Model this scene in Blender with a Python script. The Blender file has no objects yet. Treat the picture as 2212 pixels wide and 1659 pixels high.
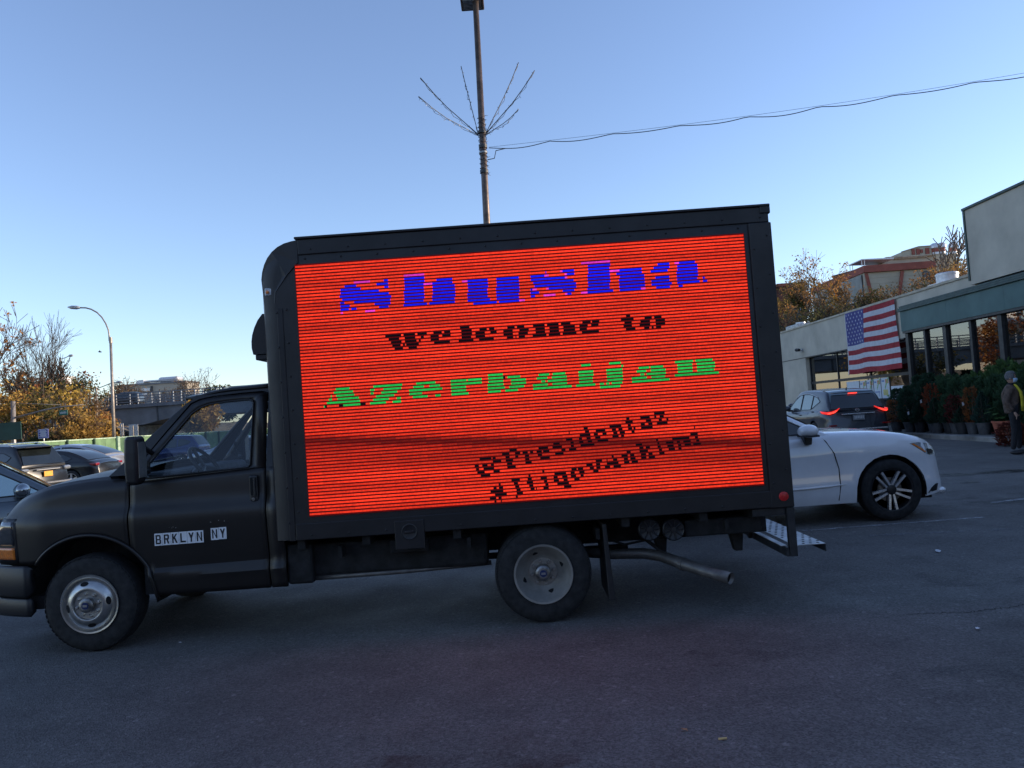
import bpy, bmesh, math, random
import numpy as np
from mathutils import Vector, Matrix
PI = math.pi
R = math.radians
# ------------------------------------------------------------------ camera
SC = bpy.context.scene
COL = SC.collection
CAM_H = 1.615
YAW, PITCH, ROLL = -0.0029, 0.0387, 0.0698
_cy, _sy, _cp, _sp = math.cos(YAW), math.sin(YAW), math.cos(PITCH), math.sin(PITCH)
FWD = Vector((_sy*_cp, _cy*_cp, _sp))
_r0 = Vector((_cy, -_sy, 0)); _u0 = _r0.cross(FWD)
RT = math.cos(ROLL)*_r0 - math.sin(ROLL)*_u0
UP = math.sin(ROLL)*_r0 + math.cos(ROLL)*_u0
cd = bpy.data.cameras.new('camera'); cam = bpy.data.objects.new('camera', cd); COL.objects.link(cam)
cd.sensor_width = 36; cd.lens = 0.751*36; cd.clip_start = 0.05; cd.clip_end = 3000
m = Matrix((RT, UP, -FWD)).transposed().to_4x4(); m.translation = (0, 0, CAM_H); cam.matrix_world = m
SC.camera = cam
SC.render.resolution_x, SC.render.resolution_y = 1024, 768
# ------------------------------------------------------------------ world and sun
SUN_EL, SUN_AZ = R(11.0), R(82)         # azimuth clockwise from +Y (the view direction), so the sun stands to the right
w = bpy.data.worlds.new('World'); SC.world = w; w.use_nodes = True
nt = w.node_tree; nt.nodes.clear()
sky = nt.nodes.new('ShaderNodeTexSky'); sky.sky_type = 'NISHITA'; sky.sun_disc = False
sky.sun_elevation = SUN_EL; sky.sun_rotation = SUN_AZ
sky.air_density = 1.0; sky.dust_density = 0.1; sky.ozone_density = 3.0; sky.altitude = 20
bg = nt.nodes.new('ShaderNodeBackground'); bg.inputs['Strength'].default_value = 0.15
wo = nt.nodes.new('ShaderNodeOutputWorld')
tn = nt.nodes.new('ShaderNodeMix'); tn.data_type = 'RGBA'; tn.blend_type = 'MULTIPLY'; tn.inputs[0].default_value = 1.0
tn.inputs[7].default_value = (1.05, 0.965, 1.06, 1)      # white balance of the daylight
hs = nt.nodes.new('ShaderNodeHueSaturation'); hs.inputs['Saturation'].default_value = 0.92
nt.links.new(sky.outputs[0], tn.inputs[6]); nt.links.new(tn.outputs[2], hs.inputs['Color']); nt.links.new(hs.outputs[0], bg.inputs[0]); nt.links.new(bg.outputs[0], wo.inputs[0])
sl = bpy.data.lights.new('sun', 'SUN'); sl.energy = 3.2; sl.angle = R(0.55); sl.color = (1.0, 0.80, 0.58)
so = bpy.data.objects.new('sun', sl); COL.objects.link(so)
SDIR = Vector((math.sin(SUN_AZ)*math.cos(SUN_EL), math.cos(SUN_AZ)*math.cos(SUN_EL), math.sin(SUN_EL)))
so.rotation_euler = SDIR.to_track_quat('Z', 'Y').to_euler()
so.location = SDIR*100
EXPO = 0.98
SC.view_settings.view_transform = 'Standard'; SC.view_settings.look = 'None'
SC.view_settings.exposure = EXPO; SC.view_settings.gamma = 1.0
SC.view_settings.use_curve_mapping = False
# ------------------------------------------------------------------ pixel -> place (reference picture of 2212 x 1659)
PW, PH, PF = 2212.0, 1659.0, 0.751*2212
def ray(u, v): return FWD + RT*((u-PW/2)/PF) - UP*((v-PH/2)/PF)
def atY(u, v, Y):
    d = ray(u, v); t = Y/d.y; return Vector((d.x*t, Y, CAM_H+d.z*t))
def atX(u, v, X):
    d = ray(u, v); t = X/d.x; return Vector((X, d.y*t, CAM_H+d.z*t))
def gnd(u, v, z=0.0):
    d = ray(u, v); t = (z-CAM_H)/d.z; return Vector((d.x*t, d.y*t, z))
def proj(P):
    d = Vector(P)-Vector((0, 0, CAM_H)); z = d.dot(FWD)
    return (PW/2+PF*d.dot(RT)/z, PH/2-PF*d.dot(UP)/z)
S2 = 4032/2212.0
def c1(x, y): return (x*700/1659/S2, (1150+y*700/1659)/S2)
def c7(x, y): return ((2950+x*1082/2212)/S2, (750+y*1082/2212)/S2)
def c8(x, y): return ((2950+x*1082/2212)/S2, (1400+y*1082/2212)/S2)
def cpl(x, y): return ((3450+x*582/2212)/S2, (1400+y*582/2212)/S2)
# ------------------------------------------------------------------ materials
def mat(name, col, rough=0.5, metal=0.0, ns=None, na=0.2, bump=0.0, bs=None, coat=0.0, spec=0.5, col2=None, emit=None, es=0.0, detail=4, transl=0.0):
    m = bpy.data.materials.new(name); m.use_nodes = True
    t = m.node_tree; b = t.nodes['Principled BSDF']
    b.inputs['Base Color'].default_value = (*col, 1); b.inputs['Roughness'].default_value = rough
    b.inputs['Metallic'].default_value = metal; b.inputs['Specular IOR Level'].default_value = spec
    b.inputs['Coat Weight'].default_value = coat
    if coat: b.inputs['Coat Roughness'].default_value = 0.04
    tc = None
    if ns or bump:
        tc = t.nodes.new('ShaderNodeTexCoord')
    if ns:
        n = t.nodes.new('ShaderNodeTexNoise'); n.inputs['Scale'].default_value = ns; n.inputs['Detail'].default_value = detail
        n.inputs['Roughness'].default_value = 0.6
        t.links.new(tc.outputs['Object'], n.inputs['Vector'])
        mx = t.nodes.new('ShaderNodeMix'); mx.data_type = 'RGBA'
        c2 = col2 if col2 else tuple(max(0, c*(1-na*2)) for c in col)
        c1_ = col if col2 else tuple(min(1, c*(1+na)) for c in col)
        mx.inputs[6].default_value = (*c1_, 1); mx.inputs[7].default_value = (*c2, 1)
        mr = t.nodes.new('ShaderNodeMapRange'); mr.inputs[1].default_value = 0.32; mr.inputs[2].default_value = 0.68
        t.links.new(n.outputs[0], mr.inputs[0]); t.links.new(mr.outputs[0], mx.inputs[0])
        t.links.new(mx.outputs[2], b.inputs['Base Color'])
        rr = t.nodes.new('ShaderNodeMapRange'); rr.inputs[3].default_value = max(0.02, rough-0.08); rr.inputs[4].default_value = min(1, rough+0.08)
        t.links.new(n.outputs[0], rr.inputs[0]); t.links.new(rr.outputs[0], b.inputs['Roughness'])
    if bump:
        n2 = t.nodes.new('ShaderNodeTexNoise'); n2.inputs['Scale'].default_value = bs or 40; n2.inputs['Detail'].default_value = 5
        t.links.new(tc.outputs['Object'], n2.inputs['Vector'])
        bp = t.nodes.new('ShaderNodeBump'); bp.inputs['Strength'].default_value = bump; bp.inputs['Distance'].default_value = 0.02
        t.links.new(n2.outputs[0], bp.inputs['Height']); t.links.new(bp.outputs[0], b.inputs['Normal'])
    if emit:
        b.inputs['Emission Color'].default_value = (*emit, 1); b.inputs['Emission Strength'].default_value = es
    if transl:
        tr = t.nodes.new('ShaderNodeBsdfTranslucent'); ms = t.nodes.new('ShaderNodeMixShader'); ms.inputs[0].default_value = transl
        out = [n for n in t.nodes if n.type == 'OUTPUT_MATERIAL'][0]
        src = b.inputs['Base Color'].links
        if src: t.links.new(src[0].from_socket, tr.inputs[0])
        else: tr.inputs[0].default_value = (*col, 1)
        t.links.new(b.outputs[0], ms.inputs[1]); t.links.new(tr.outputs[0], ms.inputs[2]); t.links.new(ms.outputs[0], out.inputs[0])
    return m
def glass_mat(name, tint, refl=1.0, f0=1.5, rough=0.01):
    """thin pane: tinted see-through mixed with a mirror by angle"""
    m = bpy.data.materials.new(name); m.use_nodes = True; t = m.node_tree; t.nodes.clear()
    out = t.nodes.new('ShaderNodeOutputMaterial'); mx = t.nodes.new('ShaderNodeMixShader')
    tr = t.nodes.new('ShaderNodeBsdfTransparent'); tr.inputs[0].default_value = (*tint, 1)
    gl = t.nodes.new('ShaderNodeBsdfGlossy'); gl.inputs['Roughness'].default_value = rough; gl.inputs[0].default_value = (refl, refl, refl, 1)
    fr = t.nodes.new('ShaderNodeFresnel'); ge = t.nodes.new('ShaderNodeNewGeometry'); ml = t.nodes.new('ShaderNodeMapRange')
    ml.inputs[3].default_value = f0; ml.inputs[4].default_value = 1.0/f0      # same mirror strength from either side of the thin pane
    t.links.new(ge.outputs['Backfacing'], ml.inputs[0]); t.links.new(ml.outputs[0], fr.inputs[0])
    t.links.new(fr.outputs[0], mx.inputs[0]); t.links.new(tr.outputs[0], mx.inputs[1]); t.links.new(gl.outputs[0], mx.inputs[2])
    t.links.new(mx.outputs[0], out.inputs[0])
    return m
# ------------------------------------------------------------------ mesh builder
class MB:
    def __init__(s): s.v = []; s.f = []; s.off = Vector((0, 0, 0))
    def add(s, vs, fs):
        b = len(s.v); s.v += [tuple(Vector(p)) for p in vs]; s.f += [tuple(i+b for i in f) for f in fs]; return s
    def box(s, x0, x1, y0, y1, z0, z1):
        return s.add([(x0,y0,z0),(x1,y0,z0),(x1,y1,z0),(x0,y1,z0),(x0,y0,z1),(x1,y0,z1),(x1,y1,z1),(x0,y1,z1)],
                     [(0,3,2,1),(4,5,6,7),(0,1,5,4),(1,2,6,5),(2,3,7,6),(3,0,4,7)])
    def tube(s, pts, rad, n=8, cap=True):
        pts = [Vector(p) for p in pts]
        if not isinstance(rad, (list, tuple)): rad = [rad]*len(pts)
        rings = []; prev = None
        for i, p in enumerate(pts):
            d = (pts[min(i+1, len(pts)-1)]-pts[max(i-1, 0)])
            if d.length < 1e-9: d = Vector((0, 0, 1))
            d.normalize()
            if prev is None:
                a = Vector((0, 0, 1)) if abs(d.z) < 0.9 else Vector((1, 0, 0))
                x = d.cross(a).normalized()
            else:
                x = (prev - d*prev.dot(d));
                if x.length < 1e-6: x = d.orthogonal()
                x.normalize()
            prev = x; y = d.cross(x)
            rings.append([p+(x*math.cos(2*PI*k/n)+y*math.sin(2*PI*k/n))*rad[i] for k in range(n)])
        vs = [q for r in rings for q in r]; fs = []
        for i in range(len(pts)-1):
            for k in range(n):
                a = i*n+k; b = i*n+(k+1) % n; fs.append((a, b, b+n, a+n))
        if cap: fs.append(tuple(range(n-1, -1, -1))); fs.append(tuple((len(pts)-1)*n+k for k in range(n)))
        return s.add(vs, fs)
    def lathe(s, prof, o=(0,0,0), axis=(0,0,1), n=24, cap=True):
        """prof: (radius, height along axis)"""
        a = Vector(axis).normalized(); x = a.orthogonal().normalized(); y = a.cross(x); o = Vector(o)
        vs = [o+a*h+(x*math.cos(2*PI*k/n)+y*math.sin(2*PI*k/n))*max(r, 1e-4) for r, h in prof for k in range(n)]
        fs = []
        for i in range(len(prof)-1):
            for k in range(n):
                p = i*n+k; q = i*n+(k+1) % n; fs.append((p, q, q+n, p+n))
        if cap and prof[0][0] > 1e-3: fs.append(tuple(range(n-1, -1, -1)))
        if cap and prof[-1][0] > 1e-3: fs.append(tuple((len(prof)-1)*n+k for k in range(n)))
        return s.add(vs, fs)
    def prism(s, poly, o, ex, ey, ez, d0, d1):
        """polygon in the plane (ex, ey) from o, extruded along ez between d0 and d1"""
        o, ex, ey, ez = Vector(o), Vector(ex), Vector(ey), Vector(ez); n = len(poly)
        vs = [o+ex*p[0]+ey*p[1]+ez*d for d in (d0, d1) for p in poly]
        fs = [tuple(range(n-1, -1, -1)), tuple(range(n, 2*n))]+[(i, (i+1) % n, n+(i+1) % n, n+i) for i in range(n)]
        return s.add(vs, fs)
    def grid(s, rows, close=False):
        n = len(rows[0]); vs = [p for r in rows for p in r]; fs = []
        for i in range(len(rows)-1):
            for k in range(n-1 if not close else n):
                a = i*n+k; b = i*n+(k+1) % n; fs.append((a, b, b+n, a+n))
        return s.add(vs, fs)
    def ball(s, c, r, n=10, m=6, sc=(1,1,1)):
        c = Vector(c)
        rows = [[c+Vector((math.cos(2*PI*k/n)*math.sin(PI*i/m)*r*sc[0], math.sin(2*PI*k/n)*math.sin(PI*i/m)*r*sc[1], math.cos(PI*i/m)*r*sc[2])) for k in range(n)] for i in range(m+1)]
        return s.grid(rows, True)
    def fill(s, loops, fn):
        """fill 2-D outline with holes; fn maps (a, b) to 3-D"""
        bm = bmesh.new(); es = []
        for lp in loops:
            vs = [bm.verts.new((p[0], p[1], 0)) for p in lp]
            es += [bm.edges.new((vs[i], vs[(i+1) % len(vs)])) for i in range(len(vs))]
        bmesh.ops.triangle_fill(bm, edges=es, use_beauty=True)
        bm.verts.index_update()
        s.add([fn(v.co.x, v.co.y) for v in bm.verts], [tuple(v.index for v in f.verts) for f in bm.faces]); bm.free(); return s
    def mesh(s, name, m=None, smooth=False):
        me = bpy.data.meshes.new(name); me.from_pydata([tuple(Vector(p)-s.off) for p in s.v], [], s.f)
        bm = bmesh.new(); bm.from_mesh(me); bmesh.ops.remove_doubles(bm, verts=bm.verts, dist=1e-5)
        bmesh.ops.recalc_face_normals(bm, faces=bm.faces); bm.to_mesh(me); bm.free()
        if smooth:
            for p in me.polygons: p.use_smooth = True
        if m: me.materials.append(m)
        return me
    def build(s, name, m, parent=None, smooth=False, bevel=0.0, solid=0.0, angle=None, off=None):
        if off is not None: s.off = Vector(off)
        o = bpy.data.objects.new(name, s.mesh(name, m, smooth or angle is not None)); COL.objects.link(o)
        if parent: o.parent = parent
        if angle is not None:
            o.data.set_sharp_from_angle(angle=R(angle))
        if solid:
            md = o.modifiers.new('solid', 'SOLIDIFY'); md.thickness = solid; md.offset = -1
        if bevel:
            md = o.modifiers.new('bevel', 'BEVEL'); md.width = bevel; md.segments = 2; md.limit_method = 'ANGLE'; md.angle_limit = R(35)
        return o
def tag(o, label, cat, group=None):
    o['label'] = label; o['category'] = cat
    if group: o['group'] = group
    return o
def struct(o): o['kind'] = 'structure'; return o
def stuff(o): o['kind'] = 'stuff'; return o
def thing(name, label, cat, loc=(0,0,0), rotz=0.0, group=None):
    o = bpy.data.objects.new(name, None); COL.objects.link(o); o.empty_display_size = 0.2
    o.location = loc; o.rotation_euler = (0, 0, rotz); return tag(o, label, cat, group)
def part(name, me, parent, loc=(0,0,0), rot=(0,0,0), sc=(1,1,1)):
    o = bpy.data.objects.new(name, me); COL.objects.link(o); o.parent = parent; o.location = loc; o.rotation_euler = rot; o.scale = sc; return o
def dup(root, loc, rotz=0.0, label=None, group=None, sc=None):
    def cp(o, par):
        c = o.copy(); COL.objects.link(c); c.parent = par
        for ch in list(o.children): cp(ch, c)
        return c
    kids = list(root.children)
    r = root.copy(); COL.objects.link(r)
    for ch in kids: cp(ch, r)
    r.location = loc; r.rotation_euler = (0, 0, rotz)
    if sc: r.scale = sc
    if label: r['label'] = label
    if group: r['group'] = group
    return r
def lerp(a, b, t): return a+(b-a)*t
def interp(pts, x):
    if x <= pts[0][0]: return pts[0][1]
    for (a, b), (c, d) in zip(pts, pts[1:]):
        if x <= c: return b+(d-b)*(x-a)/(c-a) if c > a else d
    return pts[-1][1]
def sinterp(pts, x):
    """smooth (Catmull-Rom style) interpolation"""
    if x <= pts[0][0]: return pts[0][1]
    if x >= pts[-1][0]: return pts[-1][1]
    for i in range(len(pts)-1):
        if x <= pts[i+1][0]:
            x0, y0 = pts[i]; x1, y1 = pts[i+1]; h = x1-x0; t = (x-x0)/h
            m0 = (y1-pts[i-1][1])/(x1-pts[i-1][0]) if i > 0 else (y1-y0)/h
            m1 = (pts[i+2][1]-y0)/(pts[i+2][0]-x0) if i+2 < len(pts) else (y1-y0)/h
            return (2*t**3-3*t*t+1)*y0+(t**3-2*t*t+t)*h*m0+(-2*t**3+3*t*t)*y1+(t**3-t*t)*h*m1
def frange(a, b, n): return [a+(b-a)*i/(n-1) for i in range(n)]
# ------------------------------------------------------------------ common materials
M = {}
M['black_paint'] = mat('satin_black_paint', (0.015, 0.0125, 0.0118), 0.38, ns=2.2, na=0.22, bump=0.03, bs=120)
M['box_paint'] = mat('box_black_paint', (0.014, 0.013, 0.0145), 0.46, ns=4, na=0.25, bump=0.05, bs=60)
M['trim'] = mat('black_trim_plastic', (0.012, 0.012, 0.014), 0.45, bump=0.05, bs=200)
M['rubber'] = mat('tyre_rubber', (0.016, 0.016, 0.017), 0.8, ns=20, na=0.3, bump=0.1, bs=90)
M['chassis'] = mat('dirty_chassis_black', (0.010, 0.010, 0.011), 0.8, ns=8, na=0.5, bump=0.3, bs=30)
M['chrome'] = mat('worn_polished_steel', (0.50, 0.49, 0.47), 0.30, 0.9, ns=14, na=0.10, bump=0.02, bs=150)
M['rear_rim'] = mat('dusty_aluminium_rim', (0.30, 0.285, 0.26), 0.45, 0.45, ns=9, na=0.12)
M['steel'] = mat('dull_steel', (0.30, 0.29, 0.28), 0.42, 1.0, ns=12, na=0.4, bump=0.1, bs=80)
M['galv'] = mat('galvanised_steel', (0.50, 0.51, 0.52), 0.5, 0.6, ns=10, na=0.25)
M['exhaust'] = mat('sooty_exhaust_steel', (0.17, 0.16, 0.15), 0.5, 0.6, ns=9, na=0.18, bump=0.1, bs=60)
M['hole'] = mat('dark_hollow', (0.004, 0.004, 0.005), 0.9)
M['amber'] = mat('amber_lens', (0.75, 0.20, 0.02), 0.25, ns=60, na=0.2, coat=0.5)
M['redlens'] = mat('red_reflector_lens', (0.55, 0.02, 0.02), 0.35, ns=90, na=0.25)
M['white'] = mat('white_vinyl', (0.72, 0.73, 0.75), 0.5, ns=30, na=0.08)
M['ink'] = mat('black_ink', (0.012, 0.012, 0.014), 0.55)
M['lens'] = mat('clear_lamp_lens', (0.30, 0.32, 0.34), 0.12, 0.3, ns=40, na=0.3, coat=1.0)
M['truck_glass'] = glass_mat('truck_window_glass', (0.66, 0.72, 0.76), 0.9, 1.6)
M['grey_trim'] = mat('grey_interior_plastic', (0.06, 0.065, 0.07), 0.7, ns=15, na=0.2)
# ================================================================== SETTING
def asphalt_mat():
    m = bpy.data.materials.new('asphalt'); m.use_nodes = True; t = m.node_tree; b = t.nodes['Principled BSDF']; L = t.links.new
    tc = t.nodes.new('ShaderNodeTexCoord')
    def noise(sc, det=4, rough=0.6):
        n = t.nodes.new('ShaderNodeTexNoise'); n.inputs['Scale'].default_value = sc; n.inputs['Detail'].default_value = det; n.inputs['Roughness'].default_value = rough
        L(tc.outputs['Object'], n.inputs['Vector']); return n
    def mapr(src, a, b_, c, d):
        r = t.nodes.new('ShaderNodeMapRange'); r.inputs[1].default_value = a; r.inputs[2].default_value = b_; r.inputs[3].default_value = c; r.inputs[4].default_value = d
        L(src, r.inputs[0]); return r.outputs[0]
    def mul(a, b_):
        n = t.nodes.new('ShaderNodeMath'); n.operation = 'MULTIPLY'; L(a, n.inputs[0]); L(b_, n.inputs[1]); return n.outputs[0]
    big = mapr(noise(0.35, 3).outputs[0], 0.3, 0.7, 0.78, 1.2)
    mid = mapr(noise(2.3, 5).outputs[0], 0.3, 0.7, 0.82, 1.15)
    vor = t.nodes.new('ShaderNodeTexVoronoi'); vor.inputs['Scale'].default_value = 95; L(tc.outputs['Object'], vor.inputs['Vector'])
    sep = t.nodes.new('ShaderNodeSeparateColor'); L(vor.outputs['Color'], sep.inputs[0])
    agg = mapr(sep.outputs[0], 0.0, 1.0, 0.65, 1.40)
    vor2 = t.nodes.new('ShaderNodeTexVoronoi'); vor2.inputs['Scale'].default_value = 38; L(tc.outputs['Object'], vor2.inputs['Vector'])
    sep2 = t.nodes.new('ShaderNodeSeparateColor'); L(vor2.outputs['Color'], sep2.inputs[0])
    pale = mapr(sep2.outputs[1], 0.95, 1.0, 1.0, 1.5)
    v = mul(mul(mul(big, mid), agg), pale)
    cc = t.nodes.new('ShaderNodeVectorMath'); cc.operation = 'SCALE'; cc.inputs[0].default_value = (0.118, 0.114, 0.110)
    L(v, cc.inputs['Scale']); L(cc.outputs[0], b.inputs['Base Color'])
    L(mapr(noise(1.1, 4).outputs[0], 0.3, 0.7, 0.62, 0.88), b.inputs['Roughness'])
    b.inputs['Specular IOR Level'].default_value = 0.35
    bp = t.nodes.new('ShaderNodeBump'); bp.inputs['Strength'].default_value = 0.9; bp.inputs['Distance'].default_value = 0.006
    L(vor.outputs['Distance'], bp.inputs['Height'])
    bp2 = t.nodes.new('ShaderNodeBump'); bp2.inputs['Strength'].default_value = 0.5; bp2.inputs['Distance'].default_value = 0.012
    L(noise(26, 5, 0.7).outputs[0], bp2.inputs['Height']); L(bp.outputs[0], bp2.inputs['Normal']); L(bp2.outputs[0], b.inputs['Normal'])
    return m
M['asphalt'] = asphalt_mat()
def worn_mat(name, col, lo, hi, scale, rough=0.7):
    """paint or stain that is worn through to the surface below (noise-cut transparency)"""
    m = bpy.data.materials.new(name); m.use_nodes = True; t = m.node_tree; b = t.nodes['Principled BSDF']; L = t.links.new
    b.inputs['Base Color'].default_value = (*col, 1); b.inputs['Roughness'].default_value = rough
    tc = t.nodes.new('ShaderNodeTexCoord'); n = t.nodes.new('ShaderNodeTexNoise'); n.inputs['Scale'].default_value = scale; n.inputs['Detail'].default_value = 8; n.inputs['Roughness'].default_value = 0.75
    L(tc.outputs['Object'], n.inputs['Vector'])
    mr = t.nodes.new('ShaderNodeMapRange'); mr.inputs[1].default_value = lo; mr.inputs[2].default_value = hi; L(n.outputs[0], mr.inputs[0]); L(mr.outputs[0], b.inputs['Alpha'])
    return m
M['line'] = worn_mat('worn_white_paint', (0.46, 0.47, 0.49), 0.36, 0.70, 7)
M['faint'] = worn_mat('faded_white_paint', (0.24, 0.25, 0.27), 0.42, 0.95, 5)
M['wet'] = worn_mat('dark_wet_stain', (0.006, 0.006, 0.007), 0.47, 0.53, 3.2, 0.3)
M['crackm'] = mat('crack_shadow', (0.012, 0.012, 0.012), 0.95)  # near-black colour of the pavement cracks
g = MB().add([(-1500,-600,0),(1500,-600,0),(1500,1800,0),(-1500,1800,0)], [(0,1,2,3)]).build('ground', M['asphalt']); struct(g)
def strip(name, a, b, wd, m, z=0.004, jit=0.0, n=2, seed=0):
    a, b = Vector(a), Vector(b); d = (b-a); d.z = 0; nrm = Vector((-d.y, d.x, 0)).normalized(); rnd = random.Random(seed); rows = []
    for i in range(n):
        t = i/(n-1); c = a.lerp(b, t)+nrm*rnd.uniform(-jit, jit); k = wd*0.5*(1 if not jit else rnd.uniform(0.3, 1.4))
        rows.append([(c.x-nrm.x*k, c.y-nrm.y*k, z), (c.x+nrm.x*k, c.y+nrm.y*k, z)])
    return struct(MB().grid(rows).build(name, m))
strip('lane_line', gnd(*c8(430, 1412)), gnd(*c8(1885, 1303)), 0.075, M['line'])
strip('lane_line', gnd(*c8(1960, 1186)), gnd(*c8(2600, 1105)), 0.10, M['line'])
strip('lane_line', gnd(*c8(950, 1452)), gnd(*c8(2700, 1372)), 0.12, M['faint'])
strip('lane_line', gnd(*c8(1530, 1035)), gnd(*c8(2000, 1015)), 0.10, M['faint'])
strip('lane_line', (-14, 13.5, 0), (-3.5, 13.5, 0), 0.1, M['line'])
strip('wet_stain', gnd(*c8(1495, 972)), gnd(*c8(2500, 905)), 0.5, M['wet'], z=0.003)
strip('wet_stain', gnd(*c8(1700, 1022)), gnd(*c8(1850, 1018)), 0.22, M['wet'], z=0.005)
def crop5(x, y): return ((2600+x*1432/2212)/S2, (2000+y*1432/2212)/S2)
for k, (a, b, wd) in enumerate([((1500, 650), (1900, 632), 0.009), ((1900, 632), (2300, 580), 0.011)]):
    strip('pavement_crack', gnd(*crop5(*a)), gnd(*crop5(*b)), wd, M['crackm'], z=0.002, jit=0.02, n=26, seed=k)
M['oil'] = worn_mat('old_oil_stain', (0.02, 0.02, 0.021), 0.45, 1.05, 2.2, 0.5)
for k, (x_, y_, rx_, ry_) in enumerate([(2.6, 4.3, 0.55, 0.22), (-0.9, 3.6, 0.9, 0.25), (3.9, 6.4, 0.8, 0.3), (1.2, 4.9, 0.4, 0.15), (6.6, 10.5, 1.2, 0.4)]):
    struct(MB().add([(x_+math.cos(a)*rx_*(1+0.25*math.sin(a*3+k)), y_+math.sin(a)*ry_*(1+0.2*math.cos(a*2+k)), 0.0025) for a in frange(0, 2*PI*23/24, 24)], [tuple(range(24))]).build('oil_stain', M['oil']))
# litter on the asphalt
M['paper'] = mat('litter_paper', (0.62, 0.63, 0.66), 0.7, ns=30, na=0.15)
M['leafbrown'] = mat('dry_leaf', (0.40, 0.20, 0.10), 0.8, ns=20, na=0.3)
M['butt'] = mat('cigarette_filter', (0.62, 0.42, 0.18), 0.8, ns=30, na=0.2)
def litter(name, p, sx, sy, m, label, cat, seed, h=0.012):
    rnd = random.Random(seed); n = 7; ring = []
    for k in range(n):
        a = 2*PI*k/n; q = rnd.uniform(0.6, 1.0); ring.append((math.cos(a)*sx*q, math.sin(a)*sy*q, rnd.uniform(0.001, h)))
    b = MB().add(ring+[(0, 0, h*0.8)], [(k, (k+1) % n, n) for k in range(n)])
    o = b.build(name, m, solid=0.001); o.location = (p.x, p.y, 0.006); o.rotation_euler = (0, 0, rnd.uniform(0, 6)); tag(o, label, cat); return o
litter('litter_scrap', gnd(*crop5(1930, 740)), 0.018, 0.03, M['paper'], 'crumpled white paper scrap on open asphalt near a crack', 'litter', 1)
litter('litter_scrap', gnd(*crop5(1690, 266)), 0.09, 0.03, M['paper'], 'flat pale paper strip lying on asphalt past the truck step', 'litter', 2, 0.006)
litter('dry_leaf', gnd(*crop5(150, 1360)), 0.014, 0.022, M['leafbrown'], 'small curled reddish brown leaf beside a cigarette butt', 'leaf', 3)
bt = MB().tube([(-0.02, 0, 0.006), (0.02, 0, 0.006)], 0.0055, 8).build('cigarette_butt', M['butt']); pp = gnd(*crop5(380, 1414)); bt.location = (pp.x, pp.y, 0.003); bt.rotation_euler = (0, 0, 0.05)
tag(bt, 'tan cigarette butt lying on the asphalt', 'cigarette butt')
litter('litter_scrap', gnd(390, 1390), 0.016, 0.02, M['paper'], 'tiny pale scrap on dark asphalt beside the truck front tyre', 'litter', 4)
litter('litter_scrap', gnd(*cpl(1240, 1232)), 0.07, 0.05, M['paper'], 'white scrap on the ground below the grey plant pots', 'litter', 5, 0.03)
litter('litter_scrap', gnd(*cpl(1730, 1248)), 0.07, 0.05, M['paper'], 'white scrap on the ground below the dark cone shrub pot', 'litter', 6, 0.03)
# kerb island with concrete pavement in front of the shop
M['concrete'] = mat('weathered_concrete', (0.22, 0.215, 0.20), 0.85, ns=1.5, na=0.25, bump=0.3, bs=25)
KX = 12.35
pv = MB().box(KX+0.15, 14.9, -14, 27.2, -0.1, 0.125).build('pavement', M['concrete'], bevel=0.01); struct(pv)
for i in range(20):
    y1 = 27.2-2.0*i
    struct(MB().box(KX, KX+0.148, y1-1.994, y1, -0.1, 0.135).build('kerb', M['concrete'], pv, bevel=0.02))
pv2 = MB().box(13.4, 14.9, 27.3, 60, -0.1, 0.12).build('pavement', M['concrete'], bevel=0.01); struct(pv2)
# ------------------------------------------------------------------ shop building
M['stucco'] = mat('beige_stucco', (0.50, 0.455, 0.37), 0.85, ns=0.7, na=0.10, bump=0.15, bs=60)
M['coping'] = mat('tan_metal_coping', (0.42, 0.36, 0.27), 0.5, ns=3, na=0.15)
M['greenmetal'] = mat('blue_green_fascia_metal', (0.045, 0.115, 0.115), 0.5, ns=1.2, na=0.1)
M['greentrim'] = mat('dark_green_metal_trim', (0.016, 0.05, 0.048), 0.45, ns=4, na=0.2)
M['mullion'] = mat('dark_bronze_aluminium', (0.030, 0.032, 0.038), 0.4, 0.3, ns=6, na=0.2)
M['shopglass'] = glass_mat('shop_window_glass', (0.25, 0.27, 0.28), 0.9, 2.7)
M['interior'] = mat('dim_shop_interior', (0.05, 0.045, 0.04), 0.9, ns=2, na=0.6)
FX = 14.6
shop = thing('shop_building', 'long low beige shop building with green fascia and tall windows', 'building', (FX+10, 16, 0))
def sp(mb, name, m, par=None, **k): return mb.build(name, m, par or shop, off=(FX+10, 16, 0), **k)
sp(MB().box(FX, FX+0.35, 24.0, 60.0, 3.42, 4.93), 'parapet_wall', M['stucco'])
sp(MB().box(FX-0.05, FX+0.45, 24.0, 60.0, 4.93, 5.02), 'coping', M['coping'], bevel=0.01)
sp(MB().box(FX-0.012, FX+0.30, 38.4, 60.0, 0.0, 3.39), 'pillar_wall', M['stucco'])
sp(MB().box(FX-0.02, FX+0.30, 28.6, 60.0, 3.37, 3.415), 'drip_edge', M['mullion'])
sp(MB().box(FX+0.5, 60, -14.0, 60.0, 4.40, 4.72), 'roof', M['concrete'])
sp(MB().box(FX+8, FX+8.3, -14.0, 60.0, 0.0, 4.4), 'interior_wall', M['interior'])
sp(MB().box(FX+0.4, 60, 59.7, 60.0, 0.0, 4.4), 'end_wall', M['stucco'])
sp(MB().box(FX+0.36, FX+7.9, -14.0, 59.6, 0.0, 0.13), 'interior_floor', M['interior'])
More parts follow.
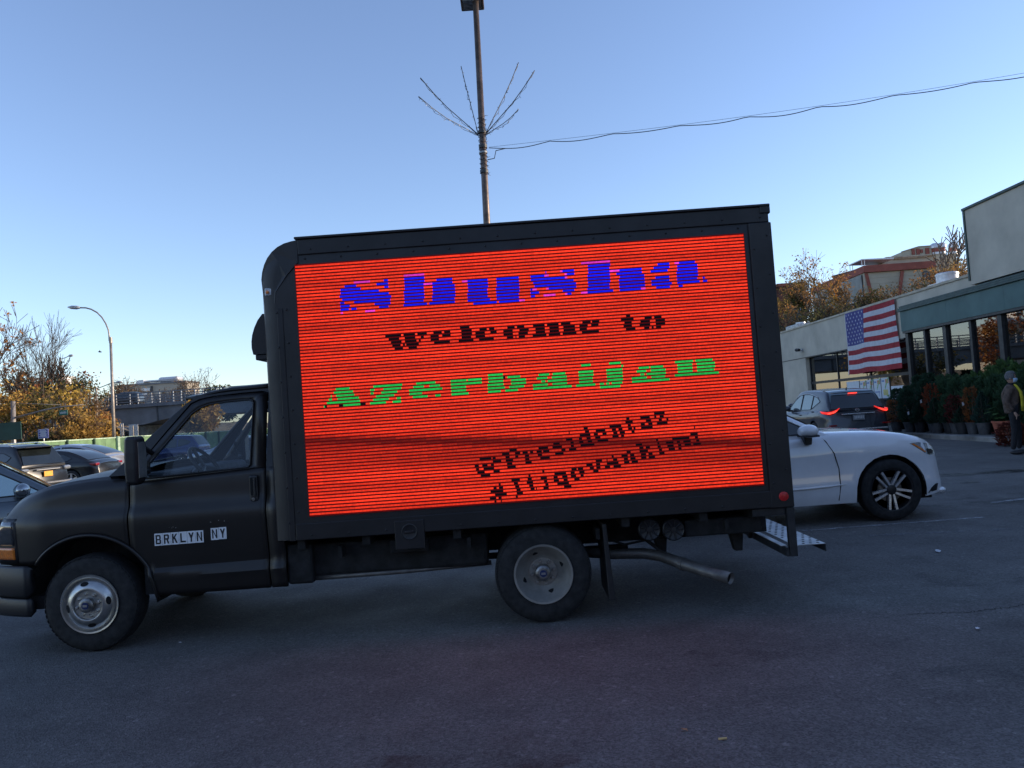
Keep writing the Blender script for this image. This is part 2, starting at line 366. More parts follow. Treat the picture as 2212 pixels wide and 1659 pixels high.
# taller block of the shop
sp(MB().box(FX-0.20, 60, -14.0, 23.9, 4.62, 6.95), 'upper_wall', M['stucco'])
sp(MB().box(FX-0.26, 60.05, -14.06, 23.95, 6.95, 7.03), 'upper_coping', M['greentrim'], bevel=0.01)
sp(MB().box(FX-0.235, FX-0.20, 23.86, 23.94, 4.75, 6.95), 'downpipe', M['greentrim'])
# green fascia: panels, cap, lower trim
y = 28.3
while y > -13:
    y2 = max(y-3.0, -13.9)
    sp(MB().box(FX-0.24, FX+0.3, y2+0.006, y, 3.63, 4.36), 'fascia_panel', M['greenmetal']); y = y2
sp(MB().box(FX-0.32, FX+0.3, -13.9, 28.38, 4.36, 4.42), 'fascia_cap', M['greentrim'], bevel=0.01)
sp(MB().box(FX-0.29, FX+0.2, -13.9, 28.35, 4.423, 4.49), 'fascia_cap', M['greentrim'], bevel=0.01)
sp(MB().box(FX-0.26, FX+0.2, -13.9, 28.32, 4.493, 4.56), 'fascia_cap', M['greentrim'], bevel=0.01)
sp(MB().box(FX-0.22, FX+0.2, -13.9, 28.28, 3.55, 3.625), 'fascia_soffit_trim', M['mullion'])
# big shop windows under the fascia
my = [28.2, 27.0, 25.75, 24.28, 22.8, 21.3]
while my[-1] > -12: my.append(my[-1]-1.48)
for i, yy in enumerate(my):
    wd = 0.10 if i % 2 == 0 else 0.06
    sp(MB().box(FX-0.12, FX+0.06, yy-wd, yy+wd, 0.13, 3.548), 'mullion', M['mullion'])
    if i+1 < len(my):
        sp(MB().box(FX-0.03, FX-0.015, my[i+1]+0.1, yy-0.1, 0.42, 3.548), 'window_pane', M['shopglass'])
        sp(MB().box(FX-0.10, FX+0.05, my[i+1]+0.1, yy-0.1, 0.13, 0.40), 'window_sill', M['mullion'])
# recessed window bay behind the flag
for y0, y1 in ((28.8, 31.9), (31.96, 35.1), (35.16, 38.3)):
    sp(MB().box(FX+0.20, FX+0.215, y0, y1, 2.16, 3.36), 'window_pane', M['shopglass'])
    sp(MB().box(FX+0.20, FX+0.215, y0, y1, 0.5, 2.04), 'window_pane', M['shopglass'])
    sp(MB().box(FX+0.16, FX+0.26, y1+0.002, y1+0.058, 0.3, 3.36), 'mullion', M['mullion'])
sp(MB().box(FX+0.15, FX+0.27, 28.7, 38.39, 2.042, 2.158), 'transom', M['mullion'])
sp(MB().box(FX+0.15, FX+0.30, 28.7, 38.39, 0.0, 0.498), 'window_sill', M['mullion'])
# a few shelves and counters inside the shop, seen dimly through the glass
rnd = random.Random(5)
M['goods'] = mat('shop_goods', (0.16, 0.13, 0.10), 0.7, ns=1.3, na=0.7)
for k in range(9):
    y0 = 27.5-k*2.3; hgt = rnd.uniform(1.2, 1.9)
    o = thing('shop_shelf', 'dim stocked shelf inside the shop behind its tall windows', 'shelf', (FX+2.5, y0, 0.13), 0, 'shelves inside the shop')
    b = MB()
    b.box(-0.25, 0.25, -0.02, 0.0, 0, hgt); b.box(-0.25, 0.25, 1.7, 1.72, 0, hgt)
    b.build('frame', M['galv'], o)
    for j in range(4):
        z = 0.2+j*(hgt-0.3)/3.2
        MB().box(-0.25, 0.25, 0.0, 1.7, z, z+0.03).build('shelf_board', M['galv'], o)
        bb = MB(); q = 0.05
        while q < 1.55:
            wq = rnd.uniform(0.1, 0.28); bb.box(-0.2, 0.15, q, q+wq, z+0.032, z+rnd.uniform(0.12, 0.28)); q += wq+0.03
        bb.build('goods_row', M['goods'], o)
# rooftop things on the shop
P = atX(*c7(1597, 738), 16.4)
v = thing('roof_vent', 'white round drum vent standing on the shop roof beside tall wall', 'vent', (16.4, P.y, P.z-0.02))
M['whitemetal'] = mat('white_painted_metal', (0.62, 0.63, 0.66), 0.35, 0.3, ns=5, na=0.12)
MB().lathe([(0.38, 0.0), (0.38, 0.34), (0.35, 0.37), (0.0, 0.39)], n=32).build('drum', M['whitemetal'], v, angle=40)
MB().lathe([(0.40, 0.27), (0.40, 0.33)], n=32).build('rim', M['whitemetal'], v, angle=40)
MB().box(-0.5, 0.5, -0.5, 0.5, 4.72-P.z+0.02, 0.0).build('base', M['whitemetal'], v)
P = atX(*c7(398, 1085), 15.6)
v = thing('roof_unit', 'small grey metal box unit on the shop roof edge by tree', 'roof unit', (15.6, P.y, 4.72))
MB().box(-0.4, 0.4, -0.9, 0.9, 0.0, 0.62).build('casing', M['galv'], v, bevel=0.03)
MB().lathe([(0.25, 0.0), (0.25, 0.10), (0.0, 0.12)], o=(0, -0.3, 0.622), n=16).build('fan_cowl', M['whitemetal'], v, angle=40)
P = atX(*c7(430, 1285), FX)
v = thing('wall_camera', 'small dark security camera bracketed to beige shop wall', 'camera', (FX, P.y, P.z))
MB().box(-0.05, 0.0, -0.06, 0.06, -0.08, 0.08).build('bracket', M['galv'], v)
MB().tube([(-0.04, 0, 0), (-0.22, 0, 0.02)], 0.02).build('arm', M['galv'], v)
MB().lathe([(0.07, -0.14), (0.085, 0.1), (0.06, 0.18)], o=(-0.25, 0.0, 0.02), axis=(-0.2, 1, 0.1), n=12).build('housing', M['ink'], v, angle=40)
# flag
M['flag_red'] = mat('flag_red_cloth', (0.38, 0.030, 0.040), 0.8, ns=6, na=0.15, transl=0.15)
M['flag_white'] = mat('flag_white_cloth', (0.62, 0.62, 0.66), 0.8, ns=6, na=0.06, transl=0.15)
M['flag_blue'] = mat('flag_blue_cloth', (0.085, 0.085, 0.28), 0.8, ns=6, na=0.12, transl=0.15)
fl = thing('hanging_flag', 'large hanging flag of red and white stripes with starred blue canton', 'flag', (FX-0.06, 33.4, 4.93))
FW, FH = 4.48, 2.63
def fpos(u, v, dx=0.0):   # u along the flag, v downwards
    x = -0.02*math.sin(u*3.1+v*1.2)-0.05*math.sin(u*1.7-v*1.3)*(0.3+v/FH)-0.01*math.sin(u*9)*v/FH - 0.05*v/FH*0.6
    sag = 0.015*math.sin(u*2.6)*v/FH
    return (x-dx, -u, -v-sag-0.008*math.sin(u*PI/FW*3)*(v/FH))
sh = FH/13
for i in range(13):
    u0 = 1.78 if i < 7 else 0.06
    us = frange(u0, FW, 26); vs_ = frange(i*sh, (i+1)*sh, 4)
    MB().grid([[fpos(u, v) for u in us] for v in vs_]).build('stripe', M['flag_red'] if i % 2 == 0 else M['flag_white'], fl, smooth=True)
MB().grid([[fpos(u, v) for u in frange(0.06, 1.78, 12)] for v in frange(0, 7*sh, 10)]).build('canton', M['flag_blue'], fl, smooth=True)
MB().grid([[fpos(u, v) for u in (0, 0.06)] for v in frange(0, FH+0.03, 20)]).build('heading', M['flag_white'], fl, smooth=True)
star = MB()
spts = [(0.062*(1 if k % 2 == 0 else 0.40)*math.sin(PI*k/5), 0.062*(1 if k % 2 == 0 else 0.40)*math.cos(PI*k/5)) for k in range(10)]
star.add([(0, p[0], p[1]) for p in spts]+[(0, 0, 0)], [(k, (k+1) % 10, 10) for k in range(10)])
sme = star.mesh('star', M['flag_white'])
for r_ in range(9):
    for c_ in range(6 if r_ % 2 == 0 else 5):
        u = 0.06+1.72*((c_+0.5)/6 + (0 if r_ % 2 == 0 else 0.5/6)); v_ = 7*sh*(r_+0.7)/9.4
        part('star', sme, fl, fpos(u, v_, 0.006))
# posters in the shop window
M['poster'] = mat('poster_paper', (0.60, 0.64, 0.68), 0.6, ns=8, na=0.05)
pcol = {'o': mat('poster_orange', (0.62, 0.25, 0.10), 0.6, ns=20), 'g': mat('poster_green', (0.25, 0.45, 0.18), 0.6, ns=20), 'y': mat('poster_yellow', (0.62, 0.55, 0.20), 0.6, ns=20), 'b': mat('poster_blue', (0.15, 0.25, 0.50), 0.6, ns=20), 'r': mat('poster_red', (0.45, 0.12, 0.12), 0.6, ns=20), 'k': mat('poster_grey', (0.25, 0.27, 0.30), 0.6, ns=20)}
def poster(yl, yr, zb, zt, look, blocks, wave=True):
    o = thing('window_poster', look, 'poster', (FX+0.17, yl, zb))
    wd, h = yl-yr, zt-zb
    MB().box(-0.004, 0.004, -wd, 0, 0, h).build('sheet', M['poster'], o)
    for (c, u0, u1, v0, v1) in blocks:
        MB().add([(-0.007, -u0*wd, v0*h), (-0.007, -u1*wd, v0*h), (-0.007, -u1*wd, v1*h), (-0.007, -u0*wd, v1*h)], [(0,1,2,3)]).build('print', pcol[c], o)
    if wave:
        b = MB()
        for q in range(6):
            u = 0.45+0.09*q; v0 = 0.42+0.09*q
            b.add([(-0.009, -u*wd, v0*h), (-0.009, -(u+0.09)*wd, (v0+0.07)*h), (-0.009, -(u+0.09)*wd, (v0+0.2)*h), (-0.009, -u*wd, (v0+0.15)*h)], [(0,1,2,3)])
        b.build('print', pcol['g'], o)
base = [('b', 0.08, 0.42, 0.80, 0.88), ('o', 0.55, 0.95, 0.72, 0.92)]
poster(33.0, 32.42, 1.2, 1.97, 'sale poster with orange corner and brown box picture in shop window', base+[('r', 0.55, 0.8, 0.18, 0.34), ('y', 0.1, 0.45, 0.2, 0.4)])
poster(32.36, 31.78, 1.2, 1.99, 'sale poster with pink and purple goods in shop window', base+[('r', 0.4, 0.9, 0.2, 0.36), ('b', 0.15, 0.4, 0.15, 0.3)])
poster(31.72, 31.14, 1.2, 2.0, 'sale poster with blue table sketch in shop window', base+[('b', 0.1, 0.85, 0.30, 0.36), ('b', 0.15, 0.2, 0.1, 0.3), ('b', 0.7, 0.75, 0.1, 0.3)])
poster(31.08, 30.42, 1.2, 2.02, 'sale poster with yellow and green goods in shop window', base+[('y', 0.2, 0.8, 0.14, 0.42), ('g', 0.6, 0.9, 0.08, 0.16)])
poster(30.3, 29.3, 1.15, 1.66, 'pale notice with grey lines of print low in shop window', [('k', 0.15, 0.85, 0.6, 0.72), ('k', 0.15, 0.85, 0.35, 0.47), ('k', 0.15, 0.6, 0.12, 0.22)], False)
poster(34.3, 33.08, 1.1, 1.99, 'plain pale blue board filling part of the shop window', [('b', 0.0, 0.02, 0.0, 1.0)], False)
# ------------------------------------------------------------------ green boundary fence (along the street on the left)
M['fence'] = mat('green_fence_boards', (0.14, 0.25, 0.12), 0.65, ns=1.5, na=0.18)
M['fencepost'] = mat('dark_green_fence_post', (0.04, 0.085, 0.05), 0.6, ns=5, na=0.2)
M['fencepale'] = mat('pale_green_fence_post', (0.42, 0.56, 0.40), 0.6, ns=5, na=0.15)
fen = thing('boundary_fence', 'long green board fence along the edge of the car park', 'fence', (-29.5, 60, 0))
N = 27; fy0 = 47.0-3.2*5
for i in range(N):
    y = fy0+3.2*i
    big = abs(y-56.6) < 1.0
    MB().box(-29.47, -29.33, y-0.06-(0.10 if big else 0), y+0.06+(0.10 if big else 0), 0, 1.93 if not big else 1.98).build('post', M['fencepale'] if big else M['fencepost'], fen, off=(-29.5, 60, 0))
    if i < N-1:
        for j in range(2):
            MB().box(-29.55, -29.50, y+1.6*j+0.01, y+1.6*j+1.59, 0.06, 1.86).build('panel', M['fence'], fen, off=(-29.5, 60, 0))
        MB().box(-29.60, -29.44, y+0.0, y+3.2, 1.865, 1.945).build('top_rail', M['fencepale'], fen, off=(-29.5, 60, 0))
# ------------------------------------------------------------------ overpass
M['bridge'] = mat('grey_painted_girder', (0.17, 0.18, 0.20), 0.6, ns=0.5, na=0.15)
M['bridgedark'] = mat('stained_girder_joint', (0.07, 0.075, 0.08), 0.7, ns=2, na=0.3)
BY = 95.0
br = thing('overpass_bridge', 'grey steel girder road overpass with open railings', 'bridge', (-35, BY+5, 0))
def bp_(mb, n, m, par=None, **k): return mb.build(n, m, par or br, off=(-35, BY+5, 0), **k)
bx0, bx1 = -72.0, 2.0
px_ = atY(*c1(1245, 1235), BY).x
def gbot(x): return 4.15-0.75*math.exp(-((x-px_)/3.2)**2)-0.75*math.exp(-((x-px_-24)/3.2)**2)-0.75*math.exp(-((x-px_+24)/3.2)**2)
x = bx0
while x < bx1-0.1:
    x2 = min(x+6.9, bx1); xs = frange(x+0.03, x2-0.03, 8)
    b = MB(); b.grid([[(q, BY+0.30, gbot(q)) for q in xs], [(q, BY+0.30, 5.62) for q in xs]])
    b.grid([[(q, BY+9.7, gbot(q)) for q in xs], [(q, BY+0.30, gbot(q)) for q in xs]])
    bp_(b, 'girder', M['bridge'])
    bp_(MB().box(x-0.07, x+0.07, BY+0.18, BY+0.29, gbot(x), 5.6), 'stiffener', M['bridgedark'])
    x = x2
bp_(MB().box(bx0, bx1, BY, BY+10, 5.63, 6.08), 'deck', M['bridge'], bevel=0.03)
x = bx0
k = 0
while x < bx1:
    bp_(MB().box(x-0.06, x+0.06, BY+0.05, BY+0.2, 6.08, 7.45), 'railing_post', M['galv'])
    bp_(MB().box(x-0.06, x+0.06, BY+9.8, BY+9.95, 6.08, 7.45), 'railing_post', M['bridge'])
    x += 1.7 if k % 2 else 1.0; k += 1
for z in (6.35, 6.7, 7.05, 7.4):
    bp_(MB().box(bx0, bx1, BY+0.02, BY+0.10, z-0.06, z+0.06), 'rail', M['bridge'])
    bp_(MB().box(bx0, bx1, BY+9.9, BY+9.98, z-0.06, z+0.06), 'rail', M['bridge'])
for xx in (px_-24, px_, px_+24):
    bp_(MB().box(xx-0.9, xx+0.9, BY+1.2, BY+8.8, 0, gbot(xx)-0.004), 'pier', M['concrete'], bevel=0.05)
# earth bank under the left end of the bridge and behind the street
M['earth'] = mat('dry_earth_bank', (0.20, 0.15, 0.09), 0.95, ns=0.6, na=0.4, bump=0.4, bs=3)
rnd = random.Random(3)
rows = []
for i in range(30):
    yy = 66+i*4.5
    rows.append([(-41.0-j*3.0, yy, min(4.2, max(0.0, (j-1)*0.55*min(1, i/9)))+0.02+0.25*math.sin(i*1.7+j*2.1)*(j > 1)*min(1, j/4)) for j in range(26)])
struct(MB().grid(rows).build('embankment', M['earth'], smooth=True))
bank = MB().add([(-56, BY-2, 0.01), (-44, BY-2, 0.01), (-56, BY-2, 4.1), (-56, BY+12, 0.01), (-44, BY+12, 0.01), (-56, BY+12, 4.1)], [(0,1,2), (3,5,4), (1,4,5,2), (0,2,5,3)]).build('bridge_abutment_slope', M['concrete']); struct(bank)
# ------------------------------------------------------------------ far buildings on the left
M['farbeige'] = mat('far_beige_panel', (0.40, 0.36, 0.30), 0.85, ns=0.15, na=0.06)
M['farwindow'] = mat('far_window_band', (0.08, 0.09, 0.10), 0.3, ns=1, na=0.3)
fb = thing('commercial_building', 'flat roofed beige commercial building with white rooftop ducts behind overpass', 'building', (-85, 160, 0))
def fp(mb, n, m, par=None, **k): return mb.build(n, m, par or fb, off=(-85, 160, 0), **k)
def c2(x, y): return ((400+x*700/1936)/S2, (1350+y*700/1936)/S2)
A = atY(*c2(200, 478), 150); B = atY(*c2(915, 445), 150); Cc = atY(*c2(1055, 450), 150)
fp(MB().box(A.x, B.x, 150, 156.2, 0, A.z), 'wall', M['farbeige'])
fp(MB().box(A.x-0.2, B.x+0.15, 149.8, 156.4, A.z, A.z+0.35), 'coping', M['bridge'])
fp(MB().box(B.x+0.003, B.x+0.2, 150.3, 156.0, 0, A.z-0.05), 'end_wall', M['farbeige'])
for (u0, u1, v0, v1) in ((430, 528, 498, 520), (440, 500, 540, 580)):
    a = atY(*c2(u0, v0), 149.9); b = atY(*c2(u1, v1), 149.9)
    fp(MB().box(a.x, b.x, 149.85, 149.99, b.z, a.z), 'window', M['whitemetal'])
a = atY(*c2(545, 470), 149.9); fp(MB().box(a.x-0.15, a.x+0.15, 149.7, 149.99, 6, a.z), 'downpipe', M['bridgedark'])
duct = thing('roof_duct', 'white rounded ventilation duct along the flat beige roof', 'duct', (A.x+15, 153, A.z+0.35))
def dp(mb, n, **k): return mb.build(n, M['whitemetal'], duct, off=(A.x+15, 153, A.z+0.35), **k)
a = atY(*c2(405, 460), 152); b = atY(*c2(480, 405), 152); zb = A.z+0.35
dp(MB().prism([(0, 0), (b.x-a.x, 0), (b.x-a.x, b.z-zb)]+[((b.x-a.x)*(0.5+0.5*math.cos(t)), (b.z-zb)*(0.45+0.55*math.sin(t))) for t in frange(PI/2, PI, 7)], (a.x, 151, zb), (1,0,0), (0,0,1), (0,1,0), 0, 3), 'elbow', angle=40)
c = atY(*c2(690, 440), 152); d = atY(*c2(640, 405), 152)
dp(MB().box(b.x-0.5, c.x, 151.3, 153.7, zb+0.3, b.z-0.15), 'duct_run', bevel=0.1)
e = atY(*c2(630, 378), 152); f_ = atY(*c2(855, 415), 152)
dp(MB().box(e.x, f_.x, 151.1, 154, f_.z, e.z), 'hood', bevel=0.5)
dp(MB().box(lerp(e.x, f_.x, 0.35), lerp(e.x, f_.x, 0.9), 151.5, 153.6, zb-0.3, f_.z+0.1), 'pedestal')
# distant apartment tower among the trees
tw = thing('apartment_tower', 'distant white apartment tower rising behind the autumn trees', 'building', (0, 420, 0))
a = atY(*c1(535, 780), 420); b = atY(*c1(578, 870), 420); tw.location = ((a.x+b.x)/2, 427, 0); TO = tw.location.copy()
M['towerwhite'] = mat('white_tower_concrete', (0.75, 0.74, 0.72), 0.8, ns=0.1, na=0.05)
MB().box(a.x, b.x, 420, 434, 0, a.z).build('wall', M['towerwhite'], tw, off=TO)
zz = a.z-2.5
while zz > 20:
    for xx in frange(a.x+1.2, b.x-3.4, 3):
        MB().box(xx, xx+2.0, 419.85, 419.98, zz-1.6, zz).build('window', M['farwindow'], tw, off=TO)
    zz -= 3.3
# ================================================================== BOX TRUCK
TO = Vector((-1.0, 7.0, 0.0))
M['smoked'] = mat('smoked_lamp_lens', (0.03, 0.03, 0.033), 0.15, ns=30, na=0.3, coat=1.0)
truck = thing('box_truck', 'matte black box truck with a glowing red message screen on its side', 'truck', TO)
def tp(mb, name, m, par=None, **k): return mb.build(name, m, par or truck, off=TO, **k)
XF, XR_ = -3.400, 0.122                    # axles
AC = (-3.398, 0.39, 0.515)                 # front wheel arch: x, z, radius
side_prof = [(0.34, 6.07), (0.40, 6.02), (0.52, 5.995), (0.57, 5.985), (0.60, 6.012), (0.70, 6.002), (0.85, 5.985), (1.00, 5.975), (1.05, 5.985), (1.10, 6.012), (1.16, 6.022), (1.25, 6.028), (1.335, 6.04)]
ztop = [(-4.20, 0.98), (-4.15, 1.07), (-4.07, 1.155), (-3.95, 1.225), (-3.73, 1.295), (-3.4, 1.335), (-3.0, 1.345), (-1.8, 1.345)]
def zt(x): return sinterp(ztop, x)
def ys(x, z):
    y = sinterp(side_prof, z)
    if x < -3.72: y += 0.55*(-3.72-x)**1.6
    if x < -3.03:
        d = max(0.0, zt(x)-z)
        if d < 0.10: y += 0.07*(1-d/0.10)**2
    return y
def beltz(x): return 1.278+(x+3.05)*0.050
def arch(x):
    dx = x-AC[0]
    return AC[1]+math.sqrt(AC[2]**2-dx*dx) if abs(dx) < AC[2] else -1
def side_grid(xs, zb, zt_, nz, far=False):
    rows = []
    for i in range(nz):
        r = []
        for x in xs:
            z = lerp(zb(x), zt_(x), i/(nz-1)); y = ys(x, z); r.append((x, y if not far else 14-y, z))
        rows.append(r)
    return MB().grid(rows)
def clus(a, b, n, extra=()):
    return sorted(set([round(v, 4) for v in frange(a, b, n)]+list(extra)))
e_ = 0.0005
fx_ = clus(-4.19, -3.068, 34, (AC[0]-AC[2]-e_, AC[0]-AC[2]+0.004, AC[0]-AC[2]+0.02))
for far in (False, True):
    tp(side_grid(fx_, lambda x: max(0.70, arch(x)), zt, 16, far), 'fender', M['black_paint'], angle=30, solid=0.015 if not far else -0.015)
# hood
rows = []
for x in frange(-4.19, -3.05, 18):
    y0 = ys(x, zt(x)); c = zt(x); crown = 0.035+0.03*(x+4.19)
    rows.append([(x, lerp(y0, 14-y0, t), c+crown*math.sin(PI*t)**0.7) for t in frange(0, 1, 15)])
tp(MB().grid(rows), 'hood', M['black_paint'], smooth=True)
# nose: grille, headlamps, bumper
tp(MB().box(-4.22, -4.12, 6.30, 7.70, 0.74, 1.10), 'grille', M['trim'], bevel=0.02)
for s in (0, 1):
    f = (lambda y: y) if s == 0 else (lambda y: 14-y)
    def wrap(z0, z1, x_in, dep, name, m, par=None):
        rows = []
        for z in frange(z0, z1, 6):
            rows.append([(x, f(ys(x, z)-dep), z) for x in frange(x_in, -4.185, 10)]+[(-4.21, f(ys(-4.185, z)+0.10-dep), z), (-4.22, f(ys(-4.185, z)+0.32), z)])
        return tp(MB().grid(rows), name, m, par, smooth=True, solid=0.03 if s == 0 else -0.03)
    hb = wrap(0.715, 1.065, -3.975, 0.004, 'headlamp_bezel', M['trim'])
    wrap(0.855, 1.04, -4.0, 0.012, 'headlamp_lens', M['smoked'], hb)
    wrap(0.745, 0.835, -4.005, 0.016, 'turn_signal', M['amber'], hb)
# bumper wraps round the corner
def bump_prof(z0, z1, dep):
    rows = []
    for z in (z0, z0+0.02, (z0+z1)/2, z1-0.02, z1):
        k = 0.0 if z not in (z0, z1) else 0.015
        near = [(x, 6.0+0.55*max(0, -3.72-x)**1.6-dep+k, z) for x in frange(-3.87, -4.22, 10)]
        mid = [(-4.30-dep*0.3+k, 6.42, z), (-4.34, 7.0, z), (-4.30, 7.58, z)]
        far = [(p[0], 14-p[1], p[2]) for p in reversed(near)]
        rows.append(near+mid+far)
    return MB().grid(rows)
tp(bump_prof(0.455, 0.70, 0.045), 'front_bumper', M['trim'], angle=40, solid=0.08)
tp(bump_prof(0.30, 0.45, 0.02), 'bumper_valance', M['trim'], angle=40, solid=0.06)
tp(MB().box(-4.0, -3.80, 6.1, 6.3, 0.34, 0.44), 'tow_bracket', M['chassis'])
# wheel arch lip
lip = [(AC[0]+math.cos(t)*(AC[2]+0.0), 0, AC[1]+math.sin(t)*(AC[2]+0.0)) for t in frange(R(-2), R(143), 40)]
tp(MB().tube([(p[0], ys(p[0], p[2])-0.002, p[2]) for p in lip], 0.014, 8), 'wheel_arch_lip', M['black_paint'], smooth=True)
# dark wheel well and engine bay
tp(MB().box(-4.10, -2.92, 6.36, 7.64, 0.42, 1.12), 'wheel_well', M['chassis'])
tp(MB().grid([[(AC[0]+math.cos(t)*(AC[2]-0.004), y, AC[1]+math.sin(t)*(AC[2]-0.004)) for t in frange(R(-5), R(185), 24)] for y in (6.02, 6.4)]), 'wheel_well_liner', M['chassis'], smooth=True)
# doors
def upper(x, z, far=False):
    y = lerp(6.04, 6.205, (z-1.335)/(1.93-1.335)); return (x, 14-y if far else y, z)
door_out = [(-3.052, 1.282), (-3.045, 1.352), (-2.985, 1.425), (-2.80, 1.648), (-2.605, 1.872), (-2.53, 1.902), (-2.44, 1.917), (-2.2, 1.928), (-2.03, 1.931), (-1.998, 1.915), (-1.994, 1.335)]
win = [(-2.945, 1.335), (-2.93, 1.405), (-2.75, 1.62), (-2.60, 1.795), (-2.54, 1.835), (-2.46, 1.862), (-2.30, 1.875), (-2.14, 1.880), (-2.112, 1.868), (-2.106, 1.845), (-2.114, 1.365), (-2.13, 1.342), (-2.92, 1.312)]
pil = [(-3.225, 1.345), (-2.9, 1.642), (-2.575, 1.938), (-2.45, 1.962), (-2.3, 1.975), (-1.9, 1.985), (-1.9, 1.335), (-1.984, 1.335), (-1.984, 1.925), (-2.03, 1.942), (-2.2, 1.939), (-2.44, 1.928), (-2.54, 1.912), (-2.615, 1.882), (-2.81, 1.655), (-2.995, 1.428), (-3.056, 1.355), (-3.062, 1.345)]
doors = []
for far in (False, True):
    sg = -1 if far else 1
    dx_ = clus(-3.056, -1.994, 24, (AC[0]+AC[2]+e_, AC[0]+AC[2]-0.004, AC[0]+AC[2]-0.02, AC[0]+AC[2]-0.05))
    b = side_grid(dx_, lambda x: max(0.40, arch(x)), lambda x: beltz(x)+0.001, 26, far)
    b.fill([door_out, win], lambda a, c: upper(a, c, far))
    d = tp(b, 'door', M['black_paint'], angle=25, solid=0.02*sg)
    doors.append(d)
    tp(MB().fill([win], lambda a, c: tuple(Vector(upper(a, c, far))+Vector((0, 0.008*sg, 0)))), 'window_glass', M['truck_glass'], d)
    wl = [upper(a, c, far) for a, c in win]; wl.append(wl[0])
    tp(MB().tube([(p[0], p[1]-0.001*sg, p[2]) for p in wl], 0.007, 6, cap=False), 'window_seal', M['trim'], d, smooth=True)
    tp(MB().fill([pil], lambda a, c: upper(a, c, far)), 'cab_pillar', M['black_paint'], solid=0.03*sg)
    tp(side_grid(frange(-1.984, -1.86, 3), lambda x: 0.40, lambda x: 1.334, 26, far), 'rear_pillar_panel', M['black_paint'], angle=25, solid=0.02*sg)
door = doors[0]
# door handle: recessed pocket with a vertical grip
P = atY(548, 1055, 6.0)
tp(MB().box(P.x-0.036, P.x+0.036, 5.992, 6.03, P.z-0.105, P.z+0.105), 'handle_bezel', M['trim'], door, bevel=0.02)
tp(MB().box(P.x-0.020, P.x+0.004, 5.984, 5.994, P.z-0.05, P.z+0.085), 'handle_pocket', M['hole'], door)
tp(MB().box(P.x+0.005, P.x+0.024, 5.972, 5.994, P.z-0.06, P.z+0.085), 'handle_grip', M['trim'], door, bevel=0.006)
tp(MB().lathe([(0.013, 0), (0.013, 0.006)], o=(P.x-0.004, 5.993, P.z-0.082), axis=(0, -1, 0), n=12), 'key_lock', M['steel'], door)
# sticker letters BRKLYN NY, each a white tile with one black letter
STK = {'B': [[(0,0),(.28,0),(.28,1),(0,1)], [(.2,0),(.8,0),(.95,.12),(.95,.16),(.2,.16)], [(.2,.43),(.85,.43),(.9,.5),(.85,.57),(.2,.57)], [(.2,.84),(.95,.84),(.8,1),(.2,1)], [(.70,.1),(.97,.12),(1,.42),(.86,.5),(.70,.45)], [(.68,.55),(.86,.5),(.96,.62),(.94,.88),(.68,.9)]],
       'R': [[(0,0),(.28,0),(.28,1),(0,1)], [(.2,.43),(.85,.43),(.9,.5),(.85,.59),(.2,.59)], [(.2,.84),(.95,.84),(.8,1),(.2,1)], [(.68,.5),(.95,.55),(.97,.9),(.68,.9)], [(.45,.45),(.72,.48),(1,0),(.70,0)]],
       'K': [[(0,0),(.28,0),(.28,1),(0,1)], [(.25,.35),(.25,.62),(.70,1),(1,1)], [(.30,.52),(.52,.68),(1,0),(.70,0)]],
       'L': [[(0,0),(.28,0),(.28,1),(0,1)], [(.25,0),(1,0),(1,.18),(.25,.18)]],
       'Y': [[(.36,0),(.64,0),(.64,.5),(.36,.5)], [(.36,.40),(.64,.50),(.28,1),(0,1)], [(.36,.50),(.64,.40),(1,1),(.72,1)]],
       'N': [[(0,0),(.26,0),(.26,1),(0,1)], [(.74,0),(1,0),(1,1),(.74,1)], [(.22,1),(.05,1),(.78,0),(.95,0)]]}
def tiles(word, xl, xr, z0, z1, dz):
    n = len(word); wd = (xr-xl)/n
    for i, ch in enumerate(word):
        a = xl+wd*i; zz = z0+dz*i
        yy = ys(a, (z0+z1)/2)-0.003
        t = tp(MB().box(a+0.001, a+wd-0.001, yy-0.0015, yy+0.001, zz, zz+z1-z0), 'sticker_tile', M['white'], door)
        b = MB()
        for k, poly in enumerate(STK[ch]):
            b.add([(a+wd*(0.17+0.66*p[0]), yy-0.0022-0.0002*k, zz+(z1-z0)*(0.12+0.76*p[1])) for p in poly], [tuple(range(len(poly)))])
        tp(b, 'sticker_letter', M['ink'], t)
    return
tiles('BRKLYN', -2.865, -2.482, 0.788, 0.882, 0.0005)
tiles('NY', -2.425, -2.302, 0.803, 0.895, 0.002)
rnd = random.Random(9)
for k in range(9):
    xx = -2.80+rnd.uniform(0, 0.12) if k < 5 else -2.44+rnd.uniform(0, 0.16)
    zz = rnd.uniform(0.915, 0.93)+(0.02 if k >= 5 else 0); yy = ys(xx, zz)-0.002
    w_ = rnd.uniform(0.003, 0.008)
    tp(MB().add([(xx, yy, zz), (xx+w_, yy, zz+0.002), (xx+w_*0.7, yy, zz+w_), (xx+0.001, yy, zz+w_*0.6)], [(0,1,2,3)]), 'sticker_residue', M['galv'], door)
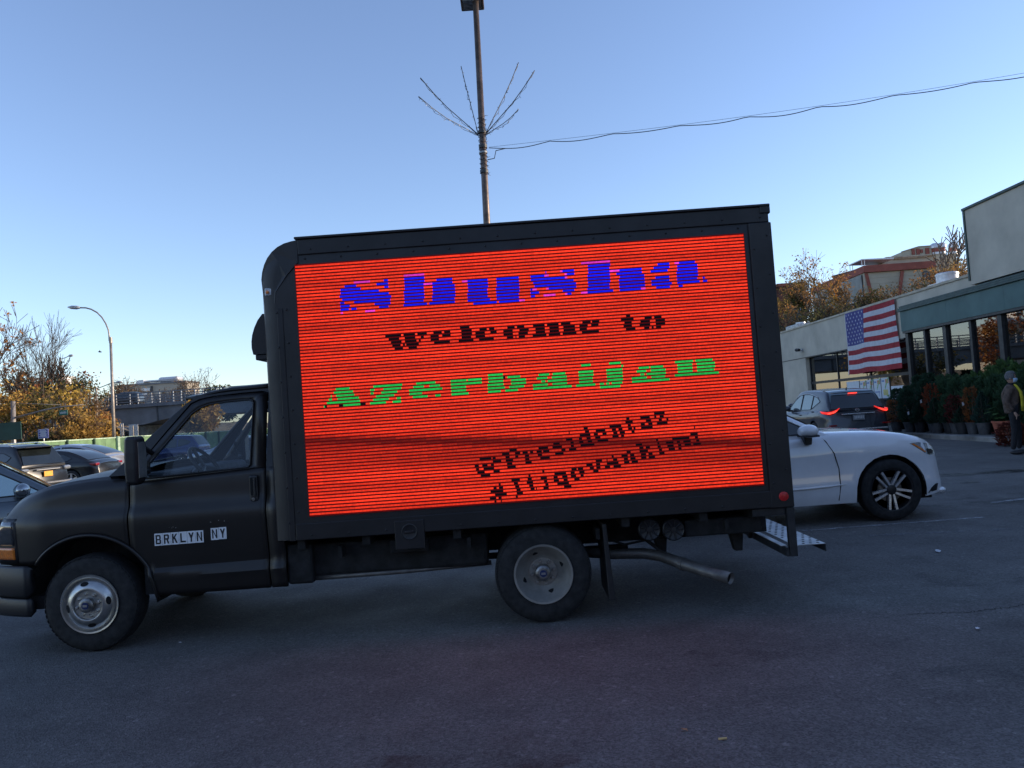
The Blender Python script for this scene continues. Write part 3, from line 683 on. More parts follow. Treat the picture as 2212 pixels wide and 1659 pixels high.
# side mirrors
def mirror(far):
    f = (lambda y: y) if not far else (lambda y: 14-y)
    y0, y1 = 5.775, 5.94
    rows = []
    for z, k in ((1.275, 0.5), (1.30, 0.9), (1.40, 1.0), (1.52, 1.0), (1.62, 0.93), (1.645, 0.72)):
        cx, cyy = -2.925+0.02*(z-1.45), (y0+y1)/2
        hx, hy = 0.055*k, 0.085*k
        rows.append([(cx+hx*sx, f(cyy+hy*sy), z) for sx, sy in ((-0.55,-1),(0.75,-1),(1,-0.75),(1,0.75),(0.75,1),(-0.55,1),(-1,0.55),(-1,-0.55))])
    b = MB().grid(rows, True); b.add(rows[0], [tuple(range(8))]); b.add(rows[-1], [tuple(range(8))])
    mm = tp(b, 'side_mirror', M['trim'], door if not far else doors[1], bevel=0.008)
    g = -2.868
    tp(MB().box(g, g+0.004, f(5.80), f(5.92), 1.33, 1.60), 'mirror_glass', M['chrome'], door if not far else doors[1])
    tp(MB().tube([(-2.92, f(5.92), 1.38), (-2.93, f(6.06), 1.37)], 0.03, 8), 'mirror_arm', M['trim'], door if not far else doors[1])
    tp(MB().tube([(-2.92, f(5.92), 1.58), (-2.90, f(6.10), 1.50)], 0.02, 8), 'mirror_arm', M['trim'], door if not far else doors[1])
    tp(MB().prism([(-3.05, 1.345), (-2.90, 1.345), (-2.90, 1.44)], (0, f(6.045), 0), (1,0,0), (0,0,1), (0,1,0), -0.012, 0.01), 'mirror_sail', M['trim'], door if not far else doors[1])
mirror(False); mirror(True)
# windscreen, roof, cab interior
rows = []
for t in frange(0, 1, 8):
    r_ = []
    for q in frange(0, 1, 13):
        s = math.sin(PI*q); y = lerp(lerp(6.10, 6.235, t), lerp(7.90, 7.765, t), q)
        r_.append((lerp(-3.195, -2.565, t)-lerp(0.22, 0.10, t)*s, y, lerp(1.36, 1.935, t)+lerp(0.03, 0.055, t)*s+0.02*math.sin(PI*t)))
    rows.append(r_)
tp(MB().grid(rows), 'windscreen', M['truck_glass'], smooth=True)
tp(MB().tube([rows[i][0] for i in range(8)], 0.018, 6), 'windscreen_pillar', M['black_paint'], smooth=True)
tp(MB().tube([rows[i][-1] for i in range(8)], 0.018, 6), 'windscreen_pillar', M['black_paint'], smooth=True)
rows = [[(x, lerp(6.205, 7.795, q), interp([(-2.58, 1.93), (-2.45, 1.962), (-2.3, 1.975), (-1.88, 1.985)], x)+0.055*math.sin(PI*q)**0.6) for q in frange(0, 1, 13)] for x in (-2.66, -2.58, -2.5, -2.4, -2.3, -2.1, -1.88)]
tp(MB().grid(rows), 'cab_roof', M['black_paint'], smooth=True, solid=0.02)
rows = [[(-3.05-0.14*math.sin(PI*q)-dx, lerp(6.09, 7.91, q), 1.352+0.02*math.sin(PI*q)+dz) for q in frange(0, 1, 13)] for dx, dz in ((0, 0.0), (0.10, 0.012), (0.2, 0.0))]
tp(MB().grid(rows), 'cowl', M['trim'], smooth=True)
tp(MB().tube([(-3.28, 6.3, 1.39), (-3.22, 6.9, 1.42), (-3.2, 7.3, 1.44)], 0.009, 6), 'wiper', M['trim'])
tp(MB().box(-3.10, -2.78, 6.10, 7.90, 0.9, 1.345), 'dashboard', M['grey_trim'], bevel=0.05)
tp(MB().box(-3.0, -1.90, 6.08, 7.92, 0.40, 0.62), 'cab_floor', M['chassis'])
tp(MB().box(-1.93, -1.90, 6.12, 7.88, 0.6, 1.36), 'cab_back_panel', M['grey_trim'])
for yc in (6.55, 7.45):
    st = tp(MB().box(-2.62, -2.12, yc-0.25, yc+0.25, 0.80, 0.98), 'seat', M['grey_trim'], bevel=0.05)
    bk = MB().add([(-2.20, yc-0.24, 0.95), (-2.05, yc-0.24, 0.95), (-1.95, yc-0.22, 1.52), (-2.05, yc-0.22, 1.52), (-2.20, yc+0.24, 0.95), (-2.05, yc+0.24, 0.95), (-1.95, yc+0.22, 1.52), (-2.05, yc+0.22, 1.52)], [(0,1,2,3), (4,7,6,5), (0,4,5,1), (3,2,6,7), (0,3,7,4), (1,5,6,2)])
    tp(bk, 'seat_back', M['grey_trim'], st, bevel=0.05)
    tp(MB().box(-2.03, -1.94, yc-0.13, yc+0.13, 1.56, 1.74), 'headrest', M['grey_trim'], st, bevel=0.04)
ax = Vector((0.80, 0, 0.60)).normalized(); cw = Vector((-2.66, 6.55, 1.36)); e1 = Vector((0, 1, 0)); e2 = ax.cross(e1)
sw = tp(MB().tube([cw+(e1*math.cos(a)+e2*math.sin(a))*0.19 for a in frange(0, 2*PI, 33)], 0.016, 8, cap=False), 'steering_wheel', M['trim'], smooth=True)
tp(MB().tube([cw-ax*0.02, cw-ax*0.25], [0.05, 0.04], 10), 'steering_column', M['trim'], sw)
for a in (R(-20), R(200), R(90)):
    tp(MB().tube([cw-ax*0.02, cw+(e1*math.cos(a)+e2*math.sin(a))*0.18], 0.015, 6), 'steering_spoke', M['trim'], sw)
# ------------------------------------------------------------------ wheels
def tyre_prof(r, wd, rim):
    h = wd/2
    return [(rim, -h*0.85), (rim+0.012, -h*0.95), (lerp(rim, r, 0.45), -h), (r-0.03, -h*0.93), (r-0.008, -h*0.78), (r, -h*0.5), (r, 0), (r, h*0.5), (r-0.008, h*0.78), (r-0.03, h*0.93), (lerp(rim, r, 0.45), h), (rim+0.012, h*0.95), (rim, h*0.85)]
def tread(b, c, r, wd, n=56):
    for k in range(n):
        a = 2*PI*k/n
        for j, off in ((-1, 0.0), (1, 0.5)):
            a2 = a+off*2*PI/n; ca, sa = math.cos(a2), math.sin(a2); t = Vector((-sa, 0, ca)); rd = Vector((ca, 0, sa)); p = Vector(c)+rd*(r-0.006)
            q0 = p+Vector((0, j*wd*0.16, 0)); q1 = p+Vector((0, j*wd*0.47, 0)); hw = r*PI/n*0.62
            b.add([q0-t*hw, q0+t*hw, q1+t*hw-rd*0.012, q1-t*hw-rd*0.012, q0-t*hw+rd*0.006, q0+t*hw+rd*0.006, q1+t*hw-rd*0.008, q1-t*hw-rd*0.008], [(0,1,5,4), (1,2,6,5), (2,3,7,6), (3,0,4,7), (4,5,6,7)])
def truck_wheel(name, c, prof, out_y, lug_r, lug_h, holes, hub_prof):
    wd = 0.225; b = MB().lathe(tyre_prof(0.374, wd, 0.215), o=c, axis=(0, 1, 0), n=56, cap=False)
    tread(b, c, 0.374, wd)
    wh = thing(name, '', ''); del wh['label'], wh['category']; wh.parent = truck; wh.location = Vector(c)-TO
    def wp(mb, n, m, par=None, **k): return mb.build(n, m, par or wh, off=c, **k)
    wp(b, 'tyre', M['rubber'], angle=35)
    o = Vector((c[0], out_y, c[2]))
    rim = wp(MB().lathe(prof, o=o, axis=(0, -1, 0), n=56, cap=False), 'rim', M['chrome'] if name == 'front_wheel' else M['rear_rim'], angle=50)
    wp(MB().lathe(hub_prof, o=o, axis=(0, -1, 0), n=28), 'hub', M['steel'], angle=40)
    hh = hub_prof[-1][1]
    wp(MB().lathe([(0.027, hh+0.001), (0.027, hh+0.004)], o=o, axis=(0, -1, 0), n=20), 'hub_cap', mat('blue_cap_'+name+str(c[0]), (0.02, 0.035, 0.11), 0.3), angle=40)
    wp(MB().box(o.x-0.016, o.x+0.016, o.y-hh-0.0065, o.y-hh-0.004, o.z-0.008, o.z+0.008), 'hub_badge', M['chrome'])
    for k in range(8):
        a = 2*PI*k/8+0.2; p = o+Vector((math.cos(a)*lug_r, 0, math.sin(a)*lug_r))
        wp(MB().lathe([(0.013, lug_h-0.004), (0.013, lug_h+0.018), (0.008, lug_h+0.024)], o=p, axis=(0, -1, 0), n=6), 'lug_nut', M['chrome'])
    for a, rr, hz, tilt in holes:
        p = o+Vector((math.cos(a)*rr, -hz, math.sin(a)*rr)); rd = Vector((math.cos(a), 0, math.sin(a))); tg = Vector((-math.sin(a), 0, math.cos(a)))
        nr = (Vector((0, -1, 0))*math.cos(tilt)+rd*math.sin(tilt)); up_ = (rd*math.cos(tilt)+Vector((0, 1, 0))*math.sin(tilt))
        wp(MB().add([p+nr*0.002+tg*math.cos(q)*0.032+up_*math.sin(q)*0.019 for q in frange(0, 2*PI*15/16, 16)], [tuple(range(16))]), 'hand_hole', M['hole'])
    return wh
fp_ = [(0.222, 0.0), (0.228, 0.006), (0.226, 0.012), (0.214, 0.010), (0.205, -0.012), (0.197, -0.020), (0.190, -0.014), (0.180, 0.004), (0.160, 0.024), (0.135, 0.038), (0.118, 0.042), (0.114, 0.040), (0.108, 0.022), (0.060, 0.020), (0.0, 0.020)]
hubf = [(0.056, 0.018), (0.055, 0.058), (0.045, 0.066), (0.034, 0.068)]
truck_wheel('front_wheel', (XF, 6.115, 0.374), fp_, 6.005, 0.085, 0.02, [(R(8), 0.160, 0.024, 0.55), (R(98), 0.160, 0.024, 0.55), (R(188), 0.160, 0.024, 0.55), (R(278), 0.160, 0.024, 0.55)], hubf)
rp_ = [(0.222, 0.0), (0.228, 0.006), (0.226, 0.012), (0.212, 0.010), (0.203, -0.006), (0.195, -0.02), (0.170, -0.060), (0.145, -0.092), (0.120, -0.112), (0.112, -0.115), (0.108, -0.106), (0.060, -0.106), (0.0, -0.106)]
hubr = [(0.062, -0.107), (0.060, -0.03), (0.052, -0.022), (0.034, -0.020)]
truck_wheel('rear_wheel', (XR_, 6.055, 0.374), rp_, 5.945, 0.085, -0.105, [(R(20), 0.158, -0.077, -0.86), (R(110), 0.158, -0.077, -0.86), (R(200), 0.158, -0.077, -0.86), (R(290), 0.158, -0.077, -0.86)], hubr)
for cx_, cy_ in ((XR_, 6.315), (XR_, 7.945), (XR_, 7.685), (XF, 7.885)):
    wh = thing('inner_wheel' if cy_ < 7 else 'far_wheel', '', ''); del wh['label'], wh['category']; wh.parent = truck; wh.location = Vector((cx_, cy_, 0.374))-TO
    MB().lathe(tyre_prof(0.374, 0.225, 0.215), axis=(0, 1, 0), n=32, cap=False).build('tyre', M['rubber'], wh, angle=35)
    MB().lathe([(0.215, -0.09), (0.2, -0.03), (0.05, -0.03), (0.0, -0.03)], axis=(0, 1, 0), n=24).build('rim', M['steel'], wh, angle=40)
# ------------------------------------------------------------------ cargo box
BX0, BX1, BZ0, BZ1, BYN, BYF = -1.92, 2.05, 0.77, 3.065, 5.905, 8.10
cr = 0.30
def outline(ins):
    pts = [(BX1, BZ0), (BX1, BZ1-ins*0.3)]
    for a in frange(PI/2, PI, 10): pts.append((BX0+cr+math.cos(a)*(cr-ins), BZ1-cr+math.sin(a)*(cr-ins*0.6)))
    pts.append((BX0+ins, BZ0)); return pts
rows = []
for ins, y in ((0.13, BYN), (0.07, BYN+0.008), (0.028, BYN+0.03), (0.006, BYN+0.075), (0, BYN+0.13), (0, BYF-0.13), (0.006, BYF-0.075), (0.028, BYF-0.03), (0.07, BYF-0.008), (0.13, BYF)):
    rows.append([(p[0], y, p[1]) for p in outline(ins)])
b = MB().grid(rows, True); n_ = len(rows[0]); b.add(rows[0], [tuple(range(n_))]); b.add(rows[-1], [tuple(range(n_))])
box = tp(b, 'cargo_box', M['box_paint'], angle=35)
def bxp(mb, name, m, par=None, **k): return tp(mb, name, m, par or box, **k)
bxp(MB().box(-1.60, 2.045, BYN-0.012, BYN+0.03, 2.955, 3.075), 'top_rail', M['box_paint'], bevel=0.006)
bxp(MB().box(-1.62, 2.06, BYN-0.028, BYN+0.02, 3.076, 3.094), 'roof_edge_trim', M['box_paint'], bevel=0.004)
bxp(MB().box(1.98, 2.064, BYN-0.02, BYF+0.02, 3.02, 3.098), 'rear_header', M['box_paint'], bevel=0.01)
bxp(MB().box(-1.74, 1.90, BYN-0.014, BYN+0.02, 0.765, 0.893), 'bottom_rail', M['box_paint'], bevel=0.006)
bxp(MB().box(1.885, 2.062, BYN-0.018, BYN+0.05, 0.76, 2.953), 'rear_post', M['box_paint'], bevel=0.008)
bxp(MB().box(-1.79, -1.745, BYN-0.006, BYN+0.03, 0.762, 2.55), 'front_post_cover', M['box_paint'], bevel=0.004)
# corner cap casting at the front top
cap_ = [(-1.60, 3.072), (-1.605, 2.90), (-1.70, 2.80), (-1.79, 2.68), (-1.80, 2.60), (-1.897, 2.595)]+[(BX0+cr+math.cos(a)*(cr-0.005), BZ1-cr+math.sin(a)*(cr+0.002)) for a in frange(PI-0.1, PI/2+0.1, 8)]
def capy(a, c):
    d = max(0.0, -1.62-a)/0.28; e = max(0, (c-(BZ1-cr))/cr) if a < -1.6 else 0
    return (a, BYN-0.010+0.05*d**4+0.02*(d*e), c)
bxp(MB().fill([cap_], capy), 'corner_cap', M['box_paint'], solid=0.02)
bxp(MB().box(-1.880, -1.815, BYN+0.005, BYN+0.06, 2.655, 2.72), 'marker_plate', M['galv'], bevel=0.01)
bxp(MB().lathe([(0.013, 0), (0.013, 0.008), (0.0, 0.012)], o=(-1.855, BYN+0.003, 2.685), axis=(-0.3, -1, 0), n=12), 'marker_lamp', M['amber'], angle=50)
# front air deflector dome on the box nose
fpr = [atY(u, v, 6.05) for u, v in ((566, 678), (556, 692), (549, 708), (544.5, 724), (543, 738), (543.5, 752), (547, 766))]
bxp(MB().grid([[(q.x, y_, q.z) for q in fpr]+[(-1.88, y_, fpr[-1].z)] for y_ in (6.05, 6.055, 6.3, 7.0, 7.7, 7.945, 7.95)]).add([(q.x, 6.05, q.z) for q in fpr]+[(-1.88, 6.05, fpr[-1].z), (-1.88, 6.05, fpr[0].z)], [tuple(range(len(fpr)+2))]), 'nose_fairing', M['trim'], angle=50)
bxp(MB().box(fpr[-1].x+0.012, -1.88, 6.06, 7.94, fpr[-1].z-0.045, fpr[-1].z-0.002), 'fairing_base', M['trim'], bevel=0.008)
# rivets
rv = MB().ball((0, 0, 0), 0.0085, 8, 5, (1, 0.6, 1)).mesh('rivet', M['box_paint'], True)
for i in range(13):
    part('rivet', rv, box, Vector((-1.50+i*0.29, BYN-0.013, 2.995))-TO); part('rivet', rv, box, Vector((-1.55+i*0.28, BYN-0.002, 2.925))-TO)
    part('rivet', rv, box, Vector((-1.62+i*0.285, BYN-0.015, 0.80))-TO)
for i in range(7):
    part('rivet', rv, box, Vector((-1.715, BYN-0.002, 0.98+i*0.26))-TO); part('rivet', rv, box, Vector((-1.79, BYN-0.007, 0.90+i*0.27))-TO)
    part('rivet', rv, box, Vector((1.915, BYN-0.019, 0.95+i*0.3))-TO); part('rivet', rv, box, Vector((2.02, BYN-0.019, 1.05+i*0.3))-TO)
# red round reflector
P = atY(1693, 1072, BYN-0.02)
bxp(MB().lathe([(0.036, 0), (0.036, 0.006), (0.030, 0.010), (0.0, 0.010)], o=(P.x, BYN-0.018, P.z), axis=(0, -1, 0), n=24), 'round_reflector', M['redlens'], angle=40)
# rear doors and grab handle
bxp(MB().box(2.052, 2.07, BYN+0.06, BYF-0.06, 0.82, 3.0), 'rear_door', M['box_paint'])
P = atY(1694, 800, 6.15); hz = P.z
bxp(MB().tube([(2.06, 6.15, hz+0.13), (2.10, 6.15, hz+0.12), (2.125, 6.15, hz+0.09), (2.13, 6.15, hz), (2.125, 6.15, hz-0.09), (2.10, 6.15, hz-0.12), (2.06, 6.15, hz-0.13)], 0.010, 8), 'grab_handle', M['steel'], smooth=True)
# fuel filler plate
a = atY(852, 1125, BYN); c = atY(920, 1183, BYN)
fz = bxp(MB().box(a.x, c.x, BYN-0.022, BYN+0.03, c.z, a.z), 'fuel_filler_plate', M['box_paint'], bevel=0.006)
fc = Vector(((a.x+c.x)/2, BYN-0.022, (a.z+c.z)/2+0.022))
bxp(MB().lathe([(0.062, 0.0), (0.062, 0.004), (0.056, 0.006), (0.052, 0.004)], o=fc, axis=(0, -1, 0), n=28), 'filler_ring', M['trim'], fz, angle=40)
bxp(MB().lathe([(0.05, 0.001), (0.05, 0.003)], o=fc, axis=(0, -1, 0), n=28), 'filler_recess', M['hole'], fz)
bxp(MB().box(fc.x-0.034, fc.x+0.034, fc.y-0.016, fc.y-0.004, fc.z-0.010, fc.z+0.010), 'filler_cap_grip', M['box_paint'], fz, bevel=0.005)
# ------------------------------------------------------------------ LED message screen
SX0, SX1, SZ0, SZ1 = -1.625, 1.842, 0.945, 2.875
SY = BYN-0.012
def led_mat():
    m = bpy.data.materials.new('led_pixels'); m.use_nodes = True; t = m.node_tree; b = t.nodes['Principled BSDF']; L = t.links.new
    at = t.nodes.new('ShaderNodeAttribute'); at.attribute_name = 'led'; at.attribute_type = 'GEOMETRY'
    b.inputs['Base Color'].default_value = (0.006, 0.005, 0.006, 1); b.inputs['Roughness'].default_value = 0.7; b.inputs['Specular IOR Level'].default_value = 0.2
    tc = t.nodes.new('ShaderNodeTexCoord'); n = t.nodes.new('ShaderNodeTexNoise'); n.inputs['Scale'].default_value = 70; n.inputs['Detail'].default_value = 1
    L(tc.outputs['Object'], n.inputs['Vector'])
    mr = t.nodes.new('ShaderNodeMapRange'); mr.inputs[1].default_value = 0.3; mr.inputs[2].default_value = 0.7; mr.inputs[3].default_value = 0.82; mr.inputs[4].default_value = 1.2
    L(n.outputs[0], mr.inputs[0])
    L(at.outputs['Color'], b.inputs['Emission Color']); L(mr.outputs[0], b.inputs['Emission Strength'])
    return m
M['led'] = led_mat()
LED_GAIN = 2.0**-EXPO
screen = tp(MB().box(SX0-0.006, SX1+0.006, SY, BYN+0.02, SZ0-0.006, SZ1+0.006), 'led_screen', mat('led_panel_mask', (0.008, 0.005, 0.006), 0.8, spec=0.2, emit=(0.30, 0.003, 0.005), es=0.22*LED_GAIN))
big_letters = [  # letter bitmap, x range and y range in photograph pixels
 (1340, 1539, 1104, 1233, "......PPPPPPP......BB.|..BBBBB.........BBBBB.|BBBBBBBBB..........BB.|BBBBBBBBBBBBBBBBB.....|BBBBBBBBBBBBBBBBBBBBB.|.BBBBBBBBBBBBBBBBBBBBB|BB....BBBBBBBBBBBBBBBB|BBBB...........BBBBBBB|BBBB.BB..........BBBB.|P..........PPPP......."),
 (1570, 1792, 1067, 1208, "..PPPPPPP...........|..BBBBBBB...........|..BBBBBBB...........|..BBBBBBBPPPBBBBBBB.|..BBBBBBB..BBBBBBBB.|..BBBBBBB...BBBBBBBB|..BBBBBBB...BBBBBBBB|..BBBBBBB...BBBBBBBB|..BBBBBBB...BBBBBBBB|..BBBBBBB...BBBBBBBB|.BBBBBBBBB.BBBBBBBBB"),
 (1819, 2067, 1092, 1192, "PPBBBBBBB...BBBBBBBB..|..BBBBBBB...BBBBBBBB..|..BBBBBBB...BBBBBBBB..|..BBBBBBB...BBBBBBBB..|..BBBBBBB...BBBBBBBB..|..BBBBBBB...BBBBBBBB..|..BBBBBBBB..BBBBBBBB..|....BBBBBBBB.BBBBBBBPP"),
 (2088, 2269, 1070, 1169, "..PBBBB......PBBBBB.|BBBBBBPP.......PBBB.|BBBBBBBBBBBBBBBP....|.BBBBBBBBBBBBBBBBBB.|..BBBBBBBBBBBBBBBBBB|BPP....PBBBBBBBBBBBB|BBBB..........BBBBB.|BB....PPPPP....PBB.."),
 (2289, 2538, 1018, 1151, "PPPPPPPPP...........|..BBBBBBB...........|..BBBBBBB...........|..BBBBBBBPPPBBBBBBB.|..BBBBBBB..BBBBBBBB.|..BBBBBBB...BBBBBBBB|..BBBBBBB...BBBBBBBB|..BBBBBBB...BBBBBBBB|..BBBBBBB...BBBBBBBB|PPBBBBBBBB..BBBBBBBPP"),
 (2563, 2784, 1027, 1126, "...BBBBB..PPBBBBBBB.....|.BBBBBBB...BBBBBBBBB....|BBBBBBB....BBBBBBBBB....|...........BBBBBBBBB....|..BBBBBB...BBBBBBBBB....|BBBBBBBB...BBBBBBBBB..B.|BBBBBBBBB..BBBBBBBBBB.BB|..BBBBBB....BBBBBBBBBBB."),
 (1518, 1683, 1309, 1373, "KKKKKKKKK.KKKKKKK.KKKKKK|..KKKKKK...KKKKKK...KK..|...KKKKKK..KKKKKKK.K....|....KKKKK.K.KKKKKKK.....|.....KKKKK...KKKKK......"),
 (1694, 1787, 1308, 1359, "..KKKKK.KKKK..|KKKKK..KKKKK..|KKKKK.........|..KKKKKKKKKK.."),
 (1798, 1864, 1288, 1352, "..KKKKKK..|...KKKKKK.|...KKKKKK.|...KKKKKK.|.KKKKKKKKK"),
 (1873, 1954, 1295, 1346, "..KKKK.KKK.|KKKKK...KKK|KKKKK......|..KKKKKKKK."),
 (1982, 2081, 1286, 1337, "..KKKK.KKKK..|KKKKK...KKKKK|KKKKK...KKKKK|..KKK.K.KKK.."),
 (2099, 2271, 1269, 1320, "KKKKKK.KKKKKK.KKKKK...|.KKKKK..KKKKK..KKKKKK.|.KKKKK..KKKKK..KKKKKK.|KKKKKKK.KKKKKK.KKKKKKK"),
 (2280, 2371, 1258, 1309, "..KKKKK.KKKK..|KKKKK..KKKKK..|KKKKK.........|..KKKKKKKKKK.."),
 (2443, 2502, 1232, 1296, "...KKK...|KKKKKKKK.|..KKKKK..|..KKKKK..|...KKKKKK"),
 (2520, 2619, 1240, 1291, "..KKKK.KKKK..|KKKKK...KKKKK|KKKKK...KKKKK|..KKK.K.KKK.."),
 (1274, 1439, 1518, 1606, ".......GGGGGGGG.........|......GGGGGGGGGG........|.....GGGGGGGGGGGG.......|....G..GGGGGGGGGGG......|...GG...GGGGGGGGGGGG....|..GGGGGGGGGGGGGGGGGGG...|GK.......KKGGGGGGGGGGKKK"),
 (1457, 1586, 1510, 1586, "..GGGGGGGGGGGGGGGGGG|GGG.....GGGGGGGGGGG.|GG.....GGGGGGGGGG...|....GGGGGGGGGGG.....|..GGGGGGGGGG....GGG.|GGGGGGGGGG....GGGGG."),
 (1611, 1742, 1506, 1570, "....GGGGGGGGGG....|..GGGGGG...GGGGGG.|GGGGGGGGGGGGGGGGGG|GGGGGGG...........|..GGGGGGGG....GGG."),
 (1776, 1896, 1494, 1558, "GGGGGGGG.GGGGGGG|GGGGGGGGGGGGGGGG|GGGGGGGG........|GGGGGGGG........|GGGGGGGGG......."),
 (1921, 2072, 1469, 1545, "GGGGGGGG............|GGGGGGGGK.GGGGGGG...|GGGGGGGG....GGGGGGGG|GGGGGGGG....GGGGGGGG|GGGGGGGGG..GGGGGGGG.|GGGGGGG..GGGGGGG...."),
 (2097, 2250, 1468, 1532, "...GGGGG.GGGGGG...|..GGGGG..GGGGGGG..|....GG.GGGGGGGGG..|GGGGGGG..GGGGGGG..|GGGGGGGGGGGGGGGGGG"),
 (2270, 2344, 1429, 1518, "..GGGGG..|.........|.GGGGGGG.|.GGGGGGG.|.GGGGGGG.|.GGGGGGG.|GGGGGGGGG"),
 (2361, 2452, 1418, 1535, "....GGGGG.|..........|...GGGGGGG|...GGGGGGG|...GGGGGGG|...GGGGGGG|GG.GGGGGGG|GGGG.GGGGG|.GGGGGGGG."),
 (2488, 2637, 1436, 1500, "...GGGGG.GGGGGG...|..GGGGG..GGGGGGG..|....GG.GGGGGGGGG..|GGGGGGG..GGGGGGG..|GGGGGGGGGGGGGGGGGG"),
 (2658, 2831, 1412, 1478, "GGGGGGGG.GGGGGGGG...|.GGGGGGG..GGGGGGGG..|.GGGGGGG..GGGGGGGG..|.GGGGGGG..GGGGGGGG..|GGGGGGGGGGGGGGGGGGGG"),
]
small = {
 '@': " ####  |#    # |# ## ##|# # # #|# ###  |##     | ##### |       |       ", 'P': "###### | ##  ##| ##  ##| ##### | ##    | ##    |####   |       |       ",
 'r': "       |       |### ## | ### # | ##    | ##    |####   |       |       ", 'e': "       |       | ####  |##  ## |###### |##     | ##### |       |       ",
 's': "       |       | ##### |##     | ####  |    ## |#####  |       |       ", 'i': "  ##   |       |####   |  ##   |  ##   |  ##   |#####  |       |       ",
 'd': "   ### |    ## | ##### |##  ## |##  ## |##  ## | ######|       |       ", 'n': "       |       |#####  | ## ## | ## ## | ## ## |### ###|       |       ",
 't': "  #    | ##    |#####  | ##    | ##    | ## #  |  ##   |       |       ", 'a': "       |       | ####  |    ## | ##### |##  ## | ######|       |       ",
 'z': "       |       |###### |#  ##  |  ##   | ##  # |###### |       |       ", '#': "  # #  |  # #  |###### |  # #  |###### | # #   | # #   |       |       ",
 'I': " ####  |  ##   |  ##   |  ##   |  ##   |  ##   | ####  |       |       ", 'q': "       |       | ##### |##  ## |##  ## |##  ## | ##### |    ## |   ####",
 'o': "       |       | ####  |##  ## |##  ## |##  ## | ####  |       |       ", 'v': "       |       |### ###| ## ## | ## ## |  ###  |   #   |       |       ",
 'k': "###    | ##    | ## ## | ####  | ###   | ## ## |### ###|       |       ", 'm': "       |       |###### |## # ##|## # ##|## # ##|## # ##|       |       ",
}
small_lines = [('@Presidentaz', 228, 740, 16.5, 113, 124), ('#Itiqovankimi', 316, 912, 16.2, 115, 118)]
def soft(rws, fx, fy, blank):
    """bilinear coverage of a letter bitmap at column fx, row fy"""
    def at(c, r): return 0.0 if r < 0 or r >= len(rws) or c < 0 or c >= len(rws[r]) or rws[r][c] == blank else 1.0
    x = fx-0.5; c, r = math.floor(x), math.floor(fy); a = x-c
    if blank == '.': return at(c, r)*(1-a)+at(c+1, r)*a
    y = fy-0.5; r = math.floor(y); b_ = y-r
    return (at(c, r)*(1-a)+at(c+1, r)*a)*(1-b_)+(at(c, r+1)*(1-a)+at(c+1, r+1)*a)*b_
small_w = {'@': 1.75, 'P': 1.2, 'i': 0.72, 't': 0.8, 'r': 0.9, 's': 0.9, 'm': 1.45, '#': 1.3, 'I': 0.95, 'z': 1.0}
def led_code(px, py):
    for x0, x1, y0, y1, bmp in big_letters:
        if x0-4 <= px < x1+4:
            yl = py+0.0765*(px-(x0+x1)/2)
            if y0-5 <= yl < y1+5:
                rws = bmp.split('|'); fy = (yl-y0)/(y1-y0)*len(rws); fx = (px-x0)/(x1-x0)*len(rws[0])
                if soft(rws, fx, fy, '.') > 0.5:
                    ch = rws[max(0, min(len(rws)-1, int(fy)))]; q = ch[max(0, min(len(ch)-1, int(fx)))]
                    if q == '.': q = 'B' if 'B' in bmp else ('G' if 'G' in bmp else 'K')
                    return q
    ex, ey = (px-1750)*1.7015, (py-1450)*1.7015
    for txt, ox, oy, ang, adv, H_ in small_lines:
        dx, dy = ex-ox, ey-oy; c, s = math.cos(R(ang)), math.sin(R(ang))
        u = dx*c-dy*s; v = -dx*s-dy*c; tot = sum(small_w.get(q, 1.0) for q in txt); unit = adv*len(txt)/tot
        if 0 <= u < adv*len(txt) and -H_*0.29 < v < H_:
            acc = 0.0
            for q in txt:
                wq = small_w.get(q, 1.0)*unit
                if u < acc+wq:
                    if soft(small[q].split('|'), (u-acc)/wq*7.6, (H_-v)/(H_/7), ' ') > 0.52: return 'K'
                    break
                acc += wq
    return '.'
LC = {'.': (1.0, 0.042, 0.014), 'B': (0.0, 0.010, 0.95), 'K': (0.0, 0.0, 0.0), 'G': (0.010, 0.55, 0.085), 'P': (0.85, 0.045, 0.62)}
NR, NC = 76, 420
pz = (SZ1-SZ0)/NR; px0 = (SX1-SX0)/NC
rnd = random.Random(77)
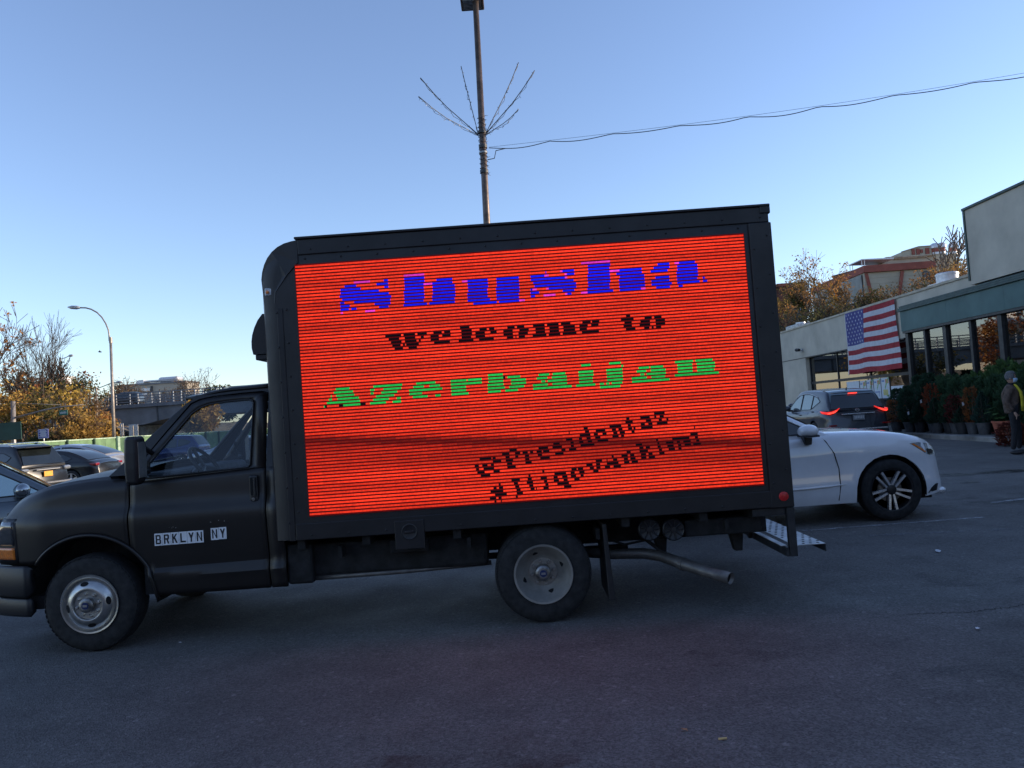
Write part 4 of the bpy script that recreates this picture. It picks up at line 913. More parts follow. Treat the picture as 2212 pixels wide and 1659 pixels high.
for r_ in range(NR):
    zc = SZ1-(r_+0.5)*pz; hh = pz*0.29
    codes = []
    for k in range(NC):
        u, v = proj((SX0+(k+0.5)*px0, SY, zc)); codes.append(led_code(u*S2, v*S2))
    me_v, me_f, cols = [], [], []
    k = 0
    gain0 = LED_GAIN*(0.93+0.10*math.sin(r_*0.9)+rnd.uniform(-0.05, 0.05))
    while k < NC:
        j = k
        while j < NC and codes[j] == codes[k] and j-k < 14: j += 1
        xa, xb = SX0+k*px0, SX0+j*px0; bse = len(me_v); yf = SY-0.004
        me_v += [(xa, SY-0.0005, zc-hh), (xb, SY-0.0005, zc-hh), (xb, SY-0.0005, zc+hh), (xa, SY-0.0005, zc+hh), (xa, yf, zc-hh*0.7), (xb, yf, zc-hh*0.7), (xb, yf, zc+hh*0.7), (xa, yf, zc+hh*0.7)]
        me_f += [(bse+4, bse+5, bse+6, bse+7), (bse, bse+1, bse+5, bse+4), (bse+7, bse+6, bse+2, bse+3)]
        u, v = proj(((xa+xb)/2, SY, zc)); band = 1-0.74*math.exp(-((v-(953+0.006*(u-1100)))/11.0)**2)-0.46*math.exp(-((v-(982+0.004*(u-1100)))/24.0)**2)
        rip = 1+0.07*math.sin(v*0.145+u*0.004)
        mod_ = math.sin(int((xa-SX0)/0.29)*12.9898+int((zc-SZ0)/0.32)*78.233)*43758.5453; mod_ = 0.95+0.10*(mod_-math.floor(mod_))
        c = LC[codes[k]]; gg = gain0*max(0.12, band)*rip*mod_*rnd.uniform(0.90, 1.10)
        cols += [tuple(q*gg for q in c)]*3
        k = j
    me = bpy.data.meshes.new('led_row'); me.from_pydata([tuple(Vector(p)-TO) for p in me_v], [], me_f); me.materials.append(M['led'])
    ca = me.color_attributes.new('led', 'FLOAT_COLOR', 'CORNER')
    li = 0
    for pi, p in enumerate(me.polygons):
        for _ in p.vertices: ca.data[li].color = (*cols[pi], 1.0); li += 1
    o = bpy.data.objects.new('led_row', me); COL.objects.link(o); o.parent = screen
# ------------------------------------------------------------------ chassis and hardware below the box
for yy in (6.42, 7.50):
    tp(MB().box(-2.4, 2.0, yy, yy+0.08, 0.50, 0.70), 'frame_rail', M['chassis'])
for xx in (-1.5, -0.7, 0.9, 1.6):
    tp(MB().box(xx, xx+0.08, 6.5, 7.5, 0.52, 0.66), 'cross_member', M['chassis'])
for xx in (-1.75, -1.25, -0.55, 0.75, 1.35, 1.75):
    tp(MB().box(xx, xx+0.06, 5.95, 8.05, 0.69, 0.768), 'floor_joist', M['chassis'])
tp(MB().box(-1.84, -0.30, 6.10, 6.38, 0.44, 0.70), 'side_tank', M['chassis'], bevel=0.03)
tp(MB().box(-1.86, -1.66, 6.02, 6.10, 0.41, 0.72), 'cab_step_panel', M['chassis'], bevel=0.02)
tp(MB().tube([(-1.80, 6.12, 0.43), (-1.0, 6.12, 0.435), (-0.28, 6.16, 0.45)], 0.02, 8), 'brake_line', M['exhaust'], smooth=True)
tp(MB().tube([(XR_, 6.2, 0.374), (XR_, 7.8, 0.374)], 0.06, 10), 'rear_axle', M['chassis'], smooth=True)
tp(MB().ball((XR_, 7.0, 0.374), 0.17, 12, 8), 'differential', M['chassis'], smooth=True)
tp(MB().box(-0.55, 0.85, 6.46, 6.54, 0.42, 0.46), 'leaf_spring', M['chassis'])
for xx in (1.10, 1.72):
    tp(MB().prism([(-0.05, 0.0), (0.05, 0.0), (0.035, -0.14), (-0.02, -0.14)], (xx, 6.3, 0.52), (1,0,0), (0,0,1), (0,1,0), 0, 0.10), 'spring_hanger', M['chassis'])
tp(MB().tube([(-1.7, 6.35, 0.62), (-1.2, 6.30, 0.50), (-0.6, 6.34, 0.56), (-0.3, 6.4, 0.6)], 0.012, 6), 'brake_hose', M['chassis'], smooth=True)
tp(MB().tube([(0.5, 6.36, 0.60), (0.8, 6.26, 0.50), (1.3, 6.3, 0.56), (1.9, 6.34, 0.60)], 0.010, 6), 'wiring_loom', M['chassis'], smooth=True)
tp(MB().box(-1.05, -0.75, 6.0, 6.1, 0.60, 0.70), 'filler_neck_box', M['chassis'], bevel=0.01)
for xx in (-1.45, -0.45, 0.55, 1.55):
    tp(MB().box(xx, xx+0.03, 5.99, 6.42, 0.60, 0.685), 'floor_bracket', M['chassis'])
tp(MB().box(1.25, 1.85, 6.05, 6.35, 0.56, 0.69), 'tool_box', M['chassis'], bevel=0.015)
# mudflap
a = atY(1302, 1130, 6.0); c = atY(1322, 1292, 6.0)
tp(MB().add([(a.x-0.01, 5.95, a.z), (a.x+0.02, 5.95, a.z), (c.x+0.02, 5.93, c.z), (c.x-0.03, 5.93, c.z), (a.x-0.01, 6.45, a.z), (a.x+0.02, 6.45, a.z), (c.x+0.02, 6.45, c.z), (c.x-0.03, 6.45, c.z)], [(0,1,2,3), (4,7,6,5), (0,4,5,1), (1,5,6,2), (2,6,7,3), (3,7,4,0)]), 'mudflap', M['trim'], bevel=0.006)
# two round lamps in the skirt
for u in (1403, 1455):
    P = atY(u, 1144, 6.0)
    lp = tp(MB().lathe([(0.086, -0.06), (0.086, 0.0), (0.078, 0.008), (0.070, 0.002)], o=(P.x, 6.0, P.z), axis=(0, -1, 0), n=32), 'round_lamp', M['trim'], angle=40)
    tp(MB().lathe([(0.070, -0.01), (0.04, -0.016), (0.0, -0.018)], o=(P.x, 6.0, P.z), axis=(0, -1, 0), n=32), 'lamp_lens', mat('dim_grey_lens', (0.20, 0.21, 0.23), 0.3, 0.2, ns=60, na=0.5), lp, angle=40)
    for k in range(9):
        a = 2*PI*k/9; tp(MB().tube([(P.x+math.cos(a)*0.02, 5.992, P.z+math.sin(a)*0.02), (P.x+math.cos(a)*0.075, 5.992, P.z+math.sin(a)*0.075)], 0.005, 5), 'grille_spoke', M['trim'], lp)
    tp(MB().lathe([(0.025, 0.002), (0.022, 0.01), (0.0, 0.011)], o=(P.x, 6.0, P.z), axis=(0, -1, 0), n=16), 'lamp_boss', M['trim'], lp, angle=40)
# exhaust: tail pipe swept out behind the rear wheel
ex = [(0.42, 6.40, 0.44), (0.72, 6.34, 0.415), (0.95, 6.30, 0.412), (1.08, 6.22, 0.395), (1.22, 6.08, 0.35), (1.36, 5.92, 0.315), (1.50, 5.76, 0.285)]
rad = [0.042, 0.043, 0.044, 0.045, 0.046, 0.046, 0.046]
pipe = tp(MB().tube(ex, rad, 16, cap=False), 'exhaust_pipe', M['exhaust'], smooth=True, solid=0.004)
dv = (Vector(ex[-1])-Vector(ex[-2])).normalized()
tp(MB().lathe([(0.042, 0.0), (0.042, 0.001)], o=Vector(ex[-1])-dv*0.03, axis=dv, n=20), 'pipe_bore', M['hole'], pipe)
tp(MB().tube([Vector(ex[4])-dv*0.02, Vector(ex[4])+dv*0.012], 0.052, 16), 'pipe_clamp', M['exhaust'], pipe)
tp(MB().tube([(0.98, 6.30, 0.52), (1.10, 6.20, 0.42)], 0.016, 8), 'pipe_hanger', M['chassis'], pipe)
# rear step: posts, bars and perforated tread
M['step_frame'] = mat('chipped_step_frame', (0.020, 0.022, 0.026), 0.5, ns=12, na=0.3)
tp(MB().box(2.005, 2.062, 5.90, 5.95, 0.385, 0.757), 'step_post', M['step_frame'], bevel=0.004)
tp(MB().box(1.93, 1.96, 6.7, 6.75, 0.40, 0.757), 'step_post', M['step_frame'], bevel=0.004)
tp(MB().box(2.005, 2.062, 8.05, 8.10, 0.385, 0.757), 'step_post', M['step_frame'], bevel=0.004)
tp(MB().box(1.98, 2.004, 5.91, 8.09, 0.385, 0.455), 'step_bar', M['step_frame'], bevel=0.003)
tp(MB().box(1.75, 2.0, 5.93, 5.96, 0.70, 0.757), 'step_bar', M['step_frame'], bevel=0.003)
st = tp(MB().box(2.063, 2.30, 5.97, 8.05, 0.452, 0.457), 'step_tread', mat('pale_perforated_steel', (0.56, 0.57, 0.58), 0.45, 0.35, ns=8, na=0.12))
tp(MB().box(1.96, 2.004, 5.97, 8.05, 0.456, 0.461), 'step_tread_edge', M['galv'], st)
tp(MB().box(2.298, 2.304, 5.97, 8.05, 0.395, 0.4515), 'step_lip', M['step_frame'], st)
hm = MB().add([(math.cos(a)*0.0115, math.sin(a)*0.0165, 0) for a in frange(0, 2*PI*9/10, 10)], [tuple(range(10))]).mesh('tread_hole', M['hole'])
for j in range(26):
    for i in range(4):
        part('tread_hole', hm, st, Vector((2.09+i*0.056+(0.028 if j % 2 else 0), 6.01+j*0.078, 0.4585))-TO)
# ================================================================== CARS
def car_paint(name, col, metal=0.3, rough=0.28, coat=1.0): return mat(name, col, rough, metal, ns=2, na=0.05, coat=coat)
M['carglass'] = mat('dark_car_glass', (0.012, 0.016, 0.018), 0.04, 0.0, ns=2, na=0.2, spec=0.9)
def mirror_glass(name, tint, k):
    m = bpy.data.materials.new(name); m.use_nodes = True; t = m.node_tree; b = t.nodes['Principled BSDF']
    b.inputs['Base Color'].default_value = (*tint, 1); b.inputs['Roughness'].default_value = 0.03; b.inputs['Metallic'].default_value = k
    return m
M['greenglass'] = mirror_glass('green_tinted_car_glass', (0.36, 0.44, 0.43), 0.8)
M['paleglass'] = mirror_glass('pale_reflecting_car_glass', (0.20, 0.24, 0.25), 0.6)
M['brake'] = mat('lit_red_brake_lens', (0.5, 0.02, 0.01), 0.3, emit=(1.0, 0.03, 0.02), es=0.42, ns=30)
M['brake_hot'] = mat('lit_red_brake_core', (0.8, 0.1, 0.05), 0.3, emit=(1.0, 0.05, 0.03), es=1.0, ns=30)
M['tail'] = mat('unlit_red_tail_lens', (0.28, 0.012, 0.015), 0.2, ns=40, na=0.3, coat=1.0)
M['plate_grey'] = mat('plate_grey', (0.17, 0.18, 0.20), 0.5, ns=40, na=0.2)
M['plate_orange'] = mat('plate_orange', (0.80, 0.36, 0.03), 0.5, ns=20, na=0.1)
M['alloy'] = mat('silver_alloy', (0.72, 0.72, 0.73), 0.28, 0.7, ns=15, na=0.15)
M['alloy_dark'] = mat('dark_alloy', (0.02, 0.02, 0.022), 0.4, 0.3, ns=15, na=0.2)
M['disc'] = mat('brake_disc_steel', (0.16, 0.15, 0.14), 0.4, 0.9, ns=30, na=0.3)
def circ_arch(x, axles, r, rc):
    z = -1
    for a in axles:
        if abs(x-a) < rc: z = max(z, r+math.sqrt(rc*rc-(x-a)**2))
    return z
def make_car(name, label, cat, loc, rotz, paint, top, gh, L=4.7, W=1.88, H=1.65, wr=0.36, fa=1.42, ra=-1.36, sill=0.24, group=None, glass=None, win=(), wheels='five', lower=None, extra=None, seams=(), plan=None, tailz=None, nosez=None, mirror=True, mirror_m=None, rail=False, handles=True, wide_arch=0.055):
    """x forward, y left. top: (x,z) of bonnet / belt / boot line; gh: (x,z) outline of the roof"""
    car = thing(name, label, cat, loc, rotz, group)
    hl = L/2; hw = W/2; rc = wr+wide_arch
    plan = plan or [(-hl, 0.80), (-hl+0.05, 0.88), (-hl+0.25, 0.96), (-hl+0.7, 0.99), (0, 1.0), (hl-0.95, 0.99), (hl-0.45, 0.945), (hl-0.18, 0.85), (hl-0.05, 0.73), (hl, 0.62)]
    xs = set(round(v, 4) for v in frange(-hl, hl, 48))
    for a in (fa, ra):
        for k in (-1, 1): xs |= {round(a+k*(rc+0.002), 4), round(a+k*(rc-0.004), 4), round(a+k*(rc-0.03), 4), round(a+k*(rc-0.07), 4)}
    xs |= {round(hl-0.02, 4), round(-hl+0.02, 4), round(hl-0.07, 4)}
    xs = sorted(v for v in xs if -hl <= v <= hl)
    tz = tailz or [(0.0, 0.04), (0.3, 0.0), (0.55, 0.0), (0.8, 0.05), (1.2, 0.12)]
    nz = nosez or [(0.0, 0.10), (0.3, 0.0), (0.55, 0.0), (0.75, 0.05), (0.95, 0.22), (1.2, 0.3)]
    def hwid(x): return hw*sinterp(plan, x)
    def shear(x, z):   # pull nose and tail back with height
        if x > hl-0.6: x -= interp(nz, z)*((x-(hl-0.6))/0.6)
        if x < -hl+0.5: x += interp(tz, z)*((-hl+0.5-x)/0.5)
        return x
    sec = [(0.0, 0.955), (0.10, 0.985), (0.28, 1.0), (0.34, 0.992), (0.60, 0.985), (0.72, 0.995), (0.80, 0.985), (0.92, 0.955), (0.975, 0.92), (1.0, 0.86)]
    def side_pt(x, f, s=1, d=0.0):
        zb = max(sill+0.10*max(0, abs(x)-hl+0.5), circ_arch(x, (fa, ra), wr, rc)); ztp = sinterp(top, x)
        z = lerp(zb, ztp, f); frel = (z-sill)/(ztp-sill)
        w_ = hwid(x)*interp(sec, frel)+d; return (shear(x, z), s*w_, z)
    rows = []
    fs = [0, 0.06, 0.14, 0.24, 0.30, 0.36, 0.5, 0.62, 0.70, 0.76, 0.84, 0.92, 0.97, 1.0]
    for x in xs:
        rgt = [side_pt(x, f, -1) for f in fs]; ztp = sinterp(top, x); w1 = hwid(x)*0.86
        mid = [(shear(x, ztp+0.03*(1-q*q)), q*w1, ztp+0.035*(1-q*q)) for q in (-0.8, -0.4, 0, 0.4, 0.8)]
        lft = [side_pt(x, f, 1) for f in reversed(fs)]
        rows.append(rgt+mid+lft)
    b = MB().grid(rows); n = len(rows[0])
    b.add(rows[0], [tuple(range(n))]); b.add(rows[-1], [tuple(range(n))])
    body = b.build('body', paint, car, angle=38)
    # underbody and dark wheel wells
    MB().box(-hl+0.15, hl-0.2, -hw+0.26, hw-0.26, sill-0.03, 0.62).build('underbody', M['chassis'], car)
    for a in (fa, ra):
        for s in (-1, 1):
            MB().grid([[(a+math.cos(t)*(rc-0.003), s*y, wr+math.sin(t)*(rc-0.003)) for t in frange(R(-12), R(192), 20)] for y in (hw-0.03, hw-0.30)]).build('wheel_arch_liner', M['chassis'], car, smooth=True)
    lipm = lower or paint
    if lower:
        for s in (-1, 1):
            MB().box(ra+rc, fa-rc, s*(hw-0.10), s*(hw*0.992+0.006), sill-0.02, sill+0.11).build('sill_cladding', lower, car, bevel=0.02)
    # greenhouse
    x0, x1 = gh[0][0], gh[-1][0]; zroof = max(p[1] for p in gh)
    def belt(x): return sinterp(top, min(max(x, -hl), hl))-0.02
    def gy(x, z):
        zb = belt(x); t = min(1.05, max(0, (z-zb)/(zroof-zb))) if zroof > zb else 0
        return hwid(x)*lerp(0.905, 0.70, t)
    gx = sorted(set([round(v, 4) for v in frange(x0, x1, 40)]+[p[0] for p in gh]))
    rows = []
    for x in gx:
        zt_ = max(sinterp(gh, x), belt(x)+0.004); zb = belt(x); edge = min(0.05, (zt_-zb)*0.5)
        rr = [(x, -gy(x, lerp(zb, zt_-edge, f)), lerp(zb, zt_-edge, f)) for f in (0, 0.33, 0.66, 1.0)]
        ye = gy(x, zt_-edge)
        rr += [(x, -ye*0.955, zt_-edge*0.25), (x, -ye*0.85, zt_+0.004), (x, -ye*0.45, zt_+0.022), (x, 0, zt_+0.03)]
        rr += [(p[0], -p[1], p[2]) for p in reversed(rr[:-1])]
        rows.append(rr)
    b = MB().grid(rows); n = len(rows[0]); b.add(rows[0], [tuple(range(n))]); b.add(rows[-1], [tuple(range(n))])
    cabin = b.build('cabin', paint, car, angle=40)
    gm = glass or M['carglass']
    for poly in win:
        for s in (-1, 1):
            MB().fill([poly], lambda a, c: (a, s*(gy(a, c)+0.006), c)).build('side_window', gm, cabin)
            lp = [(a, s*(gy(a, c)+0.006), c) for a, c in poly]; lp.append(lp[0])
            MB().tube(lp, 0.009, 5, cap=False).build('window_trim', M['trim'], cabin)
    # windscreen and rear glass follow the roof outline
    def endglass(xa, xb, nm):
        rws = []
        for x in frange(xa, xb, 9):
            zt_ = max(sinterp(gh, x), belt(x)+0.01); edge = min(0.05, (zt_-belt(x))*0.5); ye = gy(x, zt_-edge)
            off = 0.010
            rws.append([(x+(0.008 if xa > 0 else -0.008), q*ye*0.90, zt_+off+0.022*(1-q*q)) for q in frange(-1, 1, 9)])
        MB().grid(rws).build(nm, gm, cabin, smooth=True)
    front = [p for p in gh if p[0] > 0]
    endglass(gh[-1][0]-0.04, [p for p in gh if p[1] > zroof-0.09][-1][0]+0.02, 'windscreen')
    if gh[0][1] < zroof-0.2: endglass(gh[0][0]+0.03, [p for p in gh if p[1] > zroof-0.09][0][0]-0.02, 'rear_glass')
    if rail:
        for s in (-1, 1):
            pts = [(x, s*hwid(x)*0.64, sinterp(gh, x)+0.05) for x in frange(gh[1][0]+0.25, gh[-2][0]-0.3, 10)]
            pts[0] = (pts[0][0], pts[0][1], pts[0][2]-0.05); pts[-1] = (pts[-1][0], pts[-1][1], pts[-1][2]-0.05)
            MB().tube(pts, 0.016, 6).build('roof_rail', M['alloy'], car, smooth=True)
    # wheels
    for a in (fa, ra):
        for s in (-1, 1):
            wh = bpy.data.objects.new('wheel', None); COL.objects.link(wh); wh.parent = car; wh.location = (a, s*(hw-0.125), wr); wh.rotation_euler = (0, 0, PI if s > 0 else 0)
            MB().lathe(tyre_prof(wr, 0.235, wr*0.68), axis=(0, 1, 0), n=44, cap=False).build('tyre', M['rubber'], wh, angle=35)
            rr = wr*0.68
            MB().lathe([(rr+0.006, 0.104), (rr+0.004, 0.112), (rr-0.012, 0.108), (rr-0.025, 0.07), (rr-0.03, -0.06)], axis=(0, -1, 0), n=44, cap=False).build('rim', M['alloy'] if wheels != 'double' else M['alloy_dark'], wh, angle=40)
            MB().lathe([(rr-0.005, 0.02), (0, 0.02)], axis=(0, -1, 0), n=24).build('wheel_back', M['hole'], wh)
            MB().lathe([(rr*0.60, 0.03), (rr*0.58, 0.045), (0.06, 0.045), (0.0, 0.05)], axis=(0, -1, 0), n=24).build('brake_disc', M['disc'], wh, angle=40)
            for k in range(5):
                aa = 2*PI*k/5+R(-90 if wheels == 'double' else 90)
                rd = Vector((math.cos(aa), 0, math.sin(aa))); tg = Vector((-math.sin(aa), 0, math.cos(aa)))
                bb = MB()
                offs = ((-0.026, -0.045), (0.026, 0.045)) if wheels == 'double' else ((0, 0),)
                for o0, o1 in offs:
                    w0, w1 = (0.012, 0.0145) if wheels == 'double' else (0.032, 0.026)
                    p0 = rd*0.045+tg*o0*0.8; p1 = rd*(rr-0.004)+tg*o1
                    vs = []
                    for p, ww, dd in ((p0, w0, 0.092), (p0.lerp(p1, 0.5), (w0+w1)/2, 0.100), (p1, w1, 0.106)):
                        for sg in (-1, 1):
                            vs.append(p+tg*sg*ww+Vector((0, -dd, 0))); vs.append(p+tg*sg*(ww+0.004)+Vector((0, -dd+0.035, 0)))
                    fs_ = []
                    for q in (0, 4):
                        fs_ += [(q, q+2, q+6, q+4), (q, q+4, q+5, q+1), (q+2, q+3, q+7, q+6)]
                    bb.add(vs, fs_)
                bb.build('spoke', M['alloy'], wh)
            MB().lathe([(0.062, 0.06), (0.060, 0.096), (0.045, 0.102), (0.0, 0.103)], axis=(0, -1, 0), n=20).build('hub', M['alloy'] if wheels != 'double' else M['alloy_dark'], wh, angle=40)
    if mirror:
        for s in (-1, 1):
            mx = gh[-1][0]-0.42; mz = belt(mx)+0.10; my = gy(mx, mz)
            mr = MB().ball((mx-0.02, s*(my+0.17), mz+0.03), 0.12, 14, 10, (0.75, 1.05, 0.72)).build('door_mirror', mirror_m or paint, car, smooth=True)
            MB().box(mx-0.05, mx+0.03, s*(my-0.02), s*(my+0.13), mz-0.075, mz-0.03).build('mirror_stalk', M['trim'], mr, bevel=0.01)
    for pts in seams:
        for s in (-1, 1):
            MB().tube([side_pt(x, f, s, 0.0005) for x, f in pts], 0.007, 5, cap=False).build('panel_gap', M['hole'], body)
    if handles:
        for hx in (gh[-1][0]-1.35, gh[-1][0]-2.3):
            for s in (-1, 1):
                p = side_pt(hx, 0.86, s, 0.022)
                MB().tube([(hx-0.09, p[1]-s*0.02, p[2]), (hx-0.06, p[1], p[2]), (hx+0.06, p[1], p[2]), (hx+0.09, p[1]-s*0.02, p[2])], 0.013, 6).build('door_handle', M['trim'] if lower else paint, car, smooth=True)
    car['_'] = 0; del car['_']
    return car, body, cabin, side_pt, gy, belt, hwid, shear
def patch(side_pt, pts_f, s, d, name, m, par):
    """a lamp or trim patch lying on the car side: outline in (x, height fraction)"""
    return MB().fill([pts_f], lambda a, f: side_pt(a, f, s, d)).build(name, m, par, solid=-0.004*s)
suv_top = [(-2.36, 0.95), (-2.2, 1.03), (-1.5, 1.08), (-0.4, 1.06), (0.6, 1.05), (0.95, 1.05), (1.3, 1.02), (1.75, 0.965), (2.1, 0.90), (2.30, 0.80), (2.36, 0.70)]
suv_gh = [(-2.22, 1.06), (-1.98, 1.42), (-1.85, 1.56), (-1.6, 1.62), (-0.9, 1.66), (-0.2, 1.665), (0.15, 1.62), (0.5, 1.42), (1.02, 1.06)]
suv_win = [[(0.84, 1.10), (0.42, 1.40), (0.10, 1.53), (-0.16, 1.555), (-0.16, 1.10)], [(-0.24, 1.10), (-0.24, 1.555), (-0.75, 1.56), (-1.12, 1.53), (-1.12, 1.12)], [(-1.20, 1.14), (-1.20, 1.52), (-1.55, 1.48), (-1.82, 1.36), (-1.70, 1.24)]]
# --- white SUV driving right, behind the truck
wtop = [(-2.36, 0.98), (-2.2, 1.05), (-1.5, 1.10), (-0.4, 1.07), (0.6, 1.085), (0.82, 1.105), (1.05, 1.10), (1.4, 1.085), (1.7, 1.05), (1.95, 1.005), (2.12, 0.955), (2.24, 0.89), (2.33, 0.80)]
wgh = [(-2.22, 1.08), (-1.98, 1.42), (-1.85, 1.56), (-1.6, 1.62), (-0.9, 1.66), (-0.35, 1.66), (-0.05, 1.60), (0.35, 1.385), (0.60, 1.245), (0.86, 1.09)]
wwin = [[(0.70, 1.12), (0.40, 1.285), (0.05, 1.475), (-0.16, 1.545), (-0.36, 1.56), (-0.36, 1.10)], [(-0.44, 1.10), (-0.44, 1.565), (-0.75, 1.56), (-1.12, 1.53), (-1.12, 1.12)], [(-1.20, 1.14), (-1.20, 1.52), (-1.55, 1.48), (-1.82, 1.36), (-1.70, 1.24)]]
wp = car_paint('white_car_paint', (0.80, 0.80, 0.81), 0.0, 0.22, 1.0)
WL = (2.95, 10.32, 0)
wcar, wb, wc, wside, wgy, wbelt, whw, wshear = make_car('white_suv', 'white sport utility car with dark double-spoke alloy wheels beside the truck', 'car', WL, 0, wp, wtop, wgh, L=4.66, W=1.9, H=1.66, wr=0.375, fa=1.53, ra=-1.40, sill=0.25, wheels='double', win=wwin, mirror=False,
    seams=[[(0.72, 0.98), (0.78, 0.90), (0.86, 0.72), (0.905, 0.5), (0.905, 0.25), (0.88, 0.05)], [(-0.40, 0.97), (-0.40, 0.05)]], glass=M['carglass'],
    nosez=[(0.0, 0.10), (0.25, 0.0), (0.4, 0.0), (0.62, 0.03), (0.8, 0.05), (0.95, 0.09), (1.2, 0.14)],
    plan=[(-2.33, 0.80), (-2.28, 0.88), (-2.08, 0.96), (-1.6, 0.99), (0, 1.0), (1.45, 1.0), (1.85, 0.965), (2.05, 0.905), (2.20, 0.80), (2.28, 0.70), (2.33, 0.58)])
for s in (-1, 1):
    def wz(x, z, d):
        f = (z-0.25)/(sinterp(wtop, x)-0.25); w_ = whw(x)*interp([(0.0, 0.955), (0.10, 0.985), (0.28, 1.0), (0.34, 0.992), (0.60, 0.985), (0.72, 0.995), (0.80, 0.985), (0.92, 0.955), (0.975, 0.92), (1.0, 0.86)], f)+d
        return (wshear(x, z), s*w_, z)
    def zpatch(pts, d, name, m, par): return MB().fill([pts], lambda a, c: wz(a, c, d)).build(name, m, par, solid=-0.004*s)
    hp = zpatch([(1.82, 0.92), (1.93, 0.85), (2.03, 0.785), (2.11, 0.755), (2.20, 0.755), (2.24, 0.80), (2.22, 0.865), (2.10, 0.905), (1.95, 0.925)], 0.004, 'headlamp', M['lens'], wcar)
    zpatch([(1.84, 0.913), (1.94, 0.85), (2.03, 0.795), (2.045, 0.805), (1.96, 0.868), (1.88, 0.913)], 0.009, 'side_marker', M['amber'], hp)
    zpatch([(2.08, 0.77), (2.17, 0.768), (2.20, 0.80), (2.17, 0.825), (2.08, 0.84)], 0.009, 'projector_lens', M['ink'], hp)
    MB().tube([wside(x, f, s, 0.006) for x, f in ((-1.0, 0.245), (-0.2, 0.25), (0.5, 0.255), (0.78, 0.262), (0.98, 0.275))], [0.004, 0.012, 0.014, 0.013, 0.003], 6).build('door_moulding', wp, wcar, smooth=True)
    # chunky two-tone mirror
    mz, mx, my = 1.115, 0.52, 0.905
    mr = MB().ball((mx, s*(my+0.17), mz+0.045), 0.13, 16, 12, (0.95, 1.0, 0.62)).build('door_mirror', wp, wcar, smooth=True)
    MB().box(mx-0.10, mx+0.10, s*(my+0.06), s*(my+0.28), mz-0.025, mz+0.0).build('mirror_base', M['trim'], mr, bevel=0.02)
    MB().prism([(-0.02, 0.0), (0.09, 0.0), (0.075, -0.11), (0.0, -0.11)], (mx, s*(my+0.03), mz-0.015), (1,0,0), (0,0,1), (0,1,0), -0.04, 0.08).build('mirror_stalk', M['trim'], mr, bevel=0.01)
    lp = [(a, s*(wgy(a, c)+0.014), c) for a, c in wwin[0]]; MB().tube([lp[0], lp[1], lp[2], lp[3], lp[4]], 0.011, 6).build('chrome_trim', M['alloy'], wcar, smooth=True)
    MB().box(2.12, 2.30, s*0.55, s*0.74, 0.26, 0.34).build('bumper_insert', M['alloy'], wcar, bevel=0.03)
    zpatch([(2.00, 0.30), (2.14, 0.32), (2.17, 0.40), (2.12, 0.40), (2.05, 0.36)], 0.004, 'bumper_vent', M['trim'], wcar)
MB().tube([(0.99, -0.62, 1.108), (0.93, -0.05, 1.15), (0.90, 0.25, 1.16)], 0.010, 6).build('wiper', M['trim'], wcar)
# --- grey SUV, rear towards us, brake lamps lit
gp = car_paint('gunmetal_car_paint', (0.036, 0.041, 0.055), 0.4, 0.32, 0.6)
GX, GY = 9.88, 24.70
gtop = [(-2.38, 0.98), (-2.25, 1.06), (-1.7, 1.10), (-0.9, 1.06), (0.6, 1.04), (0.95, 1.04), (1.3, 1.02), (1.75, 0.965), (2.1, 0.90), (2.30, 0.80), (2.38, 0.70)]
ggh = [(-2.26, 1.08), (-2.10, 1.34), (-2.0, 1.50), (-1.85, 1.585), (-1.4, 1.64), (-0.6, 1.68), (0.0, 1.675), (0.25, 1.62), (0.55, 1.42), (1.02, 1.06)]
gcar, gb, gc, gside, ggy, gbelt, ghw, gshear = make_car('grey_suv', 'gunmetal grey car with red brake lamps lit, near the flag', 'car', (GX, GY, 0), PI/2, gp, gtop, ggh, L=4.76, W=1.92, win=[[(0.84, 1.10), (0.42, 1.40), (0.10, 1.54), (-0.16, 1.56), (-0.16, 1.09)], [(-0.24, 1.09), (-0.24, 1.565), (-0.70, 1.56), (-1.02, 1.52), (-1.02, 1.10)], [(-1.08, 1.12), (-1.08, 1.50), (-1.40, 1.44), (-1.62, 1.33)]], lower=M['trim'], glass=M['paleglass'], mirror_m=gp,
    tailz=[(0.0, 0.05), (0.3, 0.0), (0.62, 0.0), (0.68, 0.05), (0.9, 0.07), (1.2, 0.14)], seams=[[(-1.95, 0.9), (-1.95, 0.1)]])
# tail lamps: boomerang shapes wrapping the corners
for s in (-1, 1):
    cor = [(-2.26, s*0.66, 1.05), (-2.265, s*0.60, 1.10), (-2.31, s*0.70, 1.0), (-2.30, s*0.84, 0.955), (-2.18, s*0.93, 0.97), (-2.02, s*0.955, 1.02)]
    MB().tube([(-2.285, s*0.50, 1.115), (-2.33, s*0.62, 1.045), (-2.335, s*0.74, 1.0), (-2.27, s*0.87, 0.985), (-2.12, s*0.945, 1.01), (-1.98, s*0.945, 1.045)], [0.010, 0.026, 0.034, 0.038, 0.034, 0.008], 8).build('tail_lamp', M['brake'], gcar, smooth=True)
    MB().tube([(-2.355, s*0.60, 1.05), (-2.372, s*0.70, 1.002), (-2.33, s*0.82, 0.975), (-2.26, s*0.90, 0.98)], [0.010, 0.020, 0.024, 0.012], 8).build('tail_lamp_core', M['brake_hot'], gcar, smooth=True)
    MB().box(-2.40, -2.36, s*0.66, s*0.88, 0.60, 0.64).build('bumper_reflector', M['tail'], gcar)
MB().box(-2.10, -2.06, -0.13, 0.13, 1.515, 1.545).build('high_brake_lamp', M['brake_hot'], gcar, bevel=0.008)
